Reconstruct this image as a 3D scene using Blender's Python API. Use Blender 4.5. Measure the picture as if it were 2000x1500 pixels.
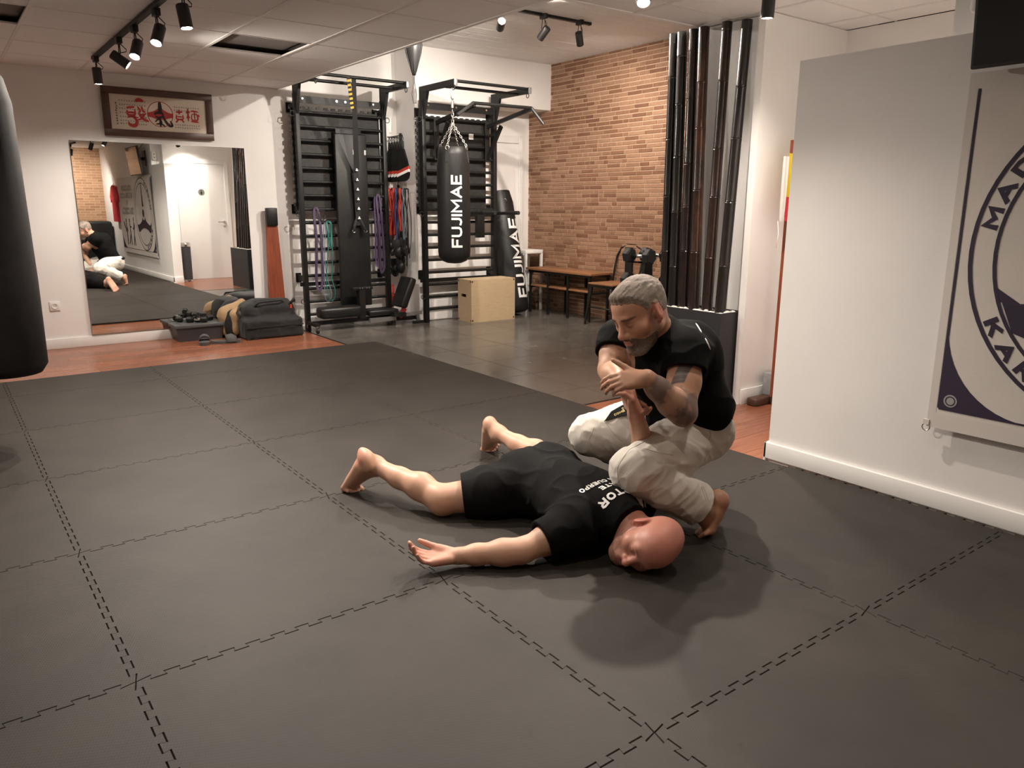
import bpy, bmesh, math, random
import numpy as np
from mathutils import Vector, Matrix
from mathutils.bvhtree import BVHTree
random.seed(7); np.random.seed(7)
for o in list(bpy.data.objects): bpy.data.objects.remove(o)
SC = bpy.context.scene
COL = SC.collection

# ------------------------------------------------------------------ camera
CAM_F = 1493.05
CAM_POS = np.array([-0.2928, -5.1230, 1.2869])
CAM_YAW, CAM_PITCH, CAM_ROLL = 0.6429, -0.2284, 0.0040
def cam_axes():
    cy, sy = math.cos(CAM_YAW), math.sin(CAM_YAW); cp, sp = math.cos(CAM_PITCH), math.sin(CAM_PITCH)
    cr, sr = math.cos(CAM_ROLL), math.sin(CAM_ROLL)
    f = np.array([sy*cp, cy*cp, sp]); r = np.array([cy, -sy, 0]); u = np.cross(r, f)
    return cr*r + sr*u, -sr*r + cr*u, f
CR, CU, CF = cam_axes()
cam_data = bpy.data.cameras.new('camera'); cam = bpy.data.objects.new('camera', cam_data); COL.objects.link(cam)
cam_data.sensor_width = 36.0; cam_data.lens = CAM_F*36.0/2000.0; cam_data.clip_start = 0.05
M = Matrix.Identity(4)
for i in range(3):
    M[i][0] = CR[i]; M[i][1] = CU[i]; M[i][2] = -CF[i]; M[i][3] = CAM_POS[i]
cam.matrix_world = M
SC.camera = cam
# a pixel of the 2000x1500 photograph gives a direction; the distance comes from a height or a plane
def ray(x, y): return CR*((x-1000)/CAM_F) - CU*((y-750)/CAM_F) + CF
def PZ(x, y, z): d = ray(x, y); return CAM_POS + d*((z-CAM_POS[2])/d[2])
def PX(x, y, X): d = ray(x, y); return CAM_POS + d*((X-CAM_POS[0])/d[0])
def PY(x, y, Y): d = ray(x, y); return CAM_POS + d*((Y-CAM_POS[1])/d[1])
def PD(x, y, t): return CAM_POS + ray(x, y)*t

# ------------------------------------------------------------------ world, exposure
w = bpy.data.worlds.new('night'); SC.world = w; w.use_nodes = True
w.node_tree.nodes['Background'].inputs[0].default_value = (0.01, 0.01, 0.012, 1)
w.node_tree.nodes['Background'].inputs[1].default_value = 0.1
SC.view_settings.view_transform = 'Standard'; SC.view_settings.look = 'None'
SC.view_settings.gamma = 1.0; SC.view_settings.use_curve_mapping = False
SC.view_settings.exposure = 1.12
LAMP_WARM = (1.0, 0.89, 0.78)
LAMP_POWER = 70.0          # every track spot
CEIL = 2.45; CEIL_UP = 2.97; FLOOR = -0.02

# ------------------------------------------------------------------ mesh helpers
class MB:
    """collects vertices and faces in world metres, then links them as one mesh object"""
    def __init__(s): s.v = []; s.f = []; s.attr = None
    def add(s, vs, fs):
        b = len(s.v); s.v += [tuple(map(float, p)) for p in vs]; s.f += [tuple(b+i for i in f) for f in fs]; return s
    def box(s, a, b, m=None):
        x0, y0, z0 = a; x1, y1, z1 = b
        vs = [Vector(p) for p in ((x0,y0,z0),(x1,y0,z0),(x1,y1,z0),(x0,y1,z0),(x0,y0,z1),(x1,y0,z1),(x1,y1,z1),(x0,y1,z1))]
        if m is not None: vs = [m @ p for p in vs]
        return s.add(vs, [(0,3,2,1),(4,5,6,7),(0,1,5,4),(1,2,6,5),(2,3,7,6),(3,0,4,7)])
    def bevbox(s, a, b, r, m=None):
        bm = bmesh.new(); bmesh.ops.create_cube(bm, size=1)
        c = [(a[i]+b[i])/2 for i in range(3)]; d = [abs(b[i]-a[i]) for i in range(3)]
        for v in bm.verts: v.co = Vector((c[0]+v.co.x*d[0], c[1]+v.co.y*d[1], c[2]+v.co.z*d[2]))
        bmesh.ops.bevel(bm, geom=bm.edges[:], offset=r, segments=2, affect='EDGES', profile=0.5)
        bm.verts.index_update()
        s.add([(m @ v.co) if m is not None else v.co for v in bm.verts], [[v.index for v in f.verts] for f in bm.faces]); bm.free(); return s
    def bar(s, p, q, wd, ht, up=(0,0,1)):
        p = Vector(p); q = Vector(q); d = (q-p).normalized(); up = Vector(up)
        if abs(d.dot(up)) > 0.98: up = Vector((1,0,0))
        sd = d.cross(up).normalized(); up = sd.cross(d).normalized()
        vs = []
        for e in (p, q):
            for a, b in ((-1,-1),(1,-1),(1,1),(-1,1)): vs.append(e + sd*(a*wd/2) + up*(b*ht/2))
        return s.add(vs, [(0,1,2,3),(7,6,5,4),(0,4,5,1),(1,5,6,2),(2,6,7,3),(3,7,4,0)])
    def cyl(s, p, q, r0, r1=None, n=16, cap=True):
        r1 = r0 if r1 is None else r1
        p = Vector(p); q = Vector(q); d = (q-p).normalized()
        a = d.orthogonal().normalized(); b = d.cross(a)
        vs = [c + (a*math.cos(t)+b*math.sin(t))*r for c, r in ((p,r0),(q,r1)) for t in [2*math.pi*i/n for i in range(n)]]
        fs = [(i,(i+1)%n,n+(i+1)%n,n+i) for i in range(n)]
        if cap: fs += [tuple(reversed(range(n))), tuple(range(n,2*n))]
        return s.add(vs, fs)
    def tube(s, pts, r, n=10, closed=False, taper=None):
        pts = [Vector(p) for p in pts]; m = len(pts); rings = []; a = None
        for i, p in enumerate(pts):
            if closed: d = pts[(i+1)%m]-pts[i-1]
            else: d = pts[min(i+1,m-1)]-pts[max(i-1,0)]
            d.normalize()
            if a is None: a = d.orthogonal().normalized()
            a = (a - d*a.dot(d)).normalized(); b = d.cross(a)
            rr = r if taper is None else r*taper[i]
            rings.append([p+(a*math.cos(t)+b*math.sin(t))*rr for t in [2*math.pi*k/n for k in range(n)]])
        vs = [v for g in rings for v in g]; fs = []
        for i in range(m if closed else m-1):
            j = (i+1) % m
            fs += [(i*n+k, i*n+(k+1)%n, j*n+(k+1)%n, j*n+k) for k in range(n)]
        if not closed: fs += [tuple(reversed(range(n))), tuple(range((m-1)*n, m*n))]
        return s.add(vs, fs)
    def lathe(s, prof, c, axis=(0,0,1), n=32):
        c = Vector(c); d = Vector(axis).normalized(); a = d.orthogonal().normalized(); b = d.cross(a); vs = []; m = len(prof)
        for r, z in prof:
            for k in range(n):
                t = 2*math.pi*k/n; vs.append(c + d*z + (a*math.cos(t)+b*math.sin(t))*r)
        fs = [(i*n+k, i*n+(k+1)%n, (i+1)*n+(k+1)%n, (i+1)*n+k) for i in range(m-1) for k in range(n)]
        fs += [tuple(reversed(range(n))), tuple(range((m-1)*n, m*n))]
        return s.add(vs, fs)
    def prism(s, poly, d, o=(0,0,0), ax=(1,0,0), ay=(0,1,0)):
        """2D polygon in the plane (ax, ay) at o, swept along the vector d"""
        o = Vector(o); ax = Vector(ax); ay = Vector(ay); d = Vector(d); n = len(poly)
        vs = [o+ax*x+ay*y for x, y in poly]; vs += [v+d for v in vs]
        return s.add(vs, [tuple(reversed(range(n))), tuple(range(n,2*n))] + [(i,(i+1)%n,n+(i+1)%n,n+i) for i in range(n)])
    def sphere(s, c, r, n=12, sc=(1,1,1), m=None):
        c = Vector(c); vs = []; k = max(4, n//2)
        for i in range(k+1):
            ph = math.pi*i/k
            for j in range(n):
                t = 2*math.pi*j/n
                p = Vector((r*sc[0]*math.sin(ph)*math.cos(t), r*sc[1]*math.sin(ph)*math.sin(t), r*sc[2]*math.cos(ph)))
                vs.append(c + ((m @ p) if m is not None else p))
        return s.add(vs, [(i*n+j, i*n+(j+1)%n, (i+1)*n+(j+1)%n, (i+1)*n+j) for i in range(k) for j in range(n)])
    def build(s, name, mat, parent=None, smooth=False, auto=None):
        me = bpy.data.meshes.new(name)
        o = np.array(ORG.get(parent.name, (0,0,0))) if parent is not None else np.zeros(3)
        me.from_pydata([(p[0]-o[0], p[1]-o[1], p[2]-o[2]) for p in s.v], [], s.f)
        bm = bmesh.new(); bm.from_mesh(me); bmesh.ops.remove_doubles(bm, verts=bm.verts, dist=1e-6)
        bmesh.ops.recalc_face_normals(bm, faces=bm.faces); bm.to_mesh(me); bm.free()
        return finish(name, me, mat, parent, smooth, auto)
ORG = {}
def finish(name, me, mat, parent=None, smooth=False, auto=None):
    if mat is not None: me.materials.append(mat)
    if smooth or auto:
        me.polygons.foreach_set('use_smooth', [True]*len(me.polygons))
        if auto: me.set_sharp_from_angle(angle=math.radians(auto))
    ob = bpy.data.objects.new(name, me); COL.objects.link(ob)
    if parent is not None: ob.parent = parent; ORG[ob.name] = ORG.get(parent.name, (0,0,0))
    return ob
def thing(name, label, cat, loc=(0,0,0), group=None):
    o = bpy.data.objects.new(name, None); COL.objects.link(o); o.location = loc; o.empty_display_size = 0.05
    ORG[o.name] = tuple(map(float, loc)); o['label'] = label; o['category'] = cat
    if group: o['group'] = group
    return o
def tag(o, label, cat, group=None):
    o['label'] = label; o['category'] = cat
    if group: o['group'] = group
    return o
def struct(o, label=None):
    o['kind'] = 'structure'
    if label: o['label'] = label
    return o
def copy_tree(o, dloc=(0,0,0), parent=None):
    c = o.copy(); COL.objects.link(c); c.parent = parent
    if parent is None: c.location = Vector(o.location)+Vector(dloc)
    for ch in o.children: copy_tree(ch, parent=c)
    return c
def rotm(c, axis, ang):
    c = Vector(c); return Matrix.Translation(c) @ Matrix.Rotation(ang, 4, Vector(axis)) @ Matrix.Translation(-c)
def text_mesh(body, size=1.0, bold=0.0, width=None):
    """flat lettering as vertices and triangles, centred on its box"""
    cu = bpy.data.curves.new('txt', 'FONT'); cu.body = body; cu.size = size; cu.offset = bold; cu.resolution_u = 4
    ob = bpy.data.objects.new('txt', cu); COL.objects.link(ob)
    dg = bpy.context.evaluated_depsgraph_get(); me = bpy.data.meshes.new_from_object(ob.evaluated_get(dg))
    bm = bmesh.new(); bm.from_mesh(me); bmesh.ops.triangulate(bm, faces=bm.faces)
    bm.verts.index_update()
    v = np.array([tuple(x.co) for x in bm.verts]); f = [[q.index for q in t.verts] for t in bm.faces]
    bm.free(); bpy.data.objects.remove(ob); bpy.data.meshes.remove(me); bpy.data.curves.remove(cu)
    lo, hi = v.min(0), v.max(0); v = v-(lo+hi)/2
    if width: v[:, :2] *= width/(hi[0]-lo[0])
    return v, f
def subdivide_flat(v, f, maxlen):
    bm = bmesh.new(); vs = [bm.verts.new(p) for p in v]
    for t in f:
        try: bm.faces.new([vs[i] for i in t])
        except ValueError: pass
    for _ in range(5):
        long = [e for e in bm.edges if e.calc_length() > maxlen]
        if not long: break
        bmesh.ops.subdivide_edges(bm, edges=long, cuts=1, use_grid_fill=False)
        bmesh.ops.triangulate(bm, faces=bm.faces)
    bm.verts.index_update()
    v = np.array([tuple(x.co) for x in bm.verts]); f = [[q.index for q in t.verts] for t in bm.faces]; bm.free(); return v, f

# ------------------------------------------------------------------ materials
def node(nt, typ, **kw):
    n = nt.nodes.new(typ)
    for k, val in kw.items():
        if k in n.inputs.keys(): n.inputs[k].default_value = val
        else: setattr(n, k, val)
    return n
def c4(c): return (c[0], c[1], c[2], 1)
def mat(name, col, rough=0.6, metal=0.0, var=0.0, scale=8.0, bump=0.0, bscale=60.0, stretch=(1,1,1), spec=0.5, coat=0.0, col2=None, sheen=0.0):
    m = bpy.data.materials.new(name); m.use_nodes = True; nt = m.node_tree; b = nt.nodes['Principled BSDF']
    b.inputs['Base Color'].default_value = c4(col); b.inputs['Roughness'].default_value = rough; b.inputs['Metallic'].default_value = metal
    b.inputs['Specular IOR Level'].default_value = spec; b.inputs['Coat Weight'].default_value = coat
    if sheen: b.inputs['Sheen Weight'].default_value = sheen
    if var or bump or col2:
        tc = node(nt, 'ShaderNodeTexCoord'); mp = node(nt, 'ShaderNodeMapping'); mp.inputs['Scale'].default_value = stretch
        nt.links.new(tc.outputs['Object'], mp.inputs['Vector'])
    if var or col2:
        nz = node(nt, 'ShaderNodeTexNoise', Scale=scale, Detail=5.0, Roughness=0.6); nt.links.new(mp.outputs[0], nz.inputs['Vector'])
        rp = node(nt, 'ShaderNodeValToRGB'); rp.color_ramp.elements[0].position = 0.32; rp.color_ramp.elements[1].position = 0.68
        a = tuple(max(0, c*(1-var)) for c in col); z = col2 if col2 else tuple(min(1, c*(1+var)) for c in col)
        rp.color_ramp.elements[0].color = c4(a); rp.color_ramp.elements[1].color = c4(z)
        nt.links.new(nz.outputs['Fac'], rp.inputs[0]); nt.links.new(rp.outputs[0], b.inputs['Base Color'])
    if bump:
        nb = node(nt, 'ShaderNodeTexNoise', Scale=bscale, Detail=3.0); nt.links.new(mp.outputs[0], nb.inputs['Vector'])
        bp = node(nt, 'ShaderNodeBump', Strength=bump, Distance=0.002); nt.links.new(nb.outputs['Fac'], bp.inputs['Height']); nt.links.new(bp.outputs[0], b.inputs['Normal'])
    return m
def emit(name, col, st):
    m = bpy.data.materials.new(name); m.use_nodes = True; b = m.node_tree.nodes['Principled BSDF']
    b.inputs['Base Color'].default_value = c4(col); b.inputs['Emission Color'].default_value = c4(col); b.inputs['Emission Strength'].default_value = st; return m
MT = dict(
    wall=mat('wall_paint', (0.84,0.82,0.80), 0.75, var=0.02, scale=3, bump=0.15, bscale=180),
    trim=mat('white_gloss_paint', (0.80,0.79,0.77), 0.35, var=0.015, scale=4),
    ceil=mat('ceiling_tile', (0.91,0.90,0.885), 0.9, var=0.04, scale=120, bump=0.6, bscale=220),
    ceil_up=mat('white_painted_boards', (0.86,0.85,0.83), 0.6, var=0.05, scale=14, bump=0.5, bscale=30, stretch=(1,12,1)),
    tbar=mat('ceiling_grid', (0.80,0.77,0.74), 0.5),
    black_metal=mat('black_powder_coat', (0.010,0.010,0.010), 0.45, 0.0, var=0.2, scale=30, spec=0.3),
    blackened=mat('charcoal_steel', (0.035,0.034,0.034), 0.42, 0.3),
    grey_metal=mat('grey_steel', (0.30,0.30,0.30), 0.35, 0.7),
    chrome=mat('chrome', (0.80,0.79,0.77), 0.18, 1.0),
    black_vinyl=mat('black_vinyl', (0.011,0.011,0.011), 0.45, spec=0.35, var=0.25, scale=9, bump=0.25, bscale=120),
    black_leather=mat('black_leather_pad', (0.011,0.011,0.011), 0.38, spec=0.4, var=0.2, scale=12, bump=0.2, bscale=160),
    black_cloth=mat('black_nylon', (0.010,0.010,0.011), 0.75, var=0.3, scale=40, bump=0.4, bscale=300, sheen=0.1),
    rubber=mat('black_rubber', (0.012,0.012,0.012), 0.6),
    white_print=mat('white_print', (0.82,0.81,0.79), 0.55),
    white_plastic=mat('white_plastic', (0.82,0.80,0.77), 0.35),
    tan_cloth=mat('tan_canvas', (0.40,0.27,0.15), 0.85, var=0.12, scale=14, bump=0.4, bscale=260),
    ply=mat('plywood', (0.50,0.375,0.235), 0.55, var=0.08, scale=6, stretch=(2,2,18)),
    dark_ply=mat('burnt_joint', (0.06,0.03,0.02), 0.7),
    red=mat('red_rubber', (0.48,0.040,0.025), 0.5, var=0.1, scale=20),
    red_cloth=mat('red_cotton', (0.58,0.035,0.05), 0.85, var=0.15, scale=20),
    blue=mat('blue_rubber', (0.035,0.05,0.17), 0.5),
    purple=mat('purple_latex', (0.060,0.034,0.085), 0.6, var=0.1, scale=20),
    teal=mat('teal_latex', (0.012,0.15,0.13), 0.5),
    pale_blue=mat('pale_blue_tube', (0.12,0.19,0.24), 0.4),
    yellow=mat('yellow_webbing', (0.55,0.38,0.06), 0.7),
    grey_plastic=mat('grey_plastic', (0.055,0.056,0.062), 0.45, var=0.08, scale=12),
    lid_plastic=mat('grey_lid_plastic', (0.085,0.087,0.088), 0.45, var=0.08, scale=12),
    planter=mat('anthracite_planter', (0.022,0.023,0.025), 0.5, var=0.08, scale=3),
    pebble=mat('white_pebble', (0.78,0.76,0.72), 0.6, var=0.06, scale=40),
    screen=mat('dark_screen', (0.008,0.008,0.009), 0.08, spec=0.6),
    dark_wood=mat('dark_walnut_frame', (0.075,0.034,0.022), 0.42, var=0.25, scale=10, stretch=(1,6,6)),
    bench_wood=mat('brown_bench_top', (0.26,0.12,0.055), 0.45, var=0.18, scale=6, stretch=(14,1.5,14)),
    post_wood=mat('red_brown_post', (0.24,0.055,0.022), 0.4, var=0.3, scale=5, stretch=(12,12,1)),
    foam=mat('sandal_foam', (0.075,0.075,0.075), 0.7, var=0.12, scale=30),
    concrete=mat('grey_block', (0.30,0.31,0.32), 0.7, var=0.12, scale=30, bump=0.5, bscale=90),
    flag_yellow=mat('yellow_flag_cloth', (0.80,0.58,0.02), 0.8),
    flag_red=mat('red_flag_cloth', (0.62,0.03,0.04), 0.8),
    flag_white=mat('white_flag_hem', (0.80,0.78,0.75), 0.8),
    void=mat('ceiling_void', (0.22,0.20,0.19), 0.9),
    bag_grey=mat('charcoal_canvas', (0.020,0.018,0.018), 0.75, var=0.2, scale=9, bump=0.25, bscale=200, spec=0.2),
)
def wood_floor_mat():
    m = bpy.data.materials.new('red_laminate'); m.use_nodes = True; nt = m.node_tree; b = nt.nodes['Principled BSDF']
    tc = node(nt, 'ShaderNodeTexCoord'); oi = node(nt, 'ShaderNodeObjectInfo')
    ad = node(nt, 'ShaderNodeVectorMath', operation='ADD'); sc = node(nt, 'ShaderNodeVectorMath', operation='SCALE'); sc.inputs['Scale'].default_value = 7.0
    cb = node(nt, 'ShaderNodeCombineXYZ'); nt.links.new(oi.outputs['Random'], cb.inputs[0]); nt.links.new(oi.outputs['Random'], cb.inputs[1])
    nt.links.new(cb.outputs[0], sc.inputs[0]); nt.links.new(tc.outputs['Object'], ad.inputs[0]); nt.links.new(sc.outputs[0], ad.inputs[1])
    mp = node(nt, 'ShaderNodeMapping'); mp.inputs['Scale'].default_value = (1.6, 22, 4); nt.links.new(ad.outputs[0], mp.inputs[0])
    nz = node(nt, 'ShaderNodeTexNoise', Scale=2.2, Detail=8.0, Roughness=0.65, Distortion=0.6); nt.links.new(mp.outputs[0], nz.inputs[0])
    rp = node(nt, 'ShaderNodeValToRGB'); e = rp.color_ramp.elements; e[0].position = 0.3; e[1].position = 0.75
    e[0].color = (0.190,0.062,0.032,1); e[1].color = (0.34,0.130,0.070,1)
    nt.links.new(nz.outputs['Fac'], rp.inputs[0])
    mx = node(nt, 'ShaderNodeHueSaturation'); mr = node(nt, 'ShaderNodeMapRange'); mr.inputs[3].default_value = 0.85; mr.inputs[4].default_value = 1.12
    nt.links.new(oi.outputs['Random'], mr.inputs[0]); nt.links.new(mr.outputs[0], mx.inputs['Value']); nt.links.new(rp.outputs[0], mx.inputs['Color'])
    nt.links.new(mx.outputs[0], b.inputs['Base Color']); b.inputs['Roughness'].default_value = 0.27; b.inputs['Specular IOR Level'].default_value = 0.5
    return m
def tile_floor_mat():
    m = bpy.data.materials.new('slate_grey_tile'); m.use_nodes = True; nt = m.node_tree; b = nt.nodes['Principled BSDF']
    tc = node(nt, 'ShaderNodeTexCoord'); oi = node(nt, 'ShaderNodeObjectInfo')
    cb = node(nt, 'ShaderNodeCombineXYZ'); sc = node(nt, 'ShaderNodeVectorMath', operation='SCALE'); sc.inputs['Scale'].default_value = 9.0
    ad = node(nt, 'ShaderNodeVectorMath', operation='ADD')
    nt.links.new(oi.outputs['Random'], cb.inputs[0]); nt.links.new(oi.outputs['Random'], cb.inputs[2]); nt.links.new(cb.outputs[0], sc.inputs[0])
    nt.links.new(tc.outputs['Object'], ad.inputs[0]); nt.links.new(sc.outputs[0], ad.inputs[1])
    nz = node(nt, 'ShaderNodeTexNoise', Scale=3.5, Detail=7.0, Roughness=0.6); nt.links.new(ad.outputs[0], nz.inputs[0])
    rp = node(nt, 'ShaderNodeValToRGB'); e = rp.color_ramp.elements; e[0].position = 0.3; e[1].position = 0.72
    e[0].color = (0.070,0.063,0.055,1); e[1].color = (0.130,0.118,0.103,1); nt.links.new(nz.outputs['Fac'], rp.inputs[0]); nt.links.new(rp.outputs[0], b.inputs['Base Color'])
    r2 = node(nt, 'ShaderNodeMapRange'); r2.inputs[3].default_value = 0.14; r2.inputs[4].default_value = 0.34; nt.links.new(nz.outputs['Fac'], r2.inputs[0]); nt.links.new(r2.outputs[0], b.inputs['Roughness'])
    return m
def foam_mat_mat():
    m = bpy.data.materials.new('charcoal_eva_foam'); m.use_nodes = True; nt = m.node_tree; b = nt.nodes['Principled BSDF']
    tc = node(nt, 'ShaderNodeTexCoord'); oi = node(nt, 'ShaderNodeObjectInfo')
    geo = node(nt, 'ShaderNodeNewGeometry')
    nz = node(nt, 'ShaderNodeTexNoise', Scale=2.6, Detail=6.0, Roughness=0.62); nt.links.new(geo.outputs['Position'], nz.inputs[0])
    rp = node(nt, 'ShaderNodeValToRGB'); e = rp.color_ramp.elements; e[0].position = 0.28; e[1].position = 0.75
    e[0].color = (0.0160,0.0130,0.0104,1); e[1].color = (0.0305,0.0252,0.0206,1); nt.links.new(nz.outputs['Fac'], rp.inputs[0])
    # scuffs: small dark flecks
    n2 = node(nt, 'ShaderNodeTexNoise', Scale=9.0, Detail=4.0, Roughness=0.7); nt.links.new(geo.outputs['Position'], n2.inputs[0])
    r3 = node(nt, 'ShaderNodeValToRGB'); r3.color_ramp.elements[0].position = 0.24; r3.color_ramp.elements[1].position = 0.36
    r3.color_ramp.elements[0].color = (0.55,0.55,0.55,1); r3.color_ramp.elements[1].color = (1,1,1,1); nt.links.new(n2.outputs['Fac'], r3.inputs[0])
    mu = node(nt, 'ShaderNodeMix', data_type='RGBA', blend_type='MULTIPLY'); mu.inputs[0].default_value = 1.0
    nt.links.new(rp.outputs[0], mu.inputs[6]); nt.links.new(r3.outputs[0], mu.inputs[7])
    hs = node(nt, 'ShaderNodeHueSaturation'); mr = node(nt, 'ShaderNodeMapRange'); mr.inputs[3].default_value = 0.92; mr.inputs[4].default_value = 1.08
    nt.links.new(oi.outputs['Random'], mr.inputs[0]); nt.links.new(mr.outputs[0], hs.inputs['Value']); nt.links.new(mu.outputs[2], hs.inputs['Color']); nt.links.new(hs.outputs[0], b.inputs['Base Color'])
    b.inputs['Roughness'].default_value = 0.62; b.inputs['Specular IOR Level'].default_value = 0.3
    # fine woven grain of the foam: two crossed wave patterns
    hts = []
    for rot in (math.radians(25), math.radians(115)):
        mp = node(nt, 'ShaderNodeMapping'); mp.inputs['Rotation'].default_value = (0,0,rot); nt.links.new(tc.outputs['Object'], mp.inputs[0])
        wv = node(nt, 'ShaderNodeTexWave', Scale=42.0 if rot < 1 else 30.0, Distortion=0.0); nt.links.new(mp.outputs[0], wv.inputs[0]); hts.append(wv)
    mm = node(nt, 'ShaderNodeMath', operation='ADD'); nt.links.new(hts[0].outputs['Fac'], mm.inputs[0]); nt.links.new(hts[1].outputs['Fac'], mm.inputs[1])
    bp = node(nt, 'ShaderNodeBump', Strength=0.10, Distance=0.0012); nt.links.new(mm.outputs[0], bp.inputs['Height'])
    n4 = node(nt, 'ShaderNodeTexNoise', Scale=5.0, Detail=3.0); nt.links.new(geo.outputs['Position'], n4.inputs[0])
    b2 = node(nt, 'ShaderNodeBump', Strength=0.25, Distance=0.006); nt.links.new(n4.outputs['Fac'], b2.inputs['Height']); nt.links.new(bp.outputs[0], b2.inputs['Normal']); nt.links.new(b2.outputs[0], b.inputs['Normal'])
    return m
def brick_mat():
    """colour differs from brick to brick: by object for single bricks, by attribute inside the joined rest"""
    m = bpy.data.materials.new('terracotta_brick'); m.use_nodes = True; nt = m.node_tree; b = nt.nodes['Principled BSDF']
    oi = node(nt, 'ShaderNodeObjectInfo'); at = node(nt, 'ShaderNodeAttribute'); at.attribute_name = 'rnd'
    ad = node(nt, 'ShaderNodeMath', operation='ADD'); nt.links.new(oi.outputs['Random'], ad.inputs[0]); nt.links.new(at.outputs['Fac'], ad.inputs[1])
    fr = node(nt, 'ShaderNodeMath', operation='FRACT'); nt.links.new(ad.outputs[0], fr.inputs[0])
    rp = node(nt, 'ShaderNodeValToRGB'); e = rp.color_ramp.elements; e[0].color = (0.185,0.086,0.048,1); e[1].color = (0.345,0.200,0.124,1)
    q = e.new(0.28); q.color = (0.235,0.118,0.066,1); q = e.new(0.36); q.color = (0.290,0.158,0.094,1)
    nt.links.new(fr.outputs[0], rp.inputs[0])
    geo = node(nt, 'ShaderNodeNewGeometry'); nz = node(nt, 'ShaderNodeTexNoise', Scale=35.0, Detail=4.0); nt.links.new(geo.outputs['Position'], nz.inputs[0])
    mr = node(nt, 'ShaderNodeMapRange'); mr.inputs[3].default_value = 0.72; mr.inputs[4].default_value = 1.22; nt.links.new(nz.outputs['Fac'], mr.inputs[0])
    hs = node(nt, 'ShaderNodeHueSaturation'); nt.links.new(mr.outputs[0], hs.inputs['Value']); nt.links.new(rp.outputs[0], hs.inputs['Color']); nt.links.new(hs.outputs[0], b.inputs['Base Color'])
    b.inputs['Roughness'].default_value = 0.6
    return m
def far_brick_mat():
    m = bpy.data.materials.new('far_brick'); m.use_nodes = True; nt = m.node_tree; b = nt.nodes['Principled BSDF']
    tc = node(nt, 'ShaderNodeTexCoord'); mp = node(nt, 'ShaderNodeMapping'); mp.inputs['Rotation'].default_value = (math.radians(90),0,0)
    nt.links.new(tc.outputs['Object'], mp.inputs[0])
    bk = node(nt, 'ShaderNodeTexBrick'); nt.links.new(mp.outputs[0], bk.inputs[0])
    bk.inputs['Color1'].default_value = (0.43,0.25,0.14,1); bk.inputs['Color2'].default_value = (0.28,0.14,0.075,1); bk.inputs['Mortar'].default_value = (0.55,0.40,0.28,1)
    bk.inputs['Scale'].default_value = 1.0; bk.inputs['Brick Width'].default_value = 0.2; bk.inputs['Row Height'].default_value = 0.055; bk.inputs['Mortar Size'].default_value = 0.004; bk.inputs['Bias'].default_value = -0.2
    nt.links.new(bk.outputs['Color'], b.inputs['Base Color']); b.inputs['Roughness'].default_value = 0.65
    return m
def bamboo_mat(name, dark, light, lo, hi):
    m = bpy.data.materials.new(name); m.use_nodes = True; nt = m.node_tree; b = nt.nodes['Principled BSDF']
    tc = node(nt, 'ShaderNodeTexCoord'); mp = node(nt, 'ShaderNodeMapping'); mp.inputs['Scale'].default_value = (3,3,1.1); nt.links.new(tc.outputs['Object'], mp.inputs[0])
    nz = node(nt, 'ShaderNodeTexNoise', Scale=2.0, Detail=6.0, Roughness=0.7); nt.links.new(mp.outputs[0], nz.inputs[0])
    rp = node(nt, 'ShaderNodeValToRGB'); e = rp.color_ramp.elements; e[0].position = lo; e[1].position = hi; e[0].color = c4(dark); e[1].color = c4(light)
    nt.links.new(nz.outputs['Fac'], rp.inputs[0]); nt.links.new(rp.outputs[0], b.inputs['Base Color'])
    b.inputs['Roughness'].default_value = 0.3; b.inputs['Coat Weight'].default_value = 0.25; b.inputs['Coat Roughness'].default_value = 0.12
    return m
def mirror_mat():
    m = bpy.data.materials.new('mirror_glass'); m.use_nodes = True; b = m.node_tree.nodes['Principled BSDF']
    b.inputs['Base Color'].default_value = (0.88,0.89,0.88,1); b.inputs['Metallic'].default_value = 1.0; b.inputs['Roughness'].default_value = 0.0; return m
MT.update(wood=wood_floor_mat(), tile=tile_floor_mat(), foam_mat=foam_mat_mat(), brick=brick_mat(), far_brick=far_brick_mat(), mirror=mirror_mat(),
    mortar=mat('pale_mortar', (0.56,0.39,0.28), 0.8, var=0.05, scale=20), grout=mat('grey_grout', (0.34,0.32,0.29), 0.8),
    bamboo_dark=bamboo_mat('black_bamboo', (0.005,0.004,0.004), (0.020,0.012,0.009), 0.35, 0.85),
    bamboo_brown=bamboo_mat('brown_bamboo', (0.018,0.007,0.005), (0.15,0.052,0.017), 0.45, 0.78),
    bamboo_umber=bamboo_mat('umber_bamboo', (0.010,0.005,0.0045), (0.055,0.019,0.010), 0.45, 0.82),
    bulb=emit('lit_led', (1.0,0.90,0.76), 60.0), bulb_soft=emit('dim_led', (1.0,0.88,0.72), 14.0))

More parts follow.
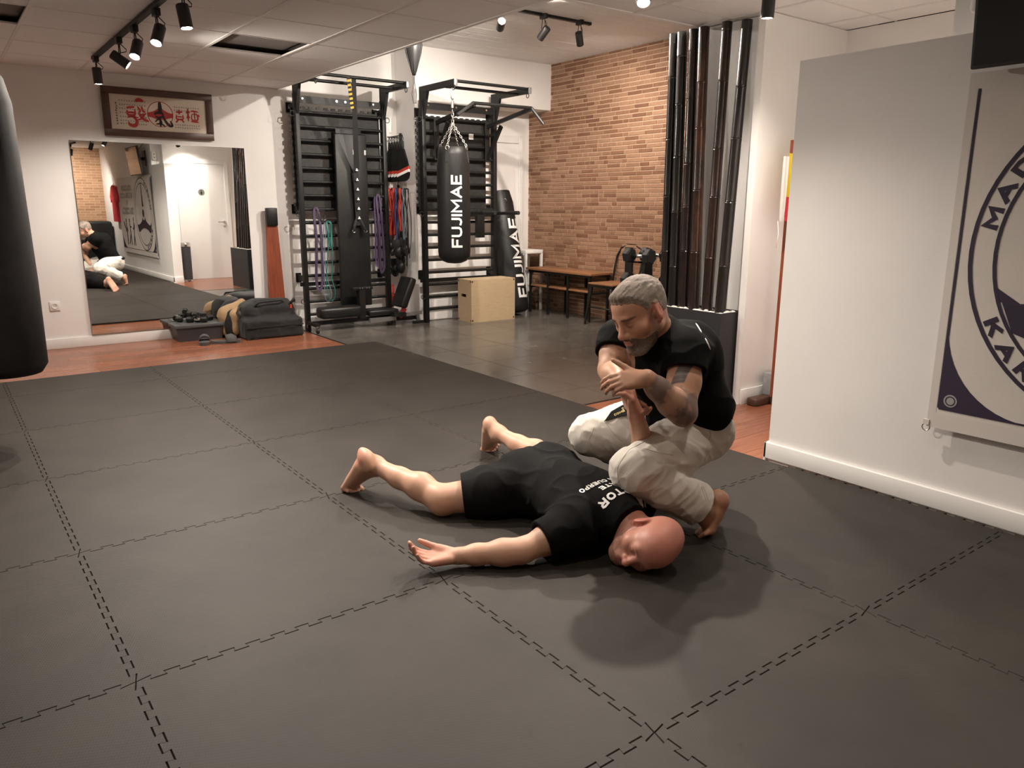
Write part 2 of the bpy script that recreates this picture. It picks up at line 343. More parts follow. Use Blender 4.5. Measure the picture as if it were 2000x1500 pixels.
# ------------------------------------------------------------------ heavy sans-serif lettering from strokes, unit height
GLYPH = dict(
 A=([[(0,0),(0.38,1),(0.76,0)],[(0.16,0.32),(0.60,0.32)]],0.76), B=([[(0,0),(0,1),(0.42,1),(0.56,0.88),(0.56,0.64),(0.42,0.53),(0,0.53)],[(0.42,0.53),(0.62,0.40),(0.62,0.14),(0.46,0),(0,0)]],0.62),
 C=([[(0.66,0.80),(0.52,0.96),(0.30,1),(0.10,0.90),(0,0.66),(0,0.34),(0.10,0.10),(0.30,0),(0.52,0.04),(0.66,0.20)]],0.66), D=([[(0,0),(0,1),(0.36,1),(0.58,0.86),(0.66,0.62),(0.66,0.38),(0.58,0.14),(0.36,0),(0,0)]],0.66),
 E=([[(0.55,1),(0,1),(0,0),(0.55,0)],[(0,0.52),(0.48,0.52)]],0.55), F=([[(0.55,1),(0,1),(0,0)],[(0,0.50),(0.46,0.50)]],0.55), I=([[(0,0),(0,1)]],0.0),
 J=([[(0.42,1),(0.42,0.26),(0.34,0.07),(0.18,0),(0,0.08)]],0.42), K=([[(0,0),(0,1)],[(0.58,1),(0.04,0.42)],[(0.22,0.60),(0.62,0)]],0.62), M=([[(0,0),(0,1),(0.42,0.34),(0.84,1),(0.84,0)]],0.84),
 N=([[(0,0),(0,1),(0.64,0),(0.64,1)]],0.64), O=([[(0.35,1),(0.12,0.92),(0,0.66),(0,0.34),(0.12,0.08),(0.35,0),(0.58,0.08),(0.70,0.34),(0.70,0.66),(0.58,0.92),(0.35,1)]],0.70),
 P=([[(0,0),(0,1),(0.42,1),(0.58,0.88),(0.58,0.60),(0.42,0.47),(0,0.47)]],0.58), R=([[(0,0),(0,1),(0.42,1),(0.58,0.88),(0.58,0.62),(0.42,0.49),(0,0.49)],[(0.30,0.49),(0.62,0)]],0.62),
 S=([[(0.56,0.84),(0.42,0.97),(0.24,1),(0.06,0.90),(0.04,0.70),(0.18,0.57),(0.42,0.46),(0.58,0.30),(0.52,0.08),(0.30,0),(0.12,0.03),(0,0.16)]],0.58), T=([[(0,1),(0.64,1)],[(0.32,1),(0.32,0)]],0.64), U=([[(0,1),(0,0.28),(0.10,0.07),(0.32,0),(0.54,0.07),(0.64,0.28),(0.64,1)]],0.64))
def block_text(s, weight=0.17, gap=0.16, width=None, xs=1.0, cell=0.12):
    """vertices and quads of a word, centred, letters one unit high (stroke centres at 0..1 less half the weight)"""
    V_ = []; F_ = []; x = 0.0
    for ch in s:
        if ch == ' ': x += 0.45*xs; continue
        strokes, wd = GLYPH[ch]
        for st_ in strokes:
            pts = [np.array(((p[0])*xs, weight/2+p[1]*(1-weight))) for p in st_]
            closed = len(pts) > 3 and np.linalg.norm(pts[0]-pts[-1]) < 1e-6
            n = len(pts); L_ = []; R_ = []
            for i in range(n):
                a = pts[i]-pts[i-1] if i > 0 else (pts[-1]-pts[-2] if closed else pts[1]-pts[0])
                b = pts[i+1]-pts[i] if i < n-1 else (pts[1]-pts[0] if closed else pts[-1]-pts[-2])
                a = a/np.linalg.norm(a); b = b/np.linalg.norm(b); na = np.array([-a[1],a[0]]); nb = np.array([-b[1],b[0]]); m_ = na+nb; q = m_@m_
                m_ = na if q < 1e-3 else m_*(2/q)
                if np.linalg.norm(m_) > 1.9: m_ = m_/np.linalg.norm(m_)*1.9
                c = pts[i].copy()
                if not closed and i in (0, n-1): c = c+(b if i else -a)*weight/2
                L_.append(c+m_*weight/2); R_.append(c-m_*weight/2)
            for i in range(n-1):
                k = max(1, int(np.linalg.norm(pts[i+1]-pts[i])/cell))
                for j in range(k):
                    t0, t1 = j/k, (j+1)/k; b0 = len(V_)
                    for A_, t in ((L_,t0),(L_,t1),(R_,t1),(R_,t0)): p = A_[i]*(1-t)+A_[i+1]*t; V_.append((x+weight/2+p[0], p[1], 0.0))
                    F_.append([b0,b0+1,b0+2,b0+3])
        x += wd*xs+weight+gap
    V_ = np.array(V_); lo, hi = V_.min(0), V_.max(0); V_ = V_-(lo+hi)/2
    if width: V_ = V_*(width/(hi[0]-lo[0]))
    return V_, F_
# ================================================================== the room
WY = 3.0            # wall with the mirror
LX, BY = -2.7, -7.8  # left wall, far wall behind the camera
BX = 6.05           # brick wall
def wallbox(name, a, b, m='wall', label=None): return struct(MB().box(a, b).build(name, MT[m]), label)
# --- walls
wallbox('wall_back', (LX-0.1, WY, FLOOR), (BX+0.1, WY+0.12, 3.1), label='white painted wall behind the mirror and the wall bars')
wallbox('wall_left', (LX-0.1, BY-0.1, FLOOR), (LX, WY, 3.1))
far = wallbox('wall_front', (LX-0.1, BY-0.1, FLOOR), (4.95, BY, 3.1), 'far_brick', 'brick wall at the far end of the room, seen in the mirror')
wallbox('wall_pillar', (4.13, 2.57, FLOOR), (5.20, WY, CEIL_UP), label='white pillar behind the second rack of wall bars')
wallbox('wall_beam', (5.20, 2.57, 2.44), (BX, WY, CEIL_UP), label='white beam above the door beside the brick wall')
wallbox('wall_partition', (3.10, -3.63, FLOOR), (3.25, -2.85, 1.96), label='low white partition end beside the banner')
wallbox('wall_right', (3.10, BY, FLOOR), (3.25, -3.63, CEIL), label='white wall behind the banner and the screen')
wallbox('wall_toilet', (3.25, -3.63, FLOOR), (4.95, -3.46, CEIL))
wallbox('wall_corridor', (4.85, -3.46, FLOOR), (4.95, -2.02, CEIL))
wallbox('wall_niche_side', (3.95, -2.02, FLOOR), (4.95, -1.97, CEIL), label='white wall beside the bamboo poles')
wallbox('wall_niche', (4.04, -1.97, FLOOR), (4.20, -1.38, CEIL), label='wall behind the bamboo poles')
wallbox('wall_niche_return', (4.20, -1.50, FLOOR), (BX+0.1, -1.38, CEIL_UP))
# --- baseboards
bb = lambda n, a, b: struct(MB().bevbox(a, b, 0.003).build(n, MT['trim'], auto=40))
bb('baseboard_back', (LX, WY-0.016, FLOOR), (2.86, WY, 0.075))
bb('baseboard_right', (3.082, BY, 0.0), (3.10, -2.835, 0.085))
bb('baseboard_partition', (3.082, -2.85, FLOOR), (3.25, -2.835, 0.085))
bb('baseboard_corridor', (3.96, -2.036, FLOOR), (4.85, -2.02, 0.085))
bb('baseboard_left', (LX, BY, 0.0), (LX+0.016, WY-0.02, 0.085))

# --- sub floor and floors
fl = struct(MB().box((LX-0.1, BY-0.1, -0.14), (BX+0.1, WY+0.1, FLOOR-0.004)).build('floor', MT['grout']), 'sub floor under mats, boards and tiles')
def plank_rows(x0, x1, y0, y1, wid, ln, ztop, m, name, th=0.012, gap=0.0012, along='x', offs=0.37):
    y = y0; k = 0
    while y < y1-0.02:
        ye = min(y+wid, y1); x = x0 - ((k*offs) % 1.0)*ln
        while x < x1-0.01:
            a, b = max(x, x0), min(x+ln, x1)
            if b-a > 0.02:
                mb = MB(); c = ((a+b)/2, (y+ye)/2, ztop) if along == 'x' else ((y+ye)/2, (a+b)/2, ztop)
                hx, hy = (b-a)/2-gap, (ye-y)/2-gap
                if along != 'x': hx, hy = hy, hx
                mb.bevbox((-hx,-hy,-th), (hx,hy,0), 0.0012)
                key = (name, round(hx,4), round(hy,4))
                me = CACHE.get(key)
                if me is None:
                    o = mb.build(name, MT[m]); CACHE[key] = o.data
                else:
                    o = bpy.data.objects.new(name, me); COL.objects.link(o)
                o.location = c; o.parent = fl
            x += ln
        y = ye; k += 1
CACHE = {}
plank_rows(LX, 2.775, 1.50, WY, 0.19, 1.28, FLOOR, 'wood', 'floor_plank', gap=0.0006)
plank_rows(3.08, 4.86, -3.46, -1.42, 0.19, 1.28, FLOOR, 'wood', 'floor_plank', gap=0.0006)
struct(MB().box((2.775, 1.50, -0.03), (2.795, WY, FLOOR+0.002)).build('trim_1', MT['black_metal']), 'dark strip between wooden floor and grey tiles')
struct(MB().box((3.05, -1.42, -0.03), (4.04, -1.40, FLOOR+0.002)).build('trim_2', MT['black_metal']), 'dark strip between tiles and wooden floor by the planter')
# grey floor tiles, 0.6 m
xs = [2.797] + [2.83+0.6*i for i in range(1, 6)] + [BX]
ys = [-1.398] + [-1.02+0.6*i for i in range(0, 7)] + [WY]
for i in range(len(xs)-1):
    for j in range(len(ys)-1):
        if xs[i+1] < 3.02 and ys[j+1] < 1.40: continue
        x0, x1, y0, y1 = xs[i], xs[i+1], ys[j], min(ys[j+1], WY)
        if y1-y0 < 0.03: continue
        hx, hy = (x1-x0)/2-0.0026, (y1-y0)/2-0.0026; key = ('tile', round(hx,4), round(hy,4))
        if key in CACHE: o = bpy.data.objects.new('floor_tile', CACHE[key]); COL.objects.link(o)
        else: o = MB().bevbox((-hx,-hy,-0.012), (hx,hy,0), 0.001).build('floor_tile', MT['tile']); CACHE[key] = o.data
        o.location = ((x0+x1)/2, (y0+y1)/2, FLOOR); o.parent = fl

# --- ceilings: 0.6 m tiles in a grid, and the raised painted boards
ce = struct(MB().box((LX-0.1, BY-0.1, CEIL+0.06), (2.76, WY, CEIL+0.09)).box((2.76, BY-0.1, CEIL+0.06), (4.95, -1.46, CEIL+0.09)).build('ceiling', MT['void']), 'void above the suspended ceiling tiles')
gx = [0.97+0.6*i for i in range(-7, 8)]; gy = [0.05+0.6*i for i in range(-14, 6)]
def clip(v, lo, hi): return max(lo, min(hi, v))
tile_n = 0
for i in range(len(gx)-1):
    for j in range(len(gy)-1):
        x0, x1 = clip(gx[i], LX, 4.85), clip(gx[i+1], LX, 4.85); y0, y1 = clip(gy[j], BY, WY), clip(gy[j+1], BY, WY)
        if x1-x0 < 0.03 or y1-y0 < 0.03: continue
        cx = (x0+x1)/2
        if cx > 2.77:
            y1 = min(y1, -1.45)
            if y1-y0 < 0.03: continue
            if y1 <= -3.40 and cx > 3.1: continue
        cy = (y0+y1)/2
        if 1.57 < cx < 2.17 and 0.65 < cy < 1.25: continue        # the missing tile
        if -0.23 < cx < 0.37 and 0.65 < cy < 1.25: continue         # the other one
        hx, hy = (x1-x0)/2-0.004, (y1-y0)/2-0.004; key = ('ct', round(hx,3), round(hy,3))
        if key in CACHE: o = bpy.data.objects.new('ceiling_tile', CACHE[key]); COL.objects.link(o)
        else: o = MB().bevbox((-hx,-hy,0), (hx,hy,0.012), 0.002).build('ceiling_tile', MT['ceil']); CACHE[key] = o.data
        o.location = (cx, (y0+y1)/2, CEIL+0.004); o.parent = ce
def tb(a, b): 
    o = MB().box(a, b).build('ceiling_grid_bar', MT['tbar'], ce)
for x in gx[1:-1]:
    if LX < x < 2.7: tb((x-0.012, BY, CEIL), (x+0.012, WY, CEIL+0.012))
    elif 2.8 < x < 4.85: tb((x-0.012, -3.46, CEIL), (x+0.012, -1.46, CEIL+0.012))
for y in gy[1:-1]:
    if BY < y < WY: tb((LX, y-0.006, CEIL+0.0015), (2.76 if y > -1.46 else (4.85 if y > -3.4 else 3.1), y+0.006, CEIL+0.012))
struct(MB().box((2.745, -1.46, CEIL-0.002), (2.775, WY, CEIL_UP)).build('trim_3', MT['ceil']), 'edge of the lowered ceiling along the raised part')
struct(MB().box((2.775, -1.475, CEIL-0.002), (BX, -1.445, CEIL_UP)).build('trim_4', MT['ceil']), 'edge of the lowered ceiling near the bamboo')
cu = struct(MB().box((2.70, -1.5, CEIL_UP+0.012), (BX+0.1, WY+0.1, CEIL_UP+0.1)).build('ceiling_raised', MT['void']), 'raised ceiling of white painted boards')
def up_boards():
    y = -1.445; k = 0; wd = [0.33, 0.34, 0.36, 0.35]
    while y < WY:
        ye = min(y+wd[k % 4], WY); x = 2.775 - 0.45*(k % 2)
        while x < BX:
            a, b = max(x, 2.775), min(x+1.0, BX)
            if b-a > 0.05 and not (y > 2.56 and a > 4.2):
                mb = MB(); n = 4
                for q in range(n):   # each board is four narrow beaded strips
                    t0 = y+(ye-y)*q/n; t1 = y+(ye-y)*(q+1)/n
                    mb.box((a+0.0015, t0+0.0012, CEIL_UP+0.001*((k+q) % 2)), (b-0.0015, t1-0.0012, CEIL_UP+0.012))
                o = mb.build('ceiling_board', MT['ceil_up'], cu)
            x += 1.0
        y = ye; k += 1
up_boards()
# open void boxes above the missing tiles
for (a, b) in (((1.57,0.65),(2.17,1.25)), ((-0.23,0.65),(0.37,1.25))):
    mb = MB()
    mb.box((a[0],a[1],CEIL+0.05),(b[0],b[1],CEIL+0.058))
    mb.build('ceiling_opening', MT['void'], ce)

# --- brick wall: single bricks in pale mortar
bw = struct(MB().box((BX, -1.40, FLOOR), (BX+0.12, WY, CEIL_UP)).build('wall_brick', MT['mortar']), 'brick-faced wall behind the bench')
rng = random.Random(3); allb = []
CH = 0.0470
nc = int((CEIL_UP-FLOOR)/CH)+1
for c in range(nc):
    z0 = FLOOR + c*CH; y = -1.38; 
    if (c//2) % 2: y -= 0.16
    while y < WY:
        L = rng.choice((0.085, 0.145, 0.215, 0.215, 0.24))
        a, b = max(y, -1.38), min(y+L, WY)
        if z0 > 2.40 and b > 2.57: b = min(b, 2.57)
        if b-a > 0.03: allb.append((a+0.0042, b-0.0042, z0+0.0040, min(z0+CH-0.0040, CEIL_UP-0.002)))
        y += L
def brick_vis(t):
    p = np.array([BX, (t[0]+t[1])/2, (t[2]+t[3])/2])-CAM_POS
    u = 1000+CAM_F*(p@CR)/(p@CF); v = 750-CAM_F*(p@CU)/(p@CF)
    return 1040 < u < 1308 and 80 < v < 530 and (t[1]-t[0]) > 0.05
vis = sorted([t for t in allb if brick_vis(t)], key=lambda t: -(t[1]-t[0])*(1.0-0.12*t[0]))[:300]
vs_ = set(vis); rest = [t for t in allb if t not in vs_]
bev = 0.0025
def brick_geo(hy, hz, c=(0,0,0), d=0.007):
    x, y, z = c
    vs = [(x,y-hy,z-hz),(x,y+hy,z-hz),(x,y+hy,z+hz),(x,y-hy,z+hz),(x-d,y-hy+bev,z-hz+bev),(x-d,y+hy-bev,z-hz+bev),(x-d,y+hy-bev,z+hz-bev),(x-d,y-hy+bev,z+hz-bev)]
    return vs, [(4,5,6,7)[::-1],(0,1,5,4),(1,2,6,5),(2,3,7,6),(3,0,4,7)]
for t in vis:
    hy, hz = (t[1]-t[0])/2, (t[3]-t[2])/2; key = ('br', round(hy,3), round(hz,3))
    if key in CACHE: o = bpy.data.objects.new('brick', CACHE[key]); COL.objects.link(o)
    else: o = MB().add(*brick_geo(hy, hz)).build('brick', MT['brick']); CACHE[key] = o.data
    o.location = (BX-0.0005*rng.random(), (t[0]+t[1])/2, (t[2]+t[3])/2); o.parent = bw
mb = MB(); vals = []
for t in rest:
    v, f = brick_geo((t[1]-t[0])/2, (t[3]-t[2])/2, (BX, (t[0]+t[1])/2, (t[2]+t[3])/2)); mb.add(v, f); vals += [rng.random()]*8
me = bpy.data.meshes.new('brick_field'); me.from_pydata(mb.v, [], mb.f); me.update()
at = me.attributes.new('rnd', 'FLOAT', 'POINT'); at.data.foreach_set('value', vals)
o = finish('brick_field', me, MT['brick'], bw); o['kind'] = 'stuff'

# --- doors
d1 = struct(MB().box((5.22, WY-0.05, FLOOR), (5.84, WY-0.025, 2.06)).build('door_1', MT['trim']), 'white panelled door behind the leaning punching bag')
mb = MB(); x0, x1, z0, z1 = 5.22, 5.84, FLOOR, 2.06
mb.bevbox((x1, WY-0.07, z0), (x1+0.07, WY-0.001, z1+0.09), 0.006).bevbox((x0-0.02, WY-0.07, z1), (x1-0.001, WY-0.001, z1+0.09), 0.006)
mb.bevbox((x1+0.015, WY-0.085, z0), (x1+0.05, WY-0.071, z1+0.05), 0.004).build('door_frame', MT['trim'], d1)
mb = MB().bevbox((x0+0.03, WY-0.062, 0.2), (x1-0.06, WY-0.05, 0.9), 0.004).bevbox((x0+0.03, WY-0.062, 1.02), (x1-0.06, WY-0.05, 1.96), 0.004)
mb.build('door_panel', MT['trim'], d1)
d2 = struct(MB().bevbox((3.50, -3.46, FLOOR), (4.26, -3.435, 2.0), 0.003).build('door_2', MT['trim']), 'white toilet door seen in the mirror')
MB().bevbox((3.43, -3.46, FLOOR), (3.50, -3.42, 2.07), 0.004).bevbox((4.26, -3.46, FLOOR), (4.33, -3.42, 2.07), 0.004).bevbox((3.501, -3.46, 2.001), (4.259, -3.42, 2.07), 0.004).build('door_frame', MT['trim'], d2)
MB().cyl((4.20,-3.435,0.99), (4.20,-3.395,0.99), 0.022).tube([(4.20,-3.40,0.99),(4.20,-3.385,0.99),(4.08,-3.385,0.99)], 0.008).cyl((4.20,-3.435,0.91),(4.20,-3.42,0.91),0.02).build('door_handle', MT['chrome'], d2, auto=40)
sg = MB().cyl((3.84,-3.435,1.51), (3.84,-3.431,1.51), 0.055, n=32).build('door_sign', MT['grey_metal'], d2)
MB().cyl((3.84,-3.431,1.535),(3.84,-3.429,1.535),0.010).prism([(-0.016,-0.02),(0.016,-0.02),(0.010,0.012),(-0.010,0.012)], (0,0.002,0), (3.84,-3.431,1.508), (1,0,0),(0,0,1)).box((3.832,-3.431,1.47),(3.848,-3.429,1.49)).build('pictogram', MT['black_metal'], sg)

# --- interlocking floor mats, 1 m, top at z = 0
TEETH = 13
def edge_pts(p, q, wave, flip):
    p = np.array(p, float); q = np.array(q, float); d = q-p; L = np.linalg.norm(d); d /= L; n = np.array([-d[1], d[0]])
    out = []
    if not wave: return [tuple(p)]
    # teeth positions depend on the world coordinate so both neighbours agree
    ax = 0 if abs(d[0]) > 0.5 else 1
    nn = np.array([0.,1.]) if ax == 0 else np.array([1.,0.]); am = 0.0095
    lo_, hi_ = min(p[ax], q[ax]), max(p[ax], q[ax]); pts = [(lo_, 0.0)]
    k0 = math.floor(lo_*TEETH+1e-6)
    for k in range(k0, k0+int(round((hi_-lo_)*TEETH))+2):
        for u_, o_ in ((-0.035,am),(0.535,am),(0.465,-am),(1.035,-am)):      # dovetail tooth and socket
            c_ = (k+u_)/TEETH
            if lo_+0.02 < c_ < hi_-0.02: pts.append((c_, o_))
    pts.append((hi_, 0.0))
    if d[ax] < 0: pts = pts[::-1]
    for c_, o_ in pts[:-1]:
        b_ = p.copy(); b_[ax] = c_; out.append(tuple(b_+nn*o_))
    return out
def make_mat(x0, x1, y0, y1, waves):
    c = ((x0+x1)/2, (y0+y1)/2, 0.0)
    P = [(x0,y0),(x1,y0),(x1,y1),(x0,y1)]
    pts = []
    for k in range(4): pts += edge_pts(P[k], P[(k+1)%4], waves[k], False)
    a = np.array(pts); n = len(a)
    dn = np.roll(a,-1,0)-np.roll(a,1,0); L = np.linalg.norm(dn, axis=1, keepdims=True); L[L<1e-9] = 1; dn /= L
    inn = np.stack([-dn[:,1], dn[:,0]], 1)
    o1 = a+inn*0.0009; o2 = a+inn*0.0030
    vs = [(p[0]-c[0],p[1]-c[1],-0.020) for p in o1]+[(p[0]-c[0],p[1]-c[1],-0.0028) for p in o1]+[(p[0]-c[0],p[1]-c[1],0.0) for p in o2]
    fs = [tuple(range(2*n,3*n))]
    for r in (0,1): fs += [(r*n+i, r*n+(i+1)%n, (r+1)*n+(i+1)%n, (r+1)*n+i) for i in range(n)]
    return MB().add(vs, fs), c
mat_rows = [(1.0,1.56)] + [(float(-r), float(-r+1)) for r in range(0, 8)]
mat_cols = [(-2.0,-1.0),(-1.0,0.0),(0.0,1.0),(1.0,2.0),(2.0,3.035)]
seen = {}
where = {0:'far row by the red boards', 1:'second row from the red boards', 2:'third row from the red boards', 3:'fourth row from the red boards', 4:'row under the two men', 5:'row just in front of the men', 6:'nearest row to the viewer'}
colname = {0:'outermost left column', 1:'column under the left bag', 2:'left middle column', 3:'middle column', 4:'right column'}
for ri, (y0, y1) in enumerate(mat_rows):
    for ci, (x0, x1) in enumerate(mat_cols):
        wv = [True, ci < len(mat_cols)-1 or y1 < -2.5, ri > 0, True]
        if y0 < -6.5: wv[0] = False
        if ci == len(mat_cols)-1:
            if y1 < -2.5: x1_ = 3.068
            else: x1_ = 3.05
        else: x1_ = x1
        mbm, c = make_mat(x0, x1_, y0, y1, wv)
        o = mbm.build('puzzle_mat', MT['foam_mat']); o.location = c
        tag(o, 'charcoal foam floor mat, %s, %s' % (where.get(ri, 'row behind the viewer' if ri == 7 else 'last row behind the viewer'), colname[ci]), 'floor mat', 'interlocking foam mats')

# --- mirror, picture, socket on the back wall
mr_ = thing('wall_mirror', 'large frameless wall mirror above the white baseboard', 'mirror', (1.58, WY-0.02, 0.08))
x0, x1, z0, z1 = 0.815, 2.375, 0.09, 1.85
yl, yr = WY-0.028, WY-0.009
MB().add([(x0,yl,z0),(x1,yr,z0),(x1,yr,z1),(x0,yl,z1),(x0,WY-0.001,z0),(x1,WY-0.001,z0),(x1,WY-0.001,z1),(x0,WY-0.001,z1)],
    [(0,1,2,3),(4,7,6,5),(0,4,5,1),(1,5,6,2),(2,6,7,3),(3,7,4,0)]).build('mirror_glass', MT['mirror'], mr_)
fr = thing('calligraphy_picture', 'framed red and black calligraphy in dark wooden frame above the mirror', 'picture', (1.6, WY-0.03, 1.9))
X0, X1, Z0, Z1 = 1.11, 2.08, 1.905, 2.335; fw = 0.062; yb, yf = WY-0.012, WY-0.045
mtr = rotm(((X0+X1)/2, WY-0.02, Z0), (1,0,0), math.radians(3.0))
for nm, a, b in (('frame_rail',(X0,yf,Z0),(X1,yb,Z0+fw)),('frame_rail',(X0,yf,Z1-fw),(X1,yb,Z1)),('frame_stile',(X0,yf,Z0+fw),(X0+fw,yb,Z1-fw)),('frame_stile',(X1-fw,yf,Z0+fw),(X1,yb,Z1-fw))):
    MB().bevbox(a, b, 0.004, mtr).build(nm, MT['dark_wood'], fr, auto=40)
paper_m = mat('cream_paper', (0.66,0.58,0.48), 0.7, var=0.04, scale=6)
paper = MB().box((X0+fw-0.003, WY-0.030, Z0+fw-0.003), (X1-fw+0.003, WY-0.020, Z1-fw+0.003), mtr).build('paper', paper_m, fr)
ink_red = mat('red_ink', (0.42,0.035,0.03), 0.7); ink_black = mat('black_ink', (0.02,0.012,0.012), 0.7)
def on_paper(mb_, name, m):
    mb_.v = [tuple(mtr @ Vector(p)) for p in mb_.v]; return mb_.build(name, m, paper)
cx, cz, yy = (X0+X1)/2+0.005, (Z0+Z1)/2, WY-0.0306
mb = MB(); 
mb.tube([(cx+0.112*math.cos(t), yy, cz+0.112*math.sin(t)) for t in np.linspace(0, 2*math.pi, 48, endpoint=False)], 0.0028, 6, closed=True); on_paper(mb, 'ring_ink', ink_red)
pl = []
for t in np.linspace(-1, 1, 15): pl.append((t*0.112, 0.012+0.055*(1-abs(t))**2))
for t in np.linspace(1, -1, 15): pl.append((t*0.112, -0.038-0.012*math.cos(t*3)))
mb = MB().prism(pl, (0,-0.0006,0), (cx,yy,cz), (1,0,0),(0,0,1)); on_paper(mb, 'emblem_ink', ink_red)
def stroke(pts, w, m, name='brush_stroke', dy=0.0012):
    """a flat brush stroke with swelling width"""
    pts = [np.array(p, float) for p in pts]; n = len(pts); L = []; R = []
    # Catmull-Rom through the points
    S = []
    for i in range(n-1):
        a, b, c_, d = pts[max(i-1,0)], pts[i], pts[i+1], pts[min(i+2,n-1)]
        for t in np.linspace(0, 1, 6, endpoint=False):
            S.append(0.5*((2*b)+(-a+c_)*t+(2*a-5*b+4*c_-d)*t*t+(-a+3*b-3*c_+d)*t**3))
    S.append(pts[-1]); k = len(S)
    for i, p in enumerate(S):
        d = S[min(i+1,k-1)]-S[max(i-1,0)]; d = d/(np.linalg.norm(d)+1e-9); nn = np.array([-d[1], d[0]])
        ww = w*(0.45+0.75*math.sin(math.pi*(i+0.8)/(k+0.6)))/2
        L.append(p+nn*ww); R.append(p-nn*ww)
    vs = [(p[0], yy-dy, p[1]) for p in L+R]; fs = [(i,i+1,k+i+1,k+i) for i in range(k-1)]
    on_paper(MB().add(vs, fs), name, m)
def st(pts, w, m): stroke([(cx+x, cz+y) for x, y in pts], w, m)
# centre: black running-script character over the red emblem
st([(0.0,0.112),(0.0,0.05),(-0.006,0.02)], 0.030, ink_black); st([(-0.052,-0.004),(-0.03,0.012),(0.012,0.014),(0.02,-0.005)], 0.022, ink_black)
st([(-0.045,-0.02),(-0.01,-0.03),(0.03,-0.012)], 0.016, ink_black); st([(0.022,0.0),(0.034,-0.045),(0.07,-0.095),(0.1,-0.095),(0.085,-0.055)], 0.020, ink_black)
st([(-0.05,-0.07),(-0.02,-0.045),(0.005,-0.07),(-0.01,-0.1)], 0.014, ink_black); st([(-0.005,-0.03),(-0.005,-0.112)], 0.016, ink_black); st([(-0.045,-0.09),(0.0,-0.085),(0.04,-0.11)], 0.012, ink_black)
# red brush characters either side
for pts, wdt in (([(-0.21,0.10),(-0.18,0.115),(-0.14,0.105)],0.028), ([(-0.29,0.04),(-0.22,0.05)],0.016), ([(-0.285,0.02),(-0.28,-0.02),(-0.225,-0.02),(-0.22,0.03)],0.018),
    ([(-0.285,0.0),(-0.22,0.0)],0.016), ([(-0.29,-0.045),(-0.24,-0.035),(-0.20,-0.045)],0.014), ([(-0.245,-0.03),(-0.21,-0.07),(-0.225,-0.115),(-0.27,-0.11),(-0.28,-0.085)],0.024),
    ([(-0.195,0.055),(-0.175,0.02),(-0.19,0.0)],0.016), ([(-0.16,0.06),(-0.15,0.02),(-0.13,0.01)],0.016), ([(-0.195,-0.01),(-0.15,-0.015),(-0.125,0.0)],0.014), ([(-0.135,-0.01),(-0.17,-0.05),(-0.205,-0.062)],0.014), ([(-0.185,-0.02),(-0.145,-0.055),(-0.105,-0.07)],0.020),
    ([(0.14,0.03),(0.20,0.035)],0.014), ([(0.17,0.055),(0.17,0.01)],0.013), ([(0.145,0.01),(0.145,-0.03),(0.20,-0.03),(0.20,0.01)],0.013), ([(0.145,-0.01),(0.20,-0.01)],0.010), ([(0.16,-0.035),(0.135,-0.065)],0.013), ([(0.185,-0.035),(0.21,-0.06)],0.013),
    ([(0.23,0.03),(0.27,0.04)],0.013), ([(0.25,0.07),(0.25,-0.045)],0.014), ([(0.235,-0.02),(0.25,0.0),(0.265,-0.015)],0.011), ([(0.28,0.05),(0.34,0.045)],0.014), ([(0.285,0.02),(0.285,-0.03),(0.335,-0.03),(0.33,0.02),(0.285,0.02)],0.013), ([(0.31,0.045),(0.31,-0.03)],0.010), ([(0.275,-0.045),(0.345,-0.05)],0.014), ([(0.34,0.02),(0.355,0.0)],0.012)):
    st(pts, wdt, ink_red)
# rows of small ink characters
rg = random.Random(5); mb = MB()
def tiny(x, z, s):
    for _ in range(4):
        a = rg.uniform(0, math.pi); q = rg.uniform(0.3,0.55)*s; ox, oz = rg.uniform(-.25,.25)*s, rg.uniform(-.25,.25)*s
        dx, dz = math.cos(a)*q, math.sin(a)*q; wx, wz = -math.sin(a)*s*0.07, math.cos(a)*s*0.07
        b_ = [(x+ox-dx+wx, z+oz-dz+wz), (x+ox+dx+wx, z+oz+dz+wz), (x+ox+dx-wx, z+oz+dz-wz), (x+ox-dx-wx, z+oz-dz-wz)]
        mb.add([(p, yy-0.0004, r) for p, r in b_], [(0,1,2,3)])
for row in (0.10, 0.065, 0.03, -0.005, -0.04, -0.075, -0.10):
    for k in range(11): tiny(cx-0.345+k*0.0215, cz+row, 0.013)
for row in (0.075, 0.045, -0.085, -0.11):
    for k in range(11): tiny(cx+0.13+k*0.0215, cz+row, 0.013)
for k in range(9): tiny(cx-0.375, cz+0.075-k*0.022, 0.019)
on_paper(mb, 'small_writing', ink_black)['kind'] = 'stuff'
sk_ = thing('wall_socket', 'white wall socket left of the mirror', 'socket', (0.63, WY-0.005, 0.38))
s0 = PY(107, 598, WY-0.005)
MB().bevbox((s0[0]-0.042, WY-0.010, s0[2]-0.042), (s0[0]+0.042, WY-0.0005, s0[2]+0.042), 0.004).build('socket_plate', MT['white_plastic'], sk_, auto=40)
MB().lathe([(0.0,0.001),(0.018,0.001),(0.022,0.004),(0.026,0.004),(0.026,0.0)], (s0[0], WY-0.010, s0[2]), (0,-1,0), 24).build('socket_ring', MT['white_plastic'], sk_, auto=40)
MB().cyl((s0[0]-0.008,WY-0.0115,s0[2]),(s0[0]-0.008,WY-0.013,s0[2]),0.0025).cyl((s0[0]+0.008,WY-0.0115,s0[2]),(s0[0]+0.008,WY-0.013,s0[2]),0.0025).build('socket_hole', MT['rubber'], sk_)
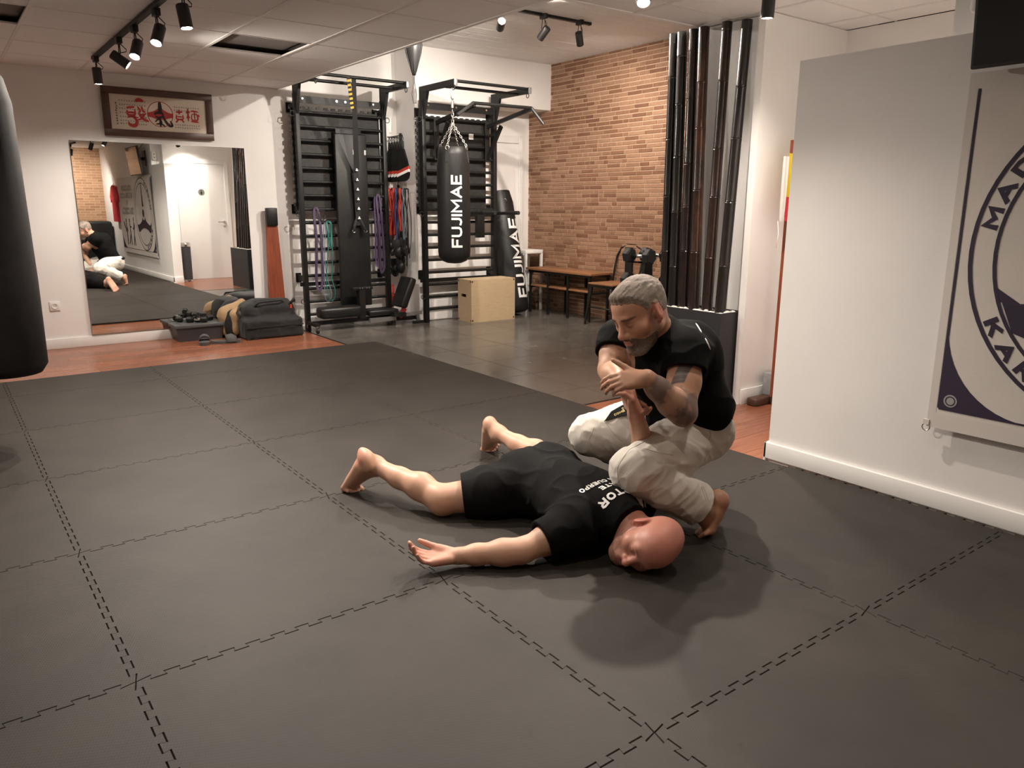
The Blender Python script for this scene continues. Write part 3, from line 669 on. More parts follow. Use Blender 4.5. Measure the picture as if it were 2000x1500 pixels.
# ================================================================== track lights
def spot_lamp(pos, aim, label, hang=0.10, bright=True, power=None, cone=130, group='track spot lamps', ceil=CEIL, on=True):
    """lamp head centred at pos, shining along aim, hung from the track above"""
    pos = Vector(pos); aim = Vector(aim).normalized()
    t = thing('track_spot_lamp', label, 'spot lamp', (pos.x, pos.y, pos.z), group)
    top = Vector((pos.x, pos.y, ceil-0.03))
    MB().bevbox((top.x-0.018, top.y-0.04, top.z-0.03), (top.x+0.018, top.y+0.04, top.z+0.012), 0.004).build('track_adapter', MT['black_metal'], t, auto=40)
    sd = aim.cross(Vector((0,1,0)));  sd = Vector((1,0,0)) if sd.length < 0.1 else sd.normalized()
    bk = pos - aim*0.02
    mb = MB()
    for s in (-1, 1): mb.tube([top+Vector((0,s*0.014,-0.03)), Vector((pos.x, pos.y+s*0.028, pos.z+0.045)), bk+Vector((0,s*0.030,0))], 0.0035, 6)
    mb.build('yoke', MT['black_metal'], t, auto=50)
    MB().tube([top+Vector((0.01,0,-0.03)), top+Vector((0.05,0.02,-0.06)), Vector((pos.x+0.045,pos.y+0.015,pos.z+0.06)), bk-aim*0.035], 0.003, 6).build('cable', MT['rubber'], t, smooth=True)
    MB().lathe([(0.0,-0.066),(0.030,-0.064),(0.034,-0.058),(0.034,0.058),(0.031,0.060),(0.029,0.052),(0.0,0.052)], pos, aim, 24).build('lamp_head', MT['blackened'], t, auto=40)
    MB().lathe([(0.0,0.050),(0.026,0.050),(0.027,0.056),(0.020,0.0585),(0.0,0.0595)], pos, aim, 24).build('lens', MT['bulb'] if bright else MT['bulb_soft'], t, auto=40)
    if on:
        ld = bpy.data.lights.new('spot_light', 'SPOT'); ld.energy = LAMP_POWER if power is None else power; ld.color = LAMP_WARM
        ld.spot_size = math.radians(cone); ld.spot_blend = 0.8; ld.shadow_soft_size = 0.026
        lo = bpy.data.objects.new('spot_light', ld); COL.objects.link(lo); lo.parent = t
        lo.location = aim*0.066; lo.rotation_euler = aim.to_track_quat('-Z', 'Y').to_euler()
    return t
def track(a, b, label, ceil):
    t = thing('light_track', label, 'light track', a)
    MB().bar((a[0],a[1],ceil-0.012), (b[0],b[1],ceil-0.012), 0.034, 0.022).build('rail', MT['black_metal'], t)
    d = (Vector(b)-Vector(a)).normalized()*0.012
    MB().bar(Vector((a[0],a[1],ceil-0.012))-d, Vector((a[0],a[1],ceil-0.012)), 0.038, 0.026).build('end_cap', MT['black_metal'], t)
    MB().bar(Vector((b[0],b[1],ceil-0.012)), Vector((b[0],b[1],ceil-0.012))+d, 0.038, 0.026).build('end_cap', MT['black_metal'], t)
track((0.955, 2.18, CEIL), (0.955, -1.60, CEIL), 'black light track on tiled ceiling leading to the mirror wall', CEIL)
spot_lamp((0.945, 2.06, 2.285), (0.04,0.02,-1), 'black track spot nearest the calligraphy picture', power=LAMP_POWER*0.85, cone=150)
spot_lamp((0.95, 1.17, 2.285), (0.72,-0.25,-0.55), 'second track spot from the picture, turned aside')
spot_lamp((0.96, 0.70, 2.285), (-0.35,-0.42,-0.9), 'third track spot from the picture, tilted to the bag')
spot_lamp((0.97, 0.14, 2.285), (-0.35,-0.35,-0.85), 'fourth track spot from the picture, glowing')
spot_lamp((0.975, -0.44, 2.285), (0.10,-0.12,-1), 'fifth track spot from the picture, brightest in its row')
spot_lamp((0.97, -1.30, 2.285), (0.3,-0.5,-0.9), 'last track spot of the row toward the viewer')
# raised ceiling: track along X, the bright one faces the viewer
track((2.95, 0.66, CEIL_UP), (4.93, 0.66, CEIL_UP), 'black light track on the raised white board ceiling', CEIL_UP)
spot_lamp((3.86, 0.60, 2.80), (-0.42,-0.80,0.28), 'glaring track spot on raised ceiling facing the viewer', ceil=CEIL_UP, power=LAMP_POWER*2.2, cone=170)
spot_lamp((4.33, 0.60, 2.79), (-0.15,0.85,-0.75), 'unlit-looking track spot beside the glaring one', ceil=CEIL_UP, power=LAMP_POWER*1.2, cone=130)
spot_lamp((4.74, 0.58, 2.79), (0.55,0.40,-0.75), 'end track spot aimed at the brick wall', ceil=CEIL_UP, power=LAMP_POWER*1.2, cone=140)
spot_lamp((3.30, 0.64, 2.79), (0.05,0.8,-0.75), 'track spot aimed at the first wall bars', ceil=CEIL_UP, power=LAMP_POWER, cone=130)
# corridor spot by the bamboo
track((3.38, -2.15, CEIL), (3.38, -3.30, CEIL), 'short light track over the passage beside the bamboo', CEIL)
spot_lamp((3.385, -2.44, 2.315), (0.05,0.06,-1), 'round ceiling spot beside the bamboo poles', cone=130, power=LAMP_POWER*0.75)
spot_lamp((3.40, -3.05, 2.30), (0.35,-0.5,-0.9), 'passage spot lighting the toilet door', cone=100, power=LAMP_POWER*0.5)
# second track above the two men, out of the frame overhead
track((2.60, -2.05, CEIL), (2.60, -2.60, CEIL), 'short light track behind the kneeling man', CEIL)
track((2.37, -2.9, CEIL), (2.37, -5.10, CEIL), 'black light track over the two men', CEIL)
spot_lamp((2.60, -2.30, 2.285), (-0.45,-0.48,-1), 'overhead track spot behind the kneeling man', cone=115, power=LAMP_POWER*1.5)
spot_lamp((2.37, -4.60, 2.285), (-0.25,-0.35,-0.9), 'track spot seen at top of the mirror', cone=110, power=LAMP_POWER*0.6)
spot_lamp((0.97, -2.30, 2.285), (0.0,0.05,-1), 'added fill spot above the near mats, out of view', cone=140, power=LAMP_POWER*0.22)  # unseen lamp, added to even out the light on the foreground
spot_lamp((2.37, -3.45, 2.285), (-0.5,-0.1,-0.9), 'overhead spot of the right track, turned to the mats', cone=120, power=LAMP_POWER*0.25)
track((0.955, -2.05, CEIL), (0.955, -3.0, CEIL), 'added short light track for the fill spot above the near mats', CEIL)  # added rail, carries only the near fill spot
track((2.37, -6.1, CEIL), (2.37, -7.0, CEIL), 'added black light track for the spot brightening the far brick wall', CEIL)  # added rail for the brick wall washer
track((0.37, -3.2, CEIL), (0.37, -4.4, CEIL), 'added black light track for the fill spot above the viewer', CEIL)  # added rail, unseen, carries only the fill spot over the viewer
spot_lamp((0.37, -3.6, 2.285), (0.05,0.1,-1), 'added fill spot above the viewer, out of view', cone=150, power=LAMP_POWER*0.26)  # added overhead fill, no such lamp in view
spot_lamp((2.37, -6.6, 2.285), (0.0,-0.7,-0.8), 'added spot brightening the far brick wall for the mirror', cone=140, power=LAMP_POWER*1.0)  # wall washer added so the brick shows bright in the mirror
spot_lamp((-1.4, -1.6, 2.285), (0.3,0.1,-0.9), 'added fill spot near the left wall, out of view', cone=130, power=LAMP_POWER*0.5)  # unseen lamp added as fill from the left
# ================================================================== wall bars
RUNGS = [0.134+0.1392*k for k in range(16)]
def ring(mb, c, axis, r=0.03, w=0.005):
    c = Vector(c); d = Vector(axis).normalized(); a = d.orthogonal().normalized(); b = d.cross(a)
    mb.tube([c+(a*math.cos(t)+b*math.sin(t))*r for t in np.linspace(0, 2*math.pi, 16, endpoint=False)], w, 6, closed=True); return mb
def rack(x0, x1, yf, ytip, wall_y, label, stub=None):
    t = thing('wall_bar_rack', label, 'wall bars', ((x0+x1)/2, yf, FLOOR), 'black steel wall bar racks')
    ph = 2.40
    for x in (x0, x1):
        MB().bevbox((x-0.022, yf-0.035, FLOOR), (x+0.022, yf+0.035, ph), 0.003).build('upright', MT['black_metal'], t, auto=40)
        # arm with gusset plate
        mb = MB(); pol = [(yf+0.035, ph-0.20),(yf-0.035, ph-0.20),(yf-0.13, ph+0.07),(yf-0.13, ph+0.135),(yf+0.035, ph+0.135)]
        mb.prism(pol, (0.030,0,0), (x-0.015,0,0), (0,1,0),(0,0,1))
        mb.bar((x, yf+0.03, ph+0.105), (x, ytip, ph+0.105), 0.035, 0.06)
        a = mb.build('arm', MT['black_metal'], t, auto=40)
        MB().bevbox((x-0.019, ytip-0.012, ph+0.072), (x+0.019, ytip, ph+0.138), 0.003).build('end_cap', MT['grey_metal'], a, auto=40)
        ring(MB(), (x, ytip+0.035, ph+0.055), (1,0,0), 0.022, 0.0045).build('hook_ring', MT['blackened'], a, smooth=True)
        sx = -1 if x == x0 else 1
        for z in (2.20, 1.20, 0.28):
            ring(MB(), (x+sx*0.045, yf-0.02, z), (0,1,0), 0.026, 0.004).build('side_ring', MT['blackened'], t, smooth=True)
        for z in (0.52, 1.25, 2.28):
            MB().box((x-0.012, yf+0.035, z-0.03), (x+0.012, wall_y-0.003, z+0.03)).box((x-0.03, wall_y-0.008, z-0.05),(x+0.03, wall_y-0.001, z+0.05)).build('wall_bracket', MT['black_metal'], t)
    for z in RUNGS:
        MB().cyl((x0+0.02, yf, z), (x1-0.02, yf, z), 0.0165, n=12).build('rung', MT['black_metal'], t, auto=50)
    for z, h in ((2.345, 0.035),):
        pl_ = MB().box((x0+0.02, yf-0.012, z-h), (x1-0.02, yf-0.002, z+h)).build('cross_plate', MT['black_metal'], t)
        for fx in (0.07, 0.45, 0.55, 0.88): MB().cyl((x0+(x1-x0)*fx, yf-0.012, z+0.008), (x0+(x1-x0)*fx, yf-0.018, z+0.008), 0.011, n=12).build('bolt', MT['chrome'], pl_, auto=40)
    for yb, zb in ((ytip+0.05, ph+0.125), (ytip+0.20, ph+0.085)):
        MB().cyl((x0+0.01, yb, zb), (x1-0.01, yb, zb), 0.016, n=12).build('pull_up_bar', MT['black_metal'], t, auto=50)
    for z in (0.46,): MB().box((x0-0.05, yf+0.01, z-0.02), (x1+0.04, yf+0.04, z+0.02)).build('base_plate', MT['black_metal'], t)
    return t
R1 = dict(x0=2.87, x1=3.855, yf=2.80, yt=2.23); R2 = dict(x0=4.15, x1=5.10, yf=2.45, yt=1.78)
rack(R1['x0'], R1['x1'], R1['yf'], R1['yt'], WY, 'black wall bar rack nearer the mirror, with purple bands on it')
rack(R2['x0'], R2['x1'], R2['yf'], R2['yt'], 2.57, 'black wall bar rack nearer the brick wall, holding the lettered bag')
# black puzzle mats hung behind the upper rungs
def hung_mat(x0, x1, z0, z1, y, label):
    pts = []; n = 14; dz = (z1-z0)/n
    pts += [(x1, z0), (x1, z1)]
    m_ = 12; dx = (x1-x0)/m_
    for k in range(m_):
        x = x1-k*dx; pts += [(x, z1), (x-dx*0.45, z1), (x-dx*0.5, z1-0.022), (x-dx*0.95, z1-0.022)]
    for k in range(n):
        z = z1-k*dz; pts += [(x0, z), (x0, z-dz*0.45), (x0+0.024, z-dz*0.5), (x0+0.024, z-dz*0.95)]
    o = MB().prism(pts, (0,0.02,0), (0,y,0), (1,0,0), (0,0,1)).build('puzzle_mat', MT['foam_dark'])
    tag(o, label, 'floor mat', 'mats hung behind wall bars')
MT['foam_dark'] = mat('black_eva_foam', (0.016,0.015,0.014), 0.6, var=0.5, scale=26, bump=0.6, bscale=80)
hung_mat(2.815, 3.83, 1.24, 2.285, R1['yf']+0.050, 'black toothed mat hung behind the bars near the mirror')
hung_mat(4.095, 5.02, 1.24, 2.255, R2['yf']+0.050, 'black toothed mat hung behind the bars near the brick wall')

# ------------------------------------------------------------------ things on the first rack
# long padded board leaning in the middle of the rack
yb = R1['yf']-0.06
b0, b1 = PY(651, 300, yb), PY(713, 300, yb); zt = PY(680, 262, yb)[2]; xc = (b0[0]+b1[0])/2; hw = (b1[0]-b0[0])/2
bt = thing('padded_board', 'long black padded board standing upright against the wall bars', 'exercise board', (xc, yb, 0.2))
MB().bevbox((xc-hw, yb-0.045, 0.20), (xc+hw, yb+0.005, zt), 0.012).build('pad', MT['black_vinyl'], bt, auto=50)
MB().bevbox((xc-hw*0.8, yb+0.006, 0.25), (xc+hw*0.8, yb+0.024, zt+0.05), 0.004).build('backing_board', MT['black_metal'], bt, auto=40)
for dx in (0.00, 0.13):
    lb = MB().box((xc+dx-0.03+0.05, yb-0.0475, zt-0.21), (xc+dx+0.03-0.01+0.02, yb-0.0455, zt-0.16)).build('size_label', MT['white_print'], bt)
# yellow and black rope strap, then the black strap with white marks
sx, sz = 3.47, 2.52
px_ = PY(684, 152, 2.28)
hs = thing('suspension_strap', 'black hanging strap with white marks looped over the pull up bar', 'strap', (px_[0], 2.28, 1.2))
top = Vector((px_[0]+0.03, 2.28, 2.52))
pA = PY(694, 330, 2.62); pB = PY(700, 440, 2.66)
MB().bar(top, Vector(pA), 0.004, 0.032, (1,0,0)).build('webbing', MT['black_cloth'], hs)
MB().bar(top+Vector((0.02,0.01,0)), Vector(pA)+Vector((0.03,0,0)), 0.004, 0.03, (1,0,0)).build('webbing', MT['black_cloth'], hs)
w2 = MB().bar(Vector(pA), Vector(pB), 0.014, 0.055, (1,0,0)).build('strap_body', MT['black_cloth'], hs)
for k in range(6):
    q = Vector(pA).lerp(Vector(pB), 0.03+0.17*k)
    MB().box((q.x-0.014, q.y-0.036, q.z-0.004), (q.x+0.014, q.y-0.030, q.z+0.006)).box((q.x-0.006, q.y-0.036, q.z+0.006), (q.x+0.006, q.y-0.030, q.z+0.022)).build('white_mark', MT['white_print'], w2)
for s in (-1,1):
    q = Vector(pB)+Vector((0.07*s, -0.03, -0.06))
    MB().tube([Vector(pB)+Vector((0,0,0.1)), Vector(pB)+Vector((0.05*s,-0.01,0.0)), q], 0.016, 8).build('handle_loop', MT['black_cloth'], hs, smooth=True)
    ring(MB(), q, (0,1,0), 0.016, 0.004).build('buckle', MT['chrome'], hs, smooth=True)
ys_ = thing('rope_strap', 'yellow and black striped strap hanging from the pull up bar', 'strap', (px_[0]-0.02, 2.26, 2.2))
pe = Vector(PY(688, 212, 2.36)); p0 = Vector((px_[0]-0.03, 2.26, 2.52)); N = 14
for k in range(N):
    a, b = p0.lerp(pe, k/N), p0.lerp(pe, (k+1)/N)
    MB().bar(a, b+Vector((0,0,0.0)), 0.006, 0.036, (1,0,0)).build('stripe', MT['yellow'] if k % 2 else MT['black_cloth'], ys_)
# elastic bands looped over rungs
def band(pts_px, y, w_, th, m, label, name='elastic_band', grp='elastic bands on the wall bars'):
    pts = [Vector(PY(px, py, y-0.02*(i % 2))) for i, (px, py) in enumerate(pts_px)]
    S = []
    n = len(pts)
    for i in range(n):
        a, b, c, d = pts[i-1], pts[i], pts[(i+1)%n], pts[(i+2)%n]
        for t in np.linspace(0,1,5,endpoint=False): S.append(0.5*((2*b)+(-a+c)*t+(2*a-5*b+4*c-d)*t*t+(-a+3*b-3*c+d)*t**3))
    mb = MB(); k = len(S); vs = []; fs = []
    for i, p in enumerate(S):
        d = (S[(i+1)%k]-S[i-1]).normalized(); sd = d.cross(Vector((0,1,0))); sd = sd.normalized() if sd.length > 1e-3 else Vector((1,0,0)); nn = Vector((0,1,0))
        for a, b in ((-1,-1),(1,-1),(1,1),(-1,1)): vs.append(p+sd*(a*w_/2)+nn*(b*th/2))
    for i in range(k):
        j = (i+1)%k; fs += [(i*4+q, i*4+(q+1)%4, j*4+(q+1)%4, j*4+q) for q in range(4)]
    o = mb.add(vs, fs).build(name, m); tag(o, label, 'elastic band', grp); return o
yb2 = R1['yf']-0.055
band([(613,412),(618,470),(618,545),(624,568),(630,545),(628,470),(622,414)], yb2, 0.026, 0.012, MT['purple'], 'thick purple band on the left bars of the mirror-side rack')
band([(735,388),(740,440),(743,520),(747,532),(751,510),(746,440),(741,386)], yb2, 0.022, 0.012, MT['purple'], 'thick purple band on the right bars of the mirror-side rack')
band([(731,390),(733,440),(734,505),(737,520),(739,500),(737,440),(736,392)], yb2+0.015, 0.018, 0.010, MT['purple'], 'thin purple band beside the thick right one')
band([(638,434),(641,455),(643,478),(647,480),(647,455),(646,436)], yb2, 0.018, 0.010, MT['teal'], 'short teal band hanging from the wall bars')
band([(633,440),(631,490),(634,545),(635,580),(642,588),(648,575),(640,545),(634,500),(636,445)], yb2, 0.007, 0.007, MT['pale_blue'], 'thin pale blue tube hanging from the wall bars', 'elastic_tube')
band([(646,470),(650,500),(648,540),(655,570),(650,587),(642,580),(638,550),(640,500),(643,472)], yb2-0.01, 0.007, 0.007, MT['teal'], 'thin green tube hanging below the teal band', 'elastic_tube')
band([(622,414),(629,432),(635,420),(633,412)], yb2, 0.012, 0.010, MT['black_cloth'], 'black loop beside the left purple band', 'elastic_band')

# ------------------------------------------------------------------ sit-up bench on the floor before the first rack
yb3 = 2.56
sb = thing('situp_bench', 'low black exercise bench with roller pad on casters before the wall bars', 'exercise bench', (3.4, yb3, FLOOR))
p0 = Vector(PY(622, 613, yb3)); p1 = Vector(PY(702, 607, yb3))
MB().bevbox((p0.x, yb3-0.09, p0.z-0.055), (p1.x, yb3+0.09, p0.z+0.065), 0.035).build('roller_pad', MT['black_leather'], sb, auto=60)
zf = 0.07
MB().bar((p0.x-0.06, yb3, zf), (PY(770,620,yb3)[0], yb3, zf), 0.05, 0.04).build('frame', MT['black_metal'], sb)
gx0, gx1 = PY(722, 625, yb3-0.08)[0], PY(768, 622, yb3-0.08)[0]
MB().bar((gx0, yb3-0.08, 0.06), (gx1+0.03, yb3-0.08, 0.06), 0.04, 0.045).build('foot_bar', MT['grey_metal'], sb)
MB().bar((gx0+0.12, yb3-0.06, 0.06), (gx0+0.12, yb3+0.06, 0.06), 0.04, 0.04).build('spacer_bar', MT['black_metal'], sb)
MB().bar((gx1, yb3-0.08, FLOOR), (gx1, yb3-0.08, 0.04), 0.04, 0.04).build('foot', MT['black_metal'], sb)
pc = PY(706, 600, yb3)
MB().bar((pc[0], yb3, 0.08), (pc[0], yb3, 0.40), 0.07, 0.07).build('post', MT['black_metal'], sb)
tb_ = MB().bevbox((pc[0]-0.11, yb3-0.04, 0.395), (pc[0]+0.13, yb3+0.04, 0.425), 0.008).build('handle_plate', MT['black_metal'], sb, auto=40)
for dx in (-0.03, 0.0, 0.05, 0.08): MB().cyl((pc[0]+dx, yb3-0.04, 0.415), (pc[0]+dx, yb3-0.047, 0.415), 0.008, n=10).build('bolt', MT['chrome'], tb_)
MB().bevbox((pc[0]+0.06, yb3-0.08, 0.10), (pc[0]+0.42, yb3+0.06, 0.165), 0.02).build('seat_pad', MT['black_leather'], sb, auto=50)
cx0 = PY(622, 640, yb3-0.03)[0]
MB().bar((cx0-0.05, yb3-0.14, 0.065), (cx0-0.05, yb3+0.12, 0.065), 0.05, 0.03).build('caster_beam', MT['black_metal'], sb)
for dy in (-0.13, 0.11):
    cw = MB().cyl((cx0-0.05-0.012, yb3+dy, 0.008), (cx0-0.05+0.012, yb3+dy, 0.008), 0.028, n=20).build('caster_wheel', MT['rubber'], sb, auto=40)
    MB().box((cx0-0.05-0.018, yb3+dy-0.012, 0.01), (cx0-0.05-0.013, yb3+dy+0.012, 0.055)).box((cx0-0.05+0.013, yb3+dy-0.012, 0.01), (cx0-0.05+0.018, yb3+dy+0.012, 0.055)).box((cx0-0.068, yb3+dy-0.012, 0.05),(cx0-0.032, yb3+dy+0.012, 0.055)).build('caster_fork', MT['grey_metal'], cw)
# black and red adjustable bench with raised backrest
yb4 = 2.52
ab = thing('weight_bench', 'folded red and black weight bench with raised backrest between the racks', 'weight bench', (4.0, yb4, FLOOR))
a0 = Vector(PY(781, 600, yb4)); a1 = Vector(PY(799, 548, yb4))
dv = (a1-a0).normalized(); mtx = Matrix.Translation(a0) @ Vector((0,0,1)).rotation_difference(dv).to_matrix().to_4x4()
L_ = (a1-a0).length
MB().bevbox((-0.055, -0.13, 0), (0.02, 0.13, L_+0.03), 0.018, mtx).build('backrest', MT['black_leather'], ab, auto=50)
MB().box((0.021, -0.10, 0.02), (0.032, 0.10, L_), mtx).build('backrest_board', MT['red'], ab)
MB().bar((a0.x-0.13, yb4, 0.11), (a0.x+0.02, yb4, 0.10), 0.22, 0.05).build('seat', MT['black_leather'], ab, auto=50)
MB().bar((a0.x-0.30, yb4+0.02, 0.05), (a0.x+0.20, yb4+0.02, 0.04), 0.05, 0.04).build('frame', MT['black_metal'], ab)
MB().bar((a0.x-0.02, yb4-0.02, 0.06), (a0.x+0.05, yb4-0.02, 0.16), 0.03, 0.05).build('hinge_arm', MT['red'], ab)
MB().bar((a0.x+0.06, yb4+0.02, 0.08), (a0.x+0.26, yb4-0.04, 0.10), 0.03, 0.035).bar((a0.x+0.20, yb4-0.02, 0.10), (a0.x+0.22, yb4-0.02, 0.0), 0.035, 0.03).build('stand', MT['grey_metal'], ab)
MB().bar((a0.x+0.12, yb4-0.08, 0.0), (a0.x+0.26, yb4-0.08, 0.0), 0.03, 0.03).build('foot', MT['black_metal'], ab)

# ------------------------------------------------------------------ gear hung between the two racks
XH = 3.98
def px_at(px, py, X=XH): return Vector(PX(px, py, X))
# bracket with kick paddles
hk = thing('hook_rail', 'black hook rail holding the kick paddles between the racks', 'hook rail', tuple(px_at(772, 264, 4.12)))
h0, h1 = px_at(760, 268), px_at(786, 264)
MB().tube([(4.11, h0.y, h0.z), (XH-0.02, h0.y, h0.z)], 0.006, 8).tube([(XH, h0.y, h0.z), (XH, h1.y, h0.z)], 0.006, 8).build('rail', MT['black_metal'], hk, smooth=True)
MB().box((4.115, h0.y-0.02, h0.z-0.12), (4.129, h0.y+0.02, h0.z+0.05)).build('wall_plate', MT['black_metal'], hk)
def paddle(c, ang, label):
    """foam kick paddle: grip at the top, tear-shaped pad below with red and white bands; c = hanging point"""
    t = thing('kick_paddle', label, 'kick paddle', tuple(c), 'kick paddles hung between the racks')
    ax = Vector((math.cos(ang), math.sin(ang), 0))     # width direction
    nn = Vector((-math.sin(ang), math.cos(ang), 0)); dn = Vector((0,0,-1))
    MB().tube([c, c+dn*0.03+ax*0.01, c+dn*0.06, c+dn*0.03-ax*0.01, c], 0.004, 6).build('loop', MT['black_cloth'], t, smooth=True)
    MB().cyl(c+dn*0.055, c+dn*0.145, 0.014, 0.017, 12).build('grip', MT['black_cloth'], t, smooth=True)
    prof = [(0.0,0.018),(0.05,0.035),(0.12,0.060),(0.20,0.082),(0.27,0.088),(0.31,0.072),(0.335,0.04),(0.345,0.0)]
    poly = [(w_, -s) for s, w_ in prof]+[(-w_, -s) for s, w_ in reversed(prof[:-1])]
    o = c+dn*0.14
    MB().prism(poly, nn*0.026, o-nn*0.013, ax, (0,0,1)).build('pad', MT['black_vinyl'], t, auto=50)
    for k, (m, s0) in enumerate((('red',0.205),('white_print',0.237))):
        q = [(-0.087,-s0-0.03),(0.087,-s0+0.025),(0.0865,-s0-0.005),(-0.084,-s0-0.06)]
        q = [(max(-0.0885,min(0.0885,a)), b) for a, b in q]
        MB().prism(q, nn*0.030, o-nn*0.015, ax, (0,0,1)).build('%s_band' % ('red' if k == 0 else 'white'), MT[m], t)
    return t
for k in range(6):
    f = k/5.0; c = Vector((XH, h0.y+(h1.y-h0.y)*f, h0.z-0.004))
    nth = ['nearest the mirror','second from the mirror side','third from the mirror side','fourth from the mirror side','second from the brick side','outermost toward the brick wall'][k]
    paddle(c, math.radians(-52-4*k), 'black kick paddle with red and white bands, '+nth)
# cord loops below
hk2 = thing('hook_rail', 'black hook rail holding red and black loops between the racks', 'hook rail', tuple(px_at(775, 368, 4.12)))
g0, g1 = px_at(756, 370), px_at(796, 366)
MB().tube([(4.11, g0.y, g0.z), (XH, g0.y, g0.z)], 0.006, 8).tube([(XH, g0.y, g0.z), (XH, g1.y, g0.z)], 0.006, 8).build('rail', MT['black_metal'], hk2, smooth=True)
MB().box((4.115, g0.y-0.02, g0.z-0.12), (4.129, g0.y+0.02, g0.z+0.05)).build('wall_plate', MT['black_metal'], hk2)
def loop(px, wpx, ybot, m, r, label, cat='resistance band', name='resistance_band', dx=0.0, grp='loops on the lower hook rail'):
    c = px_at(px, 370, XH+dx); e = px_at(px, ybot, XH+dx); w_ = wpx*0.0054; pts = []
    for t in np.linspace(0, 2*math.pi, 28, endpoint=False):
        sy, sz = math.sin(t), math.cos(t)
        pts.append(Vector((XH+dx+0.01*math.sin(3*t), c.y+sy*w_*0.5*(0.55+0.45*(1-sz)/2), (c.z+e.z)/2+sz*(c.z-e.z)/2+0.008)))
    o = MB().tube(pts, r, 8, closed=True).build(name, m, smooth=True); tag(o, label, cat, grp); return o
loop(760, 7, 462, MT['red'], 0.013, 'red band loop nearest the mirror on the lower hook rail', dx=-0.02); loop(765, 7, 466, MT['red'], 0.013, 'second red band loop on the lower hook rail', dx=0.02); loop(769, 6, 460, MT['red'], 0.012, 'third red band loop, next to the blue one', dx=-0.01)
loop(773, 6, 470, MT['blue'], 0.009, 'blue band loop on the lower hook rail', dx=-0.03); loop(777, 8, 505, MT['black_cloth'], 0.012, 'black skipping rope beside the blue loop', 'skipping rope', 'skipping_rope'); loop(781, 7, 452, MT['red'], 0.011, 'single red loop among the black ropes', dx=-0.03)
loop(785, 10, 512, MT['rubber'], 0.010, 'black skipping rope in the middle of the bunch', 'skipping rope', 'skipping_rope', 0.03); loop(787, 6, 470, MT['pale_blue'], 0.006, 'pale blue thin tube loop among the ropes', dx=-0.035); loop(791, 14, 520, MT['rubber'], 0.007, 'black rope on the outer side of the bunch', 'skipping rope', 'skipping_rope', -0.02); loop(797, 16, 505, MT['rubber'], 0.004, 'thin black cord hanging outermost toward the brick wall', 'cord', 'cord', 0.02)
# a bunch of dark gloves and handles under the ropes, each its own shape
def glove(px, py, X, rx, lab, m='black_leather'):
    c = px_at(px, py, X); t = thing('sparring_glove', lab, 'glove', tuple(c), 'gloves hung between the racks')
    MB().sphere(c, 0.075, 16, (0.62,0.8,1.0)).build('fist', MT[m], t, smooth=True)
    MB().lathe([(0.030,0.03),(0.046,0.05),(0.048,0.13),(0.044,0.135)], c, (0,0.1,1), 16).build('cuff', MT['black_cloth'], t, auto=50)
    MB().tube([c+Vector((-0.03,0.045,0.03)), c+Vector((-0.05,0.06,0.0)), c+Vector((-0.05,0.045,-0.04))], 0.021, 10).build('thumb', MT[m], t, smooth=True)
for px, py, X, lab in ((762,482,3.96,'black glove hanging left under the red loops'),(778,492,3.94,'black glove hanging in the middle under the ropes'),(792,488,3.99,'black glove hanging right under the ropes'),(772,528,3.98,'lower black glove above the raised backrest'),(784,522,4.0,'lower black glove next to the backrest top')): glove(px, py, X, 0, lab)
MB_r = MB().tube([px_at(764,556), px_at(766,575), px_at(765,598)], 0.03, 10).build('red_strap', MT['red'], smooth=True); tag(MB_r, 'red strap bundle behind the weight bench backrest', 'strap')

# ------------------------------------------------------------------ second rack: pull-up station, dip bars
def pull_station():
    t = thing('pull_up_station', 'black multi grip pull up station hooked on the brick-side rack', 'pull up station', (4.64, 2.2, 2.0))
    z = 2.17; yf = R2['yf']-0.04; yo = 1.72
    a, b = Vector(PY(924,201,yo)), Vector(PY(1038,211,yo))
    for x, s in ((4.30, -1), (4.98, 1)):
        MB().bevbox((x-0.03, yf-0.008, 1.78), (x+0.03, yf+0.0, 2.22), 0.002).build('mount_plate', MT['black_metal'], t)
        MB().bar((x, yf, z), ((a.x+0.02 if s < 0 else b.x-0.02), yo, (a.z if s < 0 else b.z)-0.015), 0.03, 0.04).build('support_arm', MT['black_metal'], t)
        MB().bar((x, yf-0.01, 1.82), (x+s*0.01, yf-0.26, z-0.01), 0.03, 0.04).build('strut', MT['black_metal'], t)
    MB().tube([a, b], 0.017, 12).build('cross_bar', MT['black_metal'], t, auto=50)
    for p, px, py in ((a, 893, 225), (b, 1062, 243)):
        q = Vector(PY(px, py, yo-0.10))
        MB().tube([p, q], 0.017, 12).build('grip_bar', MT['blackened'], t, auto=50)
    MB().box((4.72, yf-0.015, 2.02), (4.78, yf-0.009, 2.08)).build('size_label', MT['white_print'], t)
pull_station()
def dip_bars():
    t = thing('dip_bar_station', 'black dip bars hooked on the middle of the brick-side rack', 'dip bars', (4.9, 2.2, 1.2))
    yf = R2['yf']-0.04
    MB().bevbox((4.80, yf-0.06, 0.93), (4.90, yf, 1.25), 0.004).build('carriage', MT['black_metal'], t, auto=40)
    MB().bevbox((4.70, yf-0.05, 1.17), (5.06, yf-0.005, 1.25), 0.004).build('cross_plate', MT['black_metal'], t, auto=40)
    for x in (4.70, 5.02):
        MB().bar((x, yf-0.02, 1.20), (x, 1.90, 1.215), 0.03, 0.035).build('dip_arm', MT['black_metal'], t)
        MB().tube([(x, 2.08, 1.215), (x, 1.86, 1.215)], 0.022, 12).build('grip', MT['rubber'], t, auto=50)
dip_bars()

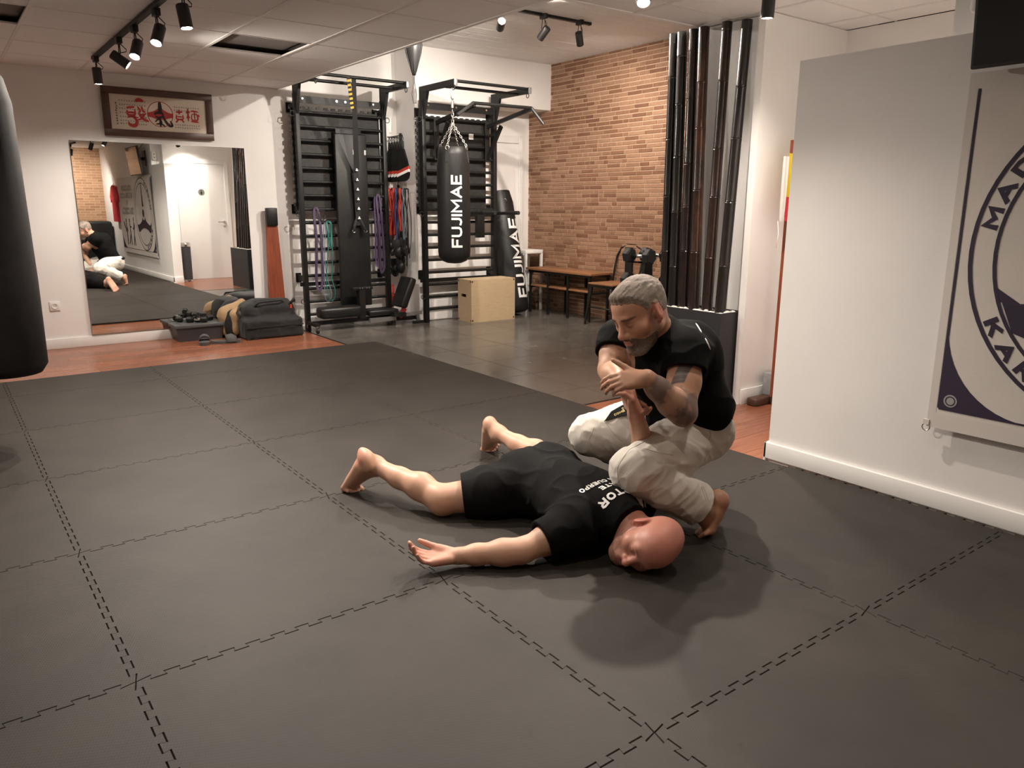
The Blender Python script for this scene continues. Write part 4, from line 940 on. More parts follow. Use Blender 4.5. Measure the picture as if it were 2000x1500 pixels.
# ------------------------------------------------------------------ punching bags
def cyl_text(body, base, axis, face, r, h0, h1, m, parent, name='lettering', lift=0.002, swap=1):
    """lettering running up a cylinder from height h0 to h1 along axis; face = outward direction of its middle"""
    v, f = block_text(body, 0.20, 0.13, xs=1.12)
    ext = v[:,0].max()-v[:,0].min(); s = (h1-h0)/ext
    d = Vector(axis).normalized(); fc = Vector(face); fc = (fc-d*fc.dot(d)).normalized(); sd = d.cross(fc)   # sd = viewer's right when facing
    out = []
    for x, y, _ in v:
        th = -y*s/r; hgt = (h0+h1)/2 + x*s
        out.append(Vector(base)+d*hgt+(fc*math.cos(th)+sd*math.sin(th))*(r+lift))
    MB().add(out, f).build(name, m, parent)
def chain(a, b, mname, parent, link=0.034, r=0.0032, name='chain'):
    a = Vector(a); b = Vector(b); d = (b-a); n = max(2, int(d.length/(link*0.72))); d.normalize(); s1 = d.orthogonal().normalized(); s2 = d.cross(s1); mb = MB()
    for k in range(n):
        c = a.lerp(b, (k+0.5)/n); sd = s1 if k % 2 else s2; pts = []
        for t in np.linspace(0, 2*math.pi, 12, endpoint=False): pts.append(c+d*(math.cos(t)*link*0.5)+sd*(math.sin(t)*link*0.26))
        mb.tube(pts, r, 5, closed=True)
    mb.build(name, MT[mname], parent, smooth=True)
bx, by = 4.15, 1.84; zb, zt = 0.69, 1.885; br = 0.172
hb = thing('punching_bag', 'black hanging punching bag lettered FUJIMAE on chains', 'punching bag', (bx, by, zb))
MB().lathe([(0.0,zb),(0.08,zb+0.008),(0.13,zb+0.03),(br-0.006,zb+0.075),(br,zb+0.13),(br+0.002,1.2),(br-0.002,1.70),(br-0.012,1.80),(br-0.02,zt-0.01),(br-0.03,zt-0.004),(0.0,zt-0.02)], (bx,by,0), (0,0,1), 40).build('bag_body', MT['black_vinyl'], hb, auto=60)
fc = np.array([CAM_POS[0]-bx, CAM_POS[1]-by, 0]); fc /= np.linalg.norm(fc)
rt = np.array([-fc[1], fc[0], 0])      # viewer's right is -rt or rt; computed below
sd = Vector((0,0,1)).cross(Vector(fc))
fct = Vector(fc)*math.cos(0.16)+sd*math.sin(0.16)
cyl_text('FUJIMAE', (bx,by,0), (0,0,1), fct, br+0.002, 0.865, 1.595, MT['white_print'], hb)
apex = Vector((bx, by, 2.115))
for k in range(4):
    a = math.radians(35+90*k); e = Vector((bx+0.15*math.cos(a), by+0.15*math.sin(a), zt+0.0))
    chain(apex, e, 'chrome', hb)
    ring(MB(), e-Vector((0,0,0.02)), (math.cos(a),math.sin(a),0), 0.02, 0.005).build('shackle', MT['chrome'], hb, smooth=True)
    MB().bar(e-Vector((0,0,0.035)), e-Vector((0,0,0.16))+Vector((0.02*math.cos(a),0.02*math.sin(a),0)), 0.03, 0.006, (math.cos(a),math.sin(a),0)).build('hanger_tab', MT['black_cloth'], hb)
chain(apex, apex+Vector((0,0,0.13)), 'chrome', hb, link=0.045, r=0.0045)
MB().cyl((bx,by,2.26),(bx,by,2.33),0.016,n=14).build('swivel', MT['chrome'], hb, auto=50)
MB().tube([(bx,by,2.33),(bx-0.016,by,2.37),(bx-0.014,by,2.44),(bx,by,2.465),(bx+0.014,by,2.44),(bx+0.016,by,2.37),(bx,by,2.33)], 0.005, 8).build('snap_hook', MT['chrome'], hb, smooth=True)
# second lettered bag leaning in the corner
lb0 = Vector((5.40, 2.40, FLOOR+0.02)); lb1 = Vector((5.385, 2.755, 1.45)); ax = (lb1-lb0).normalized(); Ln = (lb1-lb0).length
lb = thing('punching_bag', 'black FUJIMAE punching bag leaning upright against the white door', 'punching bag', tuple(lb0))
r2 = 0.168
MB().lathe([(0.0,0.0),(0.12,0.004),(r2-0.006,0.03),(r2,0.09),(r2,Ln*0.6),(r2-0.004,Ln-0.14),(r2-0.02,Ln-0.05),(r2-0.028,Ln),(0.0,Ln-0.02)], lb0, ax, 40).build('bag_body', MT['black_vinyl'], lb, auto=60)
f2 = Vector((CAM_POS[0]-lb0.x, CAM_POS[1]-lb0.y, 0)).normalized(); s2 = Vector(ax).cross(f2)
cyl_text('FUJIMAE', lb0, ax, f2*math.cos(0.85)+s2*math.sin(0.85), r2, 0.17, 1.14, MT['white_print'], lb)
q = lb1-ax*0.11+(f2*math.cos(0.45)+s2*math.sin(0.45))*(r2-0.015); ring(MB(), q, f2, 0.022, 0.005).build('shackle', MT['chrome'], lb, smooth=True)
MB().bar(q+ax*0.02, q+ax*0.10, 0.035, 0.008, f2).build('hanger_tab', MT['black_cloth'], lb)
# big bag at the left edge of the picture
c0 = PD(20, 738, 4.1); c1 = PD(20, 200, 4.1); bxl, byl = c0[0], c0[1]; zb, zt = c0[2]+0.01, c0[2]+1.62; br = 0.185
hl = thing('punching_bag', 'big plain dark punching bag hanging at the left edge', 'punching bag', (bxl, byl, zb))
MB().lathe([(0.0,zb),(0.10,zb+0.004),(br-0.03,zb+0.015),(br,zb+0.06),(br+0.004,zb+0.5),(br-0.002,zb+1.0),(br-0.006,zt-0.22),(br-0.03,zt-0.10),(br-0.075,zt-0.02),(0.05,zt),(0.0,zt)], (bxl,byl,0), (0,0,1), 48).build('bag_body', MT['bag_grey'] if 'bag_grey' in MT else MT['black_vinyl'], hl, auto=60)
for k in range(4):
    a = math.radians(20+90*k); chain((bxl+0.09*math.cos(a), byl+0.09*math.sin(a), zt-0.02), (bxl,byl,zt+0.20), 'chrome', hl)
chain((bxl,byl,zt+0.20), (bxl,byl,CEIL), 'chrome', hl, link=0.045, r=0.0045)
# speed bag under the raised ceiling
s0 = PZ(808, 120, 2.55); sx_, sy_ = s0[0], s0[1]
sp = thing('speed_bag', 'small pear shaped speed ball hanging upside down under the raised ceiling', 'speed bag', (sx_, sy_, 2.3))
zt_ = PZ(812, 72, 2.68)[2]; zz = 2.43
MB().lathe([(0.0,zz),(0.016,zz+0.004),(0.022,zz+0.03),(0.045,zz+0.10),(0.072,zz+0.19),(0.082,zz+0.26),(0.075,zz+0.33),(0.045,zz+0.39),(0.0,zz+0.41)], (sx_,sy_,0), (0,0,1), 32).build('bladder', MT['black_vinyl'], sp, smooth=True)
for k in range(6):
    a = math.radians(60*k); MB().tube([(sx_+r_*math.cos(a), sy_+r_*math.sin(a), zz+h) for r_, h in ((0.024,0.03),(0.047,0.10),(0.074,0.19),(0.084,0.26),(0.077,0.33),(0.046,0.39))], 0.003, 5).build('seam', MT['rubber'], sp, smooth=True)
MB().tube([(sx_,sy_,zz+0.40),(sx_,sy_,CEIL_UP)], 0.006, 6).build('cord', MT['rubber'], sp, smooth=True)
MB().tube([(sx_-0.01,sy_,zz+0.01),(sx_-0.005,sy_,zz-0.06),(sx_-0.025,sy_,zz-0.16),(sx_-0.012,sy_,zz-0.235),(sx_+0.012,sy_,zz-0.235),(sx_+0.022,sy_,zz-0.16),(sx_+0.004,sy_,zz-0.06),(sx_+0.006,sy_,zz+0.01)], 0.0035, 6).build('elastic_loop', MT['rubber'], sp, smooth=True)
MB().lathe([(0.03,0),(0.04,0.01),(0.04,0.03),(0.0,0.03)], (sx_,sy_,CEIL_UP-0.031), (0,0,1), 20).build('ceiling_mount', MT['black_metal'], sp, auto=40)
# ================================================================== plyo box
bxp = thing('plyo_box', 'pale plywood jump box with hand slot before the wall bars', 'jump box', (4.86, 2.27, FLOOR))
X0, X1, Y0, Y1, Z0, Z1 = 4.55, 5.17, 2.12, 2.40, FLOOR, 0.468; th = 0.018
def slot_panel(x):
    """side panel in the YZ plane: four boards round an elongated hand hole"""
    yc, zc = (Y0+Y1)/2+0.02, Z0+(Z1-Z0)*0.62; hw_, r_ = 0.052, 0.018
    return MB().box((x,Y0,Z0),(x+th,Y1,zc-r_)).box((x,Y0,zc+r_),(x+th,Y1,Z1)).box((x,Y0,zc-r_),(x+th,yc-hw_,zc+r_)).box((x,yc+hw_,zc-r_),(x+th,Y1,zc+r_))
slot_panel(X0).build('side_panel', MT['ply'], bxp); slot_panel(X1-th).build('side_panel', MT['ply'], bxp)
MB().box((X0+th,Y0,Z0),(X1-th,Y0+th,Z1-th)).build('front_panel', MT['ply'], bxp); MB().box((X0+th,Y1-th,Z0),(X1-th,Y1,Z1-th)).build('back_panel', MT['ply'], bxp)
MB().box((X0+th,Y0,Z1-th),(X1-th,Y1,Z1)).build('top_panel', MT['ply'], bxp)
for (x, y, z) in ((X0+0.012,Y0-0.0006,Z1-0.03),(X0+0.012,Y0-0.0006,Z0+0.012),(X1-0.02,Y0-0.0006,Z1-0.03),(X1-0.02,Y0-0.0006,Z0+0.012)):
    MB().box((x-0.006,y,z),(x+0.012,y+0.002,z+0.022)).build('finger_joint', MT['dark_ply'], bxp)
for (x, y, z) in ((X0-0.0006,Y0+0.01,Z1-0.03),(X0-0.0006,Y0+0.01,Z0+0.012),(X0-0.0006,Y1-0.02,Z1-0.03),(X0-0.0006,Y1-0.02,Z0+0.012)):
    MB().box((x,y-0.006,z),(x+0.002,y+0.012,z+0.022)).build('finger_joint', MT['dark_ply'], bxp)

# ================================================================== bench along the brick wall, chair, stool
bn = thing('shoe_bench', 'long brown bench with lower slats along the brick wall', 'bench', (5.85, 1.72, FLOOR))
by0, by1, bx0, bx1, bz = 1.36, 2.57, 5.70, 6.02, 0.54
MB().bevbox((bx0-0.02,by0,bz-0.028),(bx1,by1,bz),0.003).build('bench_top', MT['bench_wood'], bn, auto=40)
MB().box((bx0,by0+0.03,bz-0.055),(bx0+0.025,by1-0.03,bz-0.029)).box((bx1-0.03,by0+0.03,bz-0.055),(bx1-0.005,by1-0.03,bz-0.029)).build('rail', MT['black_metal'], bn)
lys = [by0+0.05, by0+0.43, by0+0.80, by1-0.06]
for y in lys:
    for x in (bx0+0.012, bx1-0.02): MB().bar((x,y,FLOOR),(x,y,bz-0.03),0.025,0.025).build('leg', MT['black_metal'], bn)
    MB().bar((bx0+0.012,y,0.30),(bx1-0.02,y,0.30),0.02,0.02).build('cross_bar', MT['black_metal'], bn)
for k in range(len(lys)-1):
    for q in range(3): MB().bevbox((bx0+0.0+q*0.10,lys[k]+0.02,0.312),(bx0+0.085+q*0.10,lys[k+1]-0.02,0.332),0.002).build('shelf_slat', MT['bench_wood'], bn, auto=40)
st_ = thing('white_stool', 'white wooden stool in the corner behind the bench end', 'stool', (5.82, 2.74, FLOOR))
sz_ = PX(1047, 490, 5.72)[2]
MB().bevbox((5.70,2.60,sz_-0.045),(5.98,2.90,sz_),0.004).build('seat', MT['trim'], st_, auto=40)
for x in (5.715,5.965):
    for y in (2.615,2.885): MB().bar((x,y,FLOOR),(x,y,sz_-0.045),0.028,0.028).build('leg', MT['trim'], st_)
for y in (2.615,2.885): MB().bar((5.715,y,0.30),(5.965,y,0.30),0.02,0.028).build('stretcher', MT['trim'], st_)
# metal chair with a wooden seat, half hidden behind the kneeling man's head
cc = Vector((5.78, 1.10, FLOOR)); ang = math.radians(-90)
ch = thing('metal_chair', 'black metal chair with curved back hoop and brown wooden seat', 'chair', tuple(cc))
mx_ = Matrix.Translation(cc) @ Matrix.Rotation(ang, 4, 'Z')     # local x = along the back, local -y = front
def L(x, y, z): return mx_ @ Vector((x, y, z))
MB().bevbox((-0.20,-0.20,0.455),(0.20,0.19,0.475),0.008, mx_).build('seat', MT['bench_wood'], ch, auto=40)
MB().bevbox((-0.19,-0.19,0.425),(0.19,0.18,0.454),0.004, mx_).build('seat_frame', MT['black_metal'], ch, auto=40)
for sx in (-1,1):
    for sy in (-1,1): MB().tube([L(sx*0.17,sy*0.165,0.43), L(sx*0.215,sy*0.215,0.0)], 0.016, 10, taper=[1.2,0.8]).build('leg', MT['black_metal'], ch, auto=50)
hp = [L(-0.19,0.18,0.44), L(-0.205,0.22,0.62), L(-0.20,0.25,0.76), L(-0.15,0.27,0.85), L(-0.06,0.275,0.885), L(0.06,0.275,0.885), L(0.15,0.27,0.85), L(0.20,0.25,0.76), L(0.205,0.22,0.62), L(0.19,0.18,0.44)]
MB().tube(hp, 0.012, 10).build('back_hoop', MT['black_metal'], ch, smooth=True)
MB().prism([(-0.05,0.46),(0.05,0.46),(0.06,0.86),(-0.06,0.86)], mx_.to_3x3() @ Vector((0,0.006,0)), L(0,0.23,0), mx_.to_3x3() @ Vector((1,0,0)), (0,0.0,1)).build('back_slat', MT['black_metal'], ch)
for sy in (-1,1): MB().tube([L(-0.19,sy*0.19,0.2), L(0.19,sy*0.19,0.2)], 0.007, 8).build('stretcher', MT['black_metal'], ch, smooth=True)

# ================================================================== planter with pebbles and bamboo
PX0, PX1, PY0, PY1, PZT = 3.79, 4.03, -1.955, -1.17, 0.605
pl = thing('bamboo_planter', 'tall anthracite box planter holding the bamboo poles', 'planter', (3.91, -1.57, FLOOR))
w_ = 0.014
MB().box((PX0,PY0,FLOOR),(PX0+w_,PY1,PZT)).build('front_panel', MT['planter'], pl); MB().box((PX1-w_,PY0,FLOOR),(PX1,PY1,PZT)).build('back_panel', MT['planter'], pl)
MB().box((PX0+w_,PY0,FLOOR),(PX1-w_,PY0+w_,PZT)).build('side_panel', MT['planter'], pl); MB().box((PX0+w_,PY1-w_,FLOOR),(PX1-w_,PY1,PZT)).build('side_panel', MT['planter'], pl)
MB().box((PX0+w_,PY0+w_,PZT-0.06),(PX1-w_,PY1-w_,PZT-0.03)).build('soil', MT['rubber'], pl)
bl = [(1317,66,1297,600,0.033,'bamboo_dark'),(1334,60,1314,602,0.037,'bamboo_dark'),(1356,53,1334,603,0.034,'bamboo_umber'),(1376,49,1354,606,0.037,'bamboo_brown'),(1421,41,1380,609,0.035,'bamboo_umber'),(1460,39,1406,612,0.035,'bamboo_dark')]
nm = ['leftmost glossy black bamboo pole in the planter','second bamboo pole from the left, thick and black','third bamboo pole from the left, dark umber','fourth bamboo pole from the left, warm brown lower half','fifth bamboo pole, reddish brown, standing alone','rightmost bamboo pole, leaning beside the white wall']
bases = []
for k, (tx, ty, bx_, by_, r, m) in enumerate(bl):
    b = Vector(PX(bx_, by_, 3.90)); tp = Vector(PX(tx, ty, 3.955)); tp.z = min(tp.z, CEIL-0.015); b.z = PZT-0.03
    bases.append((b, r))
    d = (tp-b); Lg = d.length; pts = []; tap = []; rr = random.Random(k+20); s = 0.0; nodes = []
    while s < Lg: nodes.append(s); s += rr.uniform(0.28, 0.42)
    S = [(0.0, 1.0)]
    for q in nodes[1:]:
        if q < Lg-0.03: S += [(q-0.012,0.99),(q-0.004,1.03),(q+0.001,0.96),(q+0.006,1.025),(q+0.016,0.99)]
    S.append((Lg, 1.0)); S.sort()
    mb = MB().tube([b+d*(q/Lg) for q, _ in S], r, 14, taper=[z*(1.06-0.12*q/Lg) for q, z in S])
    o = mb.build('bamboo_pole', MT[m], auto=30); tag(o, nm[k], 'bamboo pole', 'bamboo poles in the planter')
rg = random.Random(11); pm = []
for k in range(3):
    mb = MB().sphere((0,0,0), 0.016, 10, (1.25,0.95,0.72)); o = mb.build('pebble_seed', MT['pebble'], smooth=True); pm.append(o.data); bpy.data.objects.remove(o)
spots = []
for tries in range(4000):
    x, y = rg.uniform(PX0+0.032, PX1-0.032), rg.uniform(PY0+0.032, PY1-0.032)
    if any((x-b.x)**2+(y-b.y)**2 < (r+0.018)**2 for b, r in bases): continue
    if any((x-a)**2+(y-c)**2 < 0.026**2 for a, c in spots): continue
    spots.append((x, y))
    if len(spots) >= 110: break
for k, (x, y) in enumerate(spots):
    o = bpy.data.objects.new('pebble', pm[k % 3]); COL.objects.link(o); o.location = (x, y, PZT-0.019+rg.uniform(0,0.012)); o.rotation_euler = (rg.uniform(-.3,.3), rg.uniform(-.3,.3), rg.uniform(0,6.28)); o.scale = [rg.uniform(0.85,1.3)]*3
    tag(o, 'smooth white pebble lying in the bamboo planter', 'pebble', 'white pebbles in the planter')

# ================================================================== dumbbell tower behind the planter
def hexhead(mb, c, ax, r, l):
    mb.lathe([(0.0,-l/2),(r*0.82,-l/2),(r,-l/2+0.008),(r,l/2-0.008),(r*0.82,l/2),(0.0,l/2)], c, ax, 6); return mb
def dumbbell(c, ax, r, l, label, grp, grip='chrome'):
    c = Vector(c); ax = Vector(ax).normalized(); t = thing('dumbbell', label, 'dumbbell', tuple(c), grp)
    for s in (-1,1): hexhead(MB(), c+ax*(s*(l/2-0.03)), ax, r, 0.06).build('hex_head', MT['rubber'], t)
    MB().cyl(c-ax*(l/2-0.05), c+ax*(l/2-0.05), 0.014, n=12).build('handle', MT[grip], t, smooth=True)
    return t
tx, ty = 4.12, -0.97
tw = thing('dumbbell_tower', 'black upright dumbbell tower between planter and brick wall', 'dumbbell rack', (tx, ty, FLOOR))
MB().bevbox((tx-0.16,ty-0.13,FLOOR),(tx+0.16,ty+0.13,FLOOR+0.03),0.005).build('base', MT['black_metal'], tw, auto=40)
MB().prism([(-0.10,0.0),(0.10,0.0),(0.035,0.95),(-0.035,0.95)], (0,0.03,0), (tx,ty-0.015,FLOOR+0.03), (1,0,0),(0,0,1)).build('column', MT['black_metal'], tw)
for k in range(5):
    z = 0.16+0.19*k
    for s in (-1,1): MB().bar((tx-0.10+0.012*k, ty+s*0.02, z-0.05), (tx-0.10+0.012*k, ty+s*0.09, z-0.05), 0.05, 0.012).build('cradle', MT['black_metal'], tw)
    for s, nme in ((-1,'front'),(1,'rear')):
        dumbbell((tx+s*(0.125-0.008*k), ty, z), (0,1,0), 0.072-0.003*k, 0.30-0.008*k, 'hex dumbbell on the %s side, tier %s of the tower' % (nme, ['one, lowest','two','three','four','five, topmost'][k]), 'dumbbells on the tower')
# ================================================================== flag on a wooden stand, grey block
fs_ = thing('flag_stand', 'wooden flag stand with feet beside the white wall', 'flag stand', (4.36, -2.15, FLOOR))
f0, f1 = PZ(1447, 786, 0.0), PZ(1540, 768, 0.0)
MB().bevbox((3.99,-2.135,FLOOR),(4.70,-2.055,0.035),0.012).build('foot', MT['dark_wood'], fs_, auto=50)
MB().bevbox((4.13,-2.40,FLOOR),(4.29,-2.137,0.035),0.012).build('foot', MT['dark_wood'], fs_, auto=50)
xp = PY(1532,520,-2.16)[0]
MB().bar((xp,-2.16,0.035),(xp,-2.16,1.70),0.04,0.03).build('pole', MT['post_wood'], fs_)
def cloth_strip(name, m, x0, x1, z0, z1, y, parent, nx=18, nz=14, amp=0.014):
    vs = []; fs = []
    for j in range(nz+1):
        for i in range(nx+1):
            u, v = i/nx, j/nz; x = x0+(x1-x0)*u; z = z0+(z1-z0)*v
            vs.append((x, y+amp*math.sin(u*9+v*1.5)*(0.4+0.6*(1-v)), z))
    for j in range(nz):
        for i in range(nx): a = j*(nx+1)+i; fs.append((a,a+1,a+nx+2,a+nx+1))
    n = len(vs); vs += [(p[0],p[1]+0.0015,p[2]) for p in vs]; fs += [tuple(n+q for q in reversed(f)) for f in fs]
    return MB().add(vs, fs).build(name, m, parent, smooth=True)
fg = thing('flag', 'yellow and red flag with white hem hanging behind the partition', 'flag', (4.4, -2.17, 1.25))
fa = PY(1531, 432, -2.17); fb = PY(1541, 300, -2.17); zf0, zf1 = fa[2], fb[2]; xh = fa[0]-0.055
zm = PY(1540, 385, -2.17)[2]
cloth_strip('hem', MT['flag_white'], xh-0.035, xh+0.02, zf0, zf1-0.02, -2.195, fg, 4, 14, 0.004)
cloth_strip('yellow_field', MT['flag_yellow'], xh+0.018, xh+0.45, zm, zf1, -2.20, fg); cloth_strip('red_field', MT['flag_red'], xh+0.018, xh+0.45, zf0, zm, -2.20, fg)
MB().tube([(xh-0.01,-2.17,zf0),(xh+0.0,-2.175,zf0-0.08),(xh-0.012,-2.175,zf0-0.17)],0.003,5).build('cord', MT['white_plastic'], fg, smooth=True)
MB().tube([(xp,-2.17,zf1-0.02),(xp,-2.20,zf1-0.01)],0.006,6).build('flag_hook', MT['chrome'], fg, smooth=True)
gb = MB().bevbox((4.15,-2.13,0.036),(4.33,-2.06,0.185),0.004).build('grey_block', MT['concrete'], auto=40); tag(gb, 'small grey block standing on the flag stand foot', 'block')

# ================================================================== banner and screen on the right wall
BN_Y0, BN_Y1, BN_Z0, BN_Z1 = -3.645, -6.25, 0.365, 1.80
cloth_m = mat('white_banner_cloth', (0.70,0.66,0.61), 0.85, var=0.03, scale=5, bump=0.2, bscale=300)
ink = mat('dark_purple_print', (0.030,0.020,0.045), 0.7); hem_m = mat('translucent_hem', (0.68,0.64,0.60), 0.8); silver = mat('silver_seal_print', (0.38,0.36,0.36), 0.6)
bnr = thing('wall_banner', 'large white cloth banner with purple ring emblem on the right wall', 'banner', (3.08, -4.9, BN_Z0))
def bx_wave(y, z):
    """gentle sag folds of the cloth, distance in front of the wall"""
    u = (BN_Y0-y); v = (z-BN_Z0)/(BN_Z1-BN_Z0)
    return 3.078 - 0.012 - 0.010*v*max(0,math.sin(u*5.2+v*2.2)) - 0.006*math.sin(u*2.3+1.0)*(0.3+0.7*v)
def bn_sheet(name, m, y0, y1, z0, z1, ny, nz, lift=0.0, parent=None):
    vs = []; fs = []
    for j in range(nz+1):
        for i in range(ny+1):
            y = y0+(y1-y0)*i/ny; z = z0+(z1-z0)*j/nz; vs.append((bx_wave(y,z)-lift, y, z))
    for j in range(nz):
        for i in range(ny): a = j*(ny+1)+i; fs.append((a,a+1,a+ny+2,a+ny+1))
    n = len(vs); vs += [(p[0]+0.0012,p[1],p[2]) for p in vs]; fs += [tuple(n+q for q in reversed(f)) for f in fs]
    return MB().add(vs, fs).build(name, m, parent, smooth=True)
bn_sheet('cloth', cloth_m, BN_Y0-0.03, BN_Y1+0.03, BN_Z0+0.06, BN_Z1-0.04, 90, 50, 0.0, bnr)
bn_sheet('side_hem', hem_m, BN_Y0, BN_Y0-0.032, BN_Z0, BN_Z1-0.05, 3, 50, 0.0006, bnr); bn_sheet('side_hem', hem_m, BN_Y1+0.032, BN_Y1, BN_Z0, BN_Z1-0.05, 3, 50, 0.0006, bnr)
bn_sheet('lower_hem', hem_m, BN_Y0, BN_Y1, BN_Z0, BN_Z0+0.065, 90, 3, 0.0008, bnr); bn_sheet('top_hem', hem_m, BN_Y0, BN_Y1, BN_Z1-0.05, BN_Z1, 90, 3, 0.0008, bnr)
def bn_print(v2, f, name, m, lift=0.0016):
    """flat print: (a, z) with a = distance from the banner's left edge as the viewer reads it"""
    vs = [(bx_wave(BN_Y0-a, z)-lift, BN_Y0-a, z) for a, z in v2]
    me_ = MB().add(vs, f); return me_.build(name, m, bnr)
def band_poly(pts, wd):
    pts = [np.array(p, float) for p in pts]; n = len(pts); out = []; 
    for i in range(n):
        d = pts[min(i+1,n-1)]-pts[max(i-1,0)]; d /= np.linalg.norm(d)+1e-9; nn = np.array([-d[1],d[0]]); out.append((pts[i]+nn*wd/2, pts[i]-nn*wd/2))
    vs = [o[0] for o in out]+[o[1] for o in out]; return vs, [(i,i+1,n+i+1,n+i) for i in range(n-1)]
bn_print(*band_poly([(0.040,z) for z in np.linspace(BN_Z0+0.09, BN_Z1-0.06, 40)], 0.011), 'border_line', ink)
bn_print(*band_poly([(a, BN_Z0+0.088) for a in np.linspace(0.04, 2.55, 90)], 0.008), 'border_line', ink)
# corner triangles with a curved edge
def corner(a0, sg):
    arc = []; R_ = 0.36
    for t in np.linspace(0, 1, 14): arc.append((a0+sg*(0.0+R_*(1-math.cos(t*math.pi/2)))*0.95, BN_Z0+0.088+ R_*1.02*(1-math.sin(t*math.pi/2))))
    vs = [(a0, BN_Z0+0.088)]+arc; fs = [(0,i,i+1) for i in range(1,len(vs)-1)]
    bn_print(vs, fs, 'corner_print', ink, 0.0014)
corner(0.040, 1); corner(2.56, -1)
def ring_print(a, z, r0, r1, name, m, lift=0.002, t0=0, t1=2*math.pi, n=72, sx=1.0):
    vs = [(a+sx*r*math.cos(t), z+r*math.sin(t)) for r in (r0, r1) for t in np.linspace(t0, t1, n+1)]
    bn_print(vs, [(i,i+1,n+2+i,n+1+i) for i in range(n)], name, m, lift)
ring_print(0.084, BN_Z0+0.128, 0.0, 0.027, 'seal_print', silver, 0.0022, n=20)
ring_print(0.084, BN_Z0+0.128, 0.016, 0.021, 'seal_ring', ink, 0.0026, n=20)
EA, EZ, ER = 0.735, 1.115, 0.655       # emblem centre and radius
ring_print(EA, EZ, ER-0.016, ER, 'emblem_ring', ink); ring_print(EA, EZ, ER-0.105, ER-0.091, 'emblem_ring', ink)
def arc_text(s, ang0, ang1, rad, size, top=True):
    for k, chx in enumerate(s):
        if chx == ' ': continue
        v, f = block_text(chx, 0.27); v = v*size
        t = math.radians(ang0+(ang1-ang0)*k/(len(s)-1)); c = (EA+rad*math.cos(t), EZ+rad*math.sin(t))
        u = np.array([math.cos(t), math.sin(t)]) if top else -np.array([math.cos(t), math.sin(t)]); r_ = np.array([u[1], -u[0]])
        bn_print([(c[0]+x*r_[0]*1.4+y*u[0], c[1]+x*r_[1]*1.4+y*u[1]) for x, y, _ in v], f, 'emblem_lettering', ink)
arc_text('MADRID', 167, 117, ER-0.053, 0.056, True); arc_text('KARATE', 209, 259, ER-0.053, 0.056, False)
# inner figure: narrow neck widening to a bell with a ring in its middle
ri = ER-0.104
prof = [(0.035,1.0),(0.045,0.75),(0.07,0.45),(0.12,0.15),(0.18,-0.1),(0.30,-0.22),(0.60,-0.32),(0.93,-0.36)]
lf = [(EA-w_*ri, EZ+h*ri) for w_, h in prof]; rt_ = [(EA+w_*ri, EZ+h*ri) for w_, h in prof]
low = [(EA+math.sin(t)*ri*0.80, EZ-0.60*ri-0.22*ri*math.cos(t)+0.30*ri) for t in np.linspace(-1.25, 1.25, len(prof))]
v_ = lf+rt_; f_ = [(i,i+1,len(prof)+i+1,len(prof)+i) for i in range(len(prof)-1)]
bn_print(v_, f_, 'emblem_figure', ink)
aa = [math.radians(q) for q in np.linspace(201, 339, 15)]
edge = [(EA+ri*math.cos(t), EZ+ri*math.sin(t)) for t in aa]; inner = [(EA+ri*1.0*math.cos(t), EZ-0.36*ri-0.30*ri*(1-abs(2*i/14-1)**2)*0.0-0.001) for i, t in enumerate(aa)]
arch = [(EA+0.97*ri*(2*i/14-1)*0.97, EZ-0.345*ri) for i in range(15)]
cut = [(EA+0.97*ri*(2*i/14-1), EZ-0.95*ri+0.50*ri*math.sqrt(max(0,1-(2*i/14-1)**2))) for i in range(15)]
v_ = arch+[(p[0], max(p[1], EZ-math.sqrt(max(0,ri*ri-(p[0]-EA)**2)))) for p in cut]; bn_print(v_, [(i,i+1,15+i+1,15+i) for i in range(14)], 'emblem_figure', ink)
ring_print(EA, EZ+0.02, 0.075, 0.125, 'emblem_inner_ring', cloth_m, 0.0032, sx=0.9, n=40)
# words and figures on the far half of the banner, legible only as dark rows in the mirror
rg2 = random.Random(4)
for z, a0_, a1_, hh in ((1.60, 1.55, 2.32, 0.10), (1.46, 1.50, 2.38, 0.10), (1.33, 1.92, 1.98, 0.09), (1.17, 1.48, 2.40, 0.13)):
    a_ = a0_
    while a_ < a1_-0.03:        # illegible letter strokes: uprights, bows and slants
        k_ = rg2.randrange(3); w2_ = 0.055
        if k_ == 0: bn_print(*band_poly([(a_,z-hh/2),(a_,z+hh/2)],0.016),'banner_lettering',ink); bn_print(*band_poly([(a_+w2_*0.7,z-hh/2),(a_+w2_*0.7,z+hh/2)],0.014),'banner_lettering',ink)
        elif k_ == 1: bn_print(*band_poly([(a_+0.025+0.025*math.cos(t),z+hh/2*math.sin(t)) for t in np.linspace(0.4,5.9,12)],0.013),'banner_lettering',ink)
        else: bn_print(*band_poly([(a_,z-hh/2),(a_+0.022,z+hh/2),(a_+0.045,z-hh/2)],0.014),'banner_lettering',ink)
        a_ += 0.085
def fig(a, poses):
    for p, wd in poses: bn_print(*band_poly([(a+x, 0.52+z) for x, z in p], wd), 'fighter_print', ink)
fig(1.58, [([(0,0),(0.02,0.22),(0.0,0.45)],0.05), ([(0.0,0.3),(-0.09,0.42)],0.03), ([(0.02,0.2),(0.12,0.0)],0.045), ([(0.0,0.36),(0.10,0.30)],0.03), ([(0.0,0.46),(0.0,0.53)],0.055)])
fig(1.86, [([(0,0),(0.03,0.22),(0.05,0.42)],0.05), ([(0.04,0.2),(0.18,0.02)],0.045), ([(0.05,0.36),(-0.08,0.34)],0.03), ([(0.05,0.43),(0.055,0.50)],0.055)])
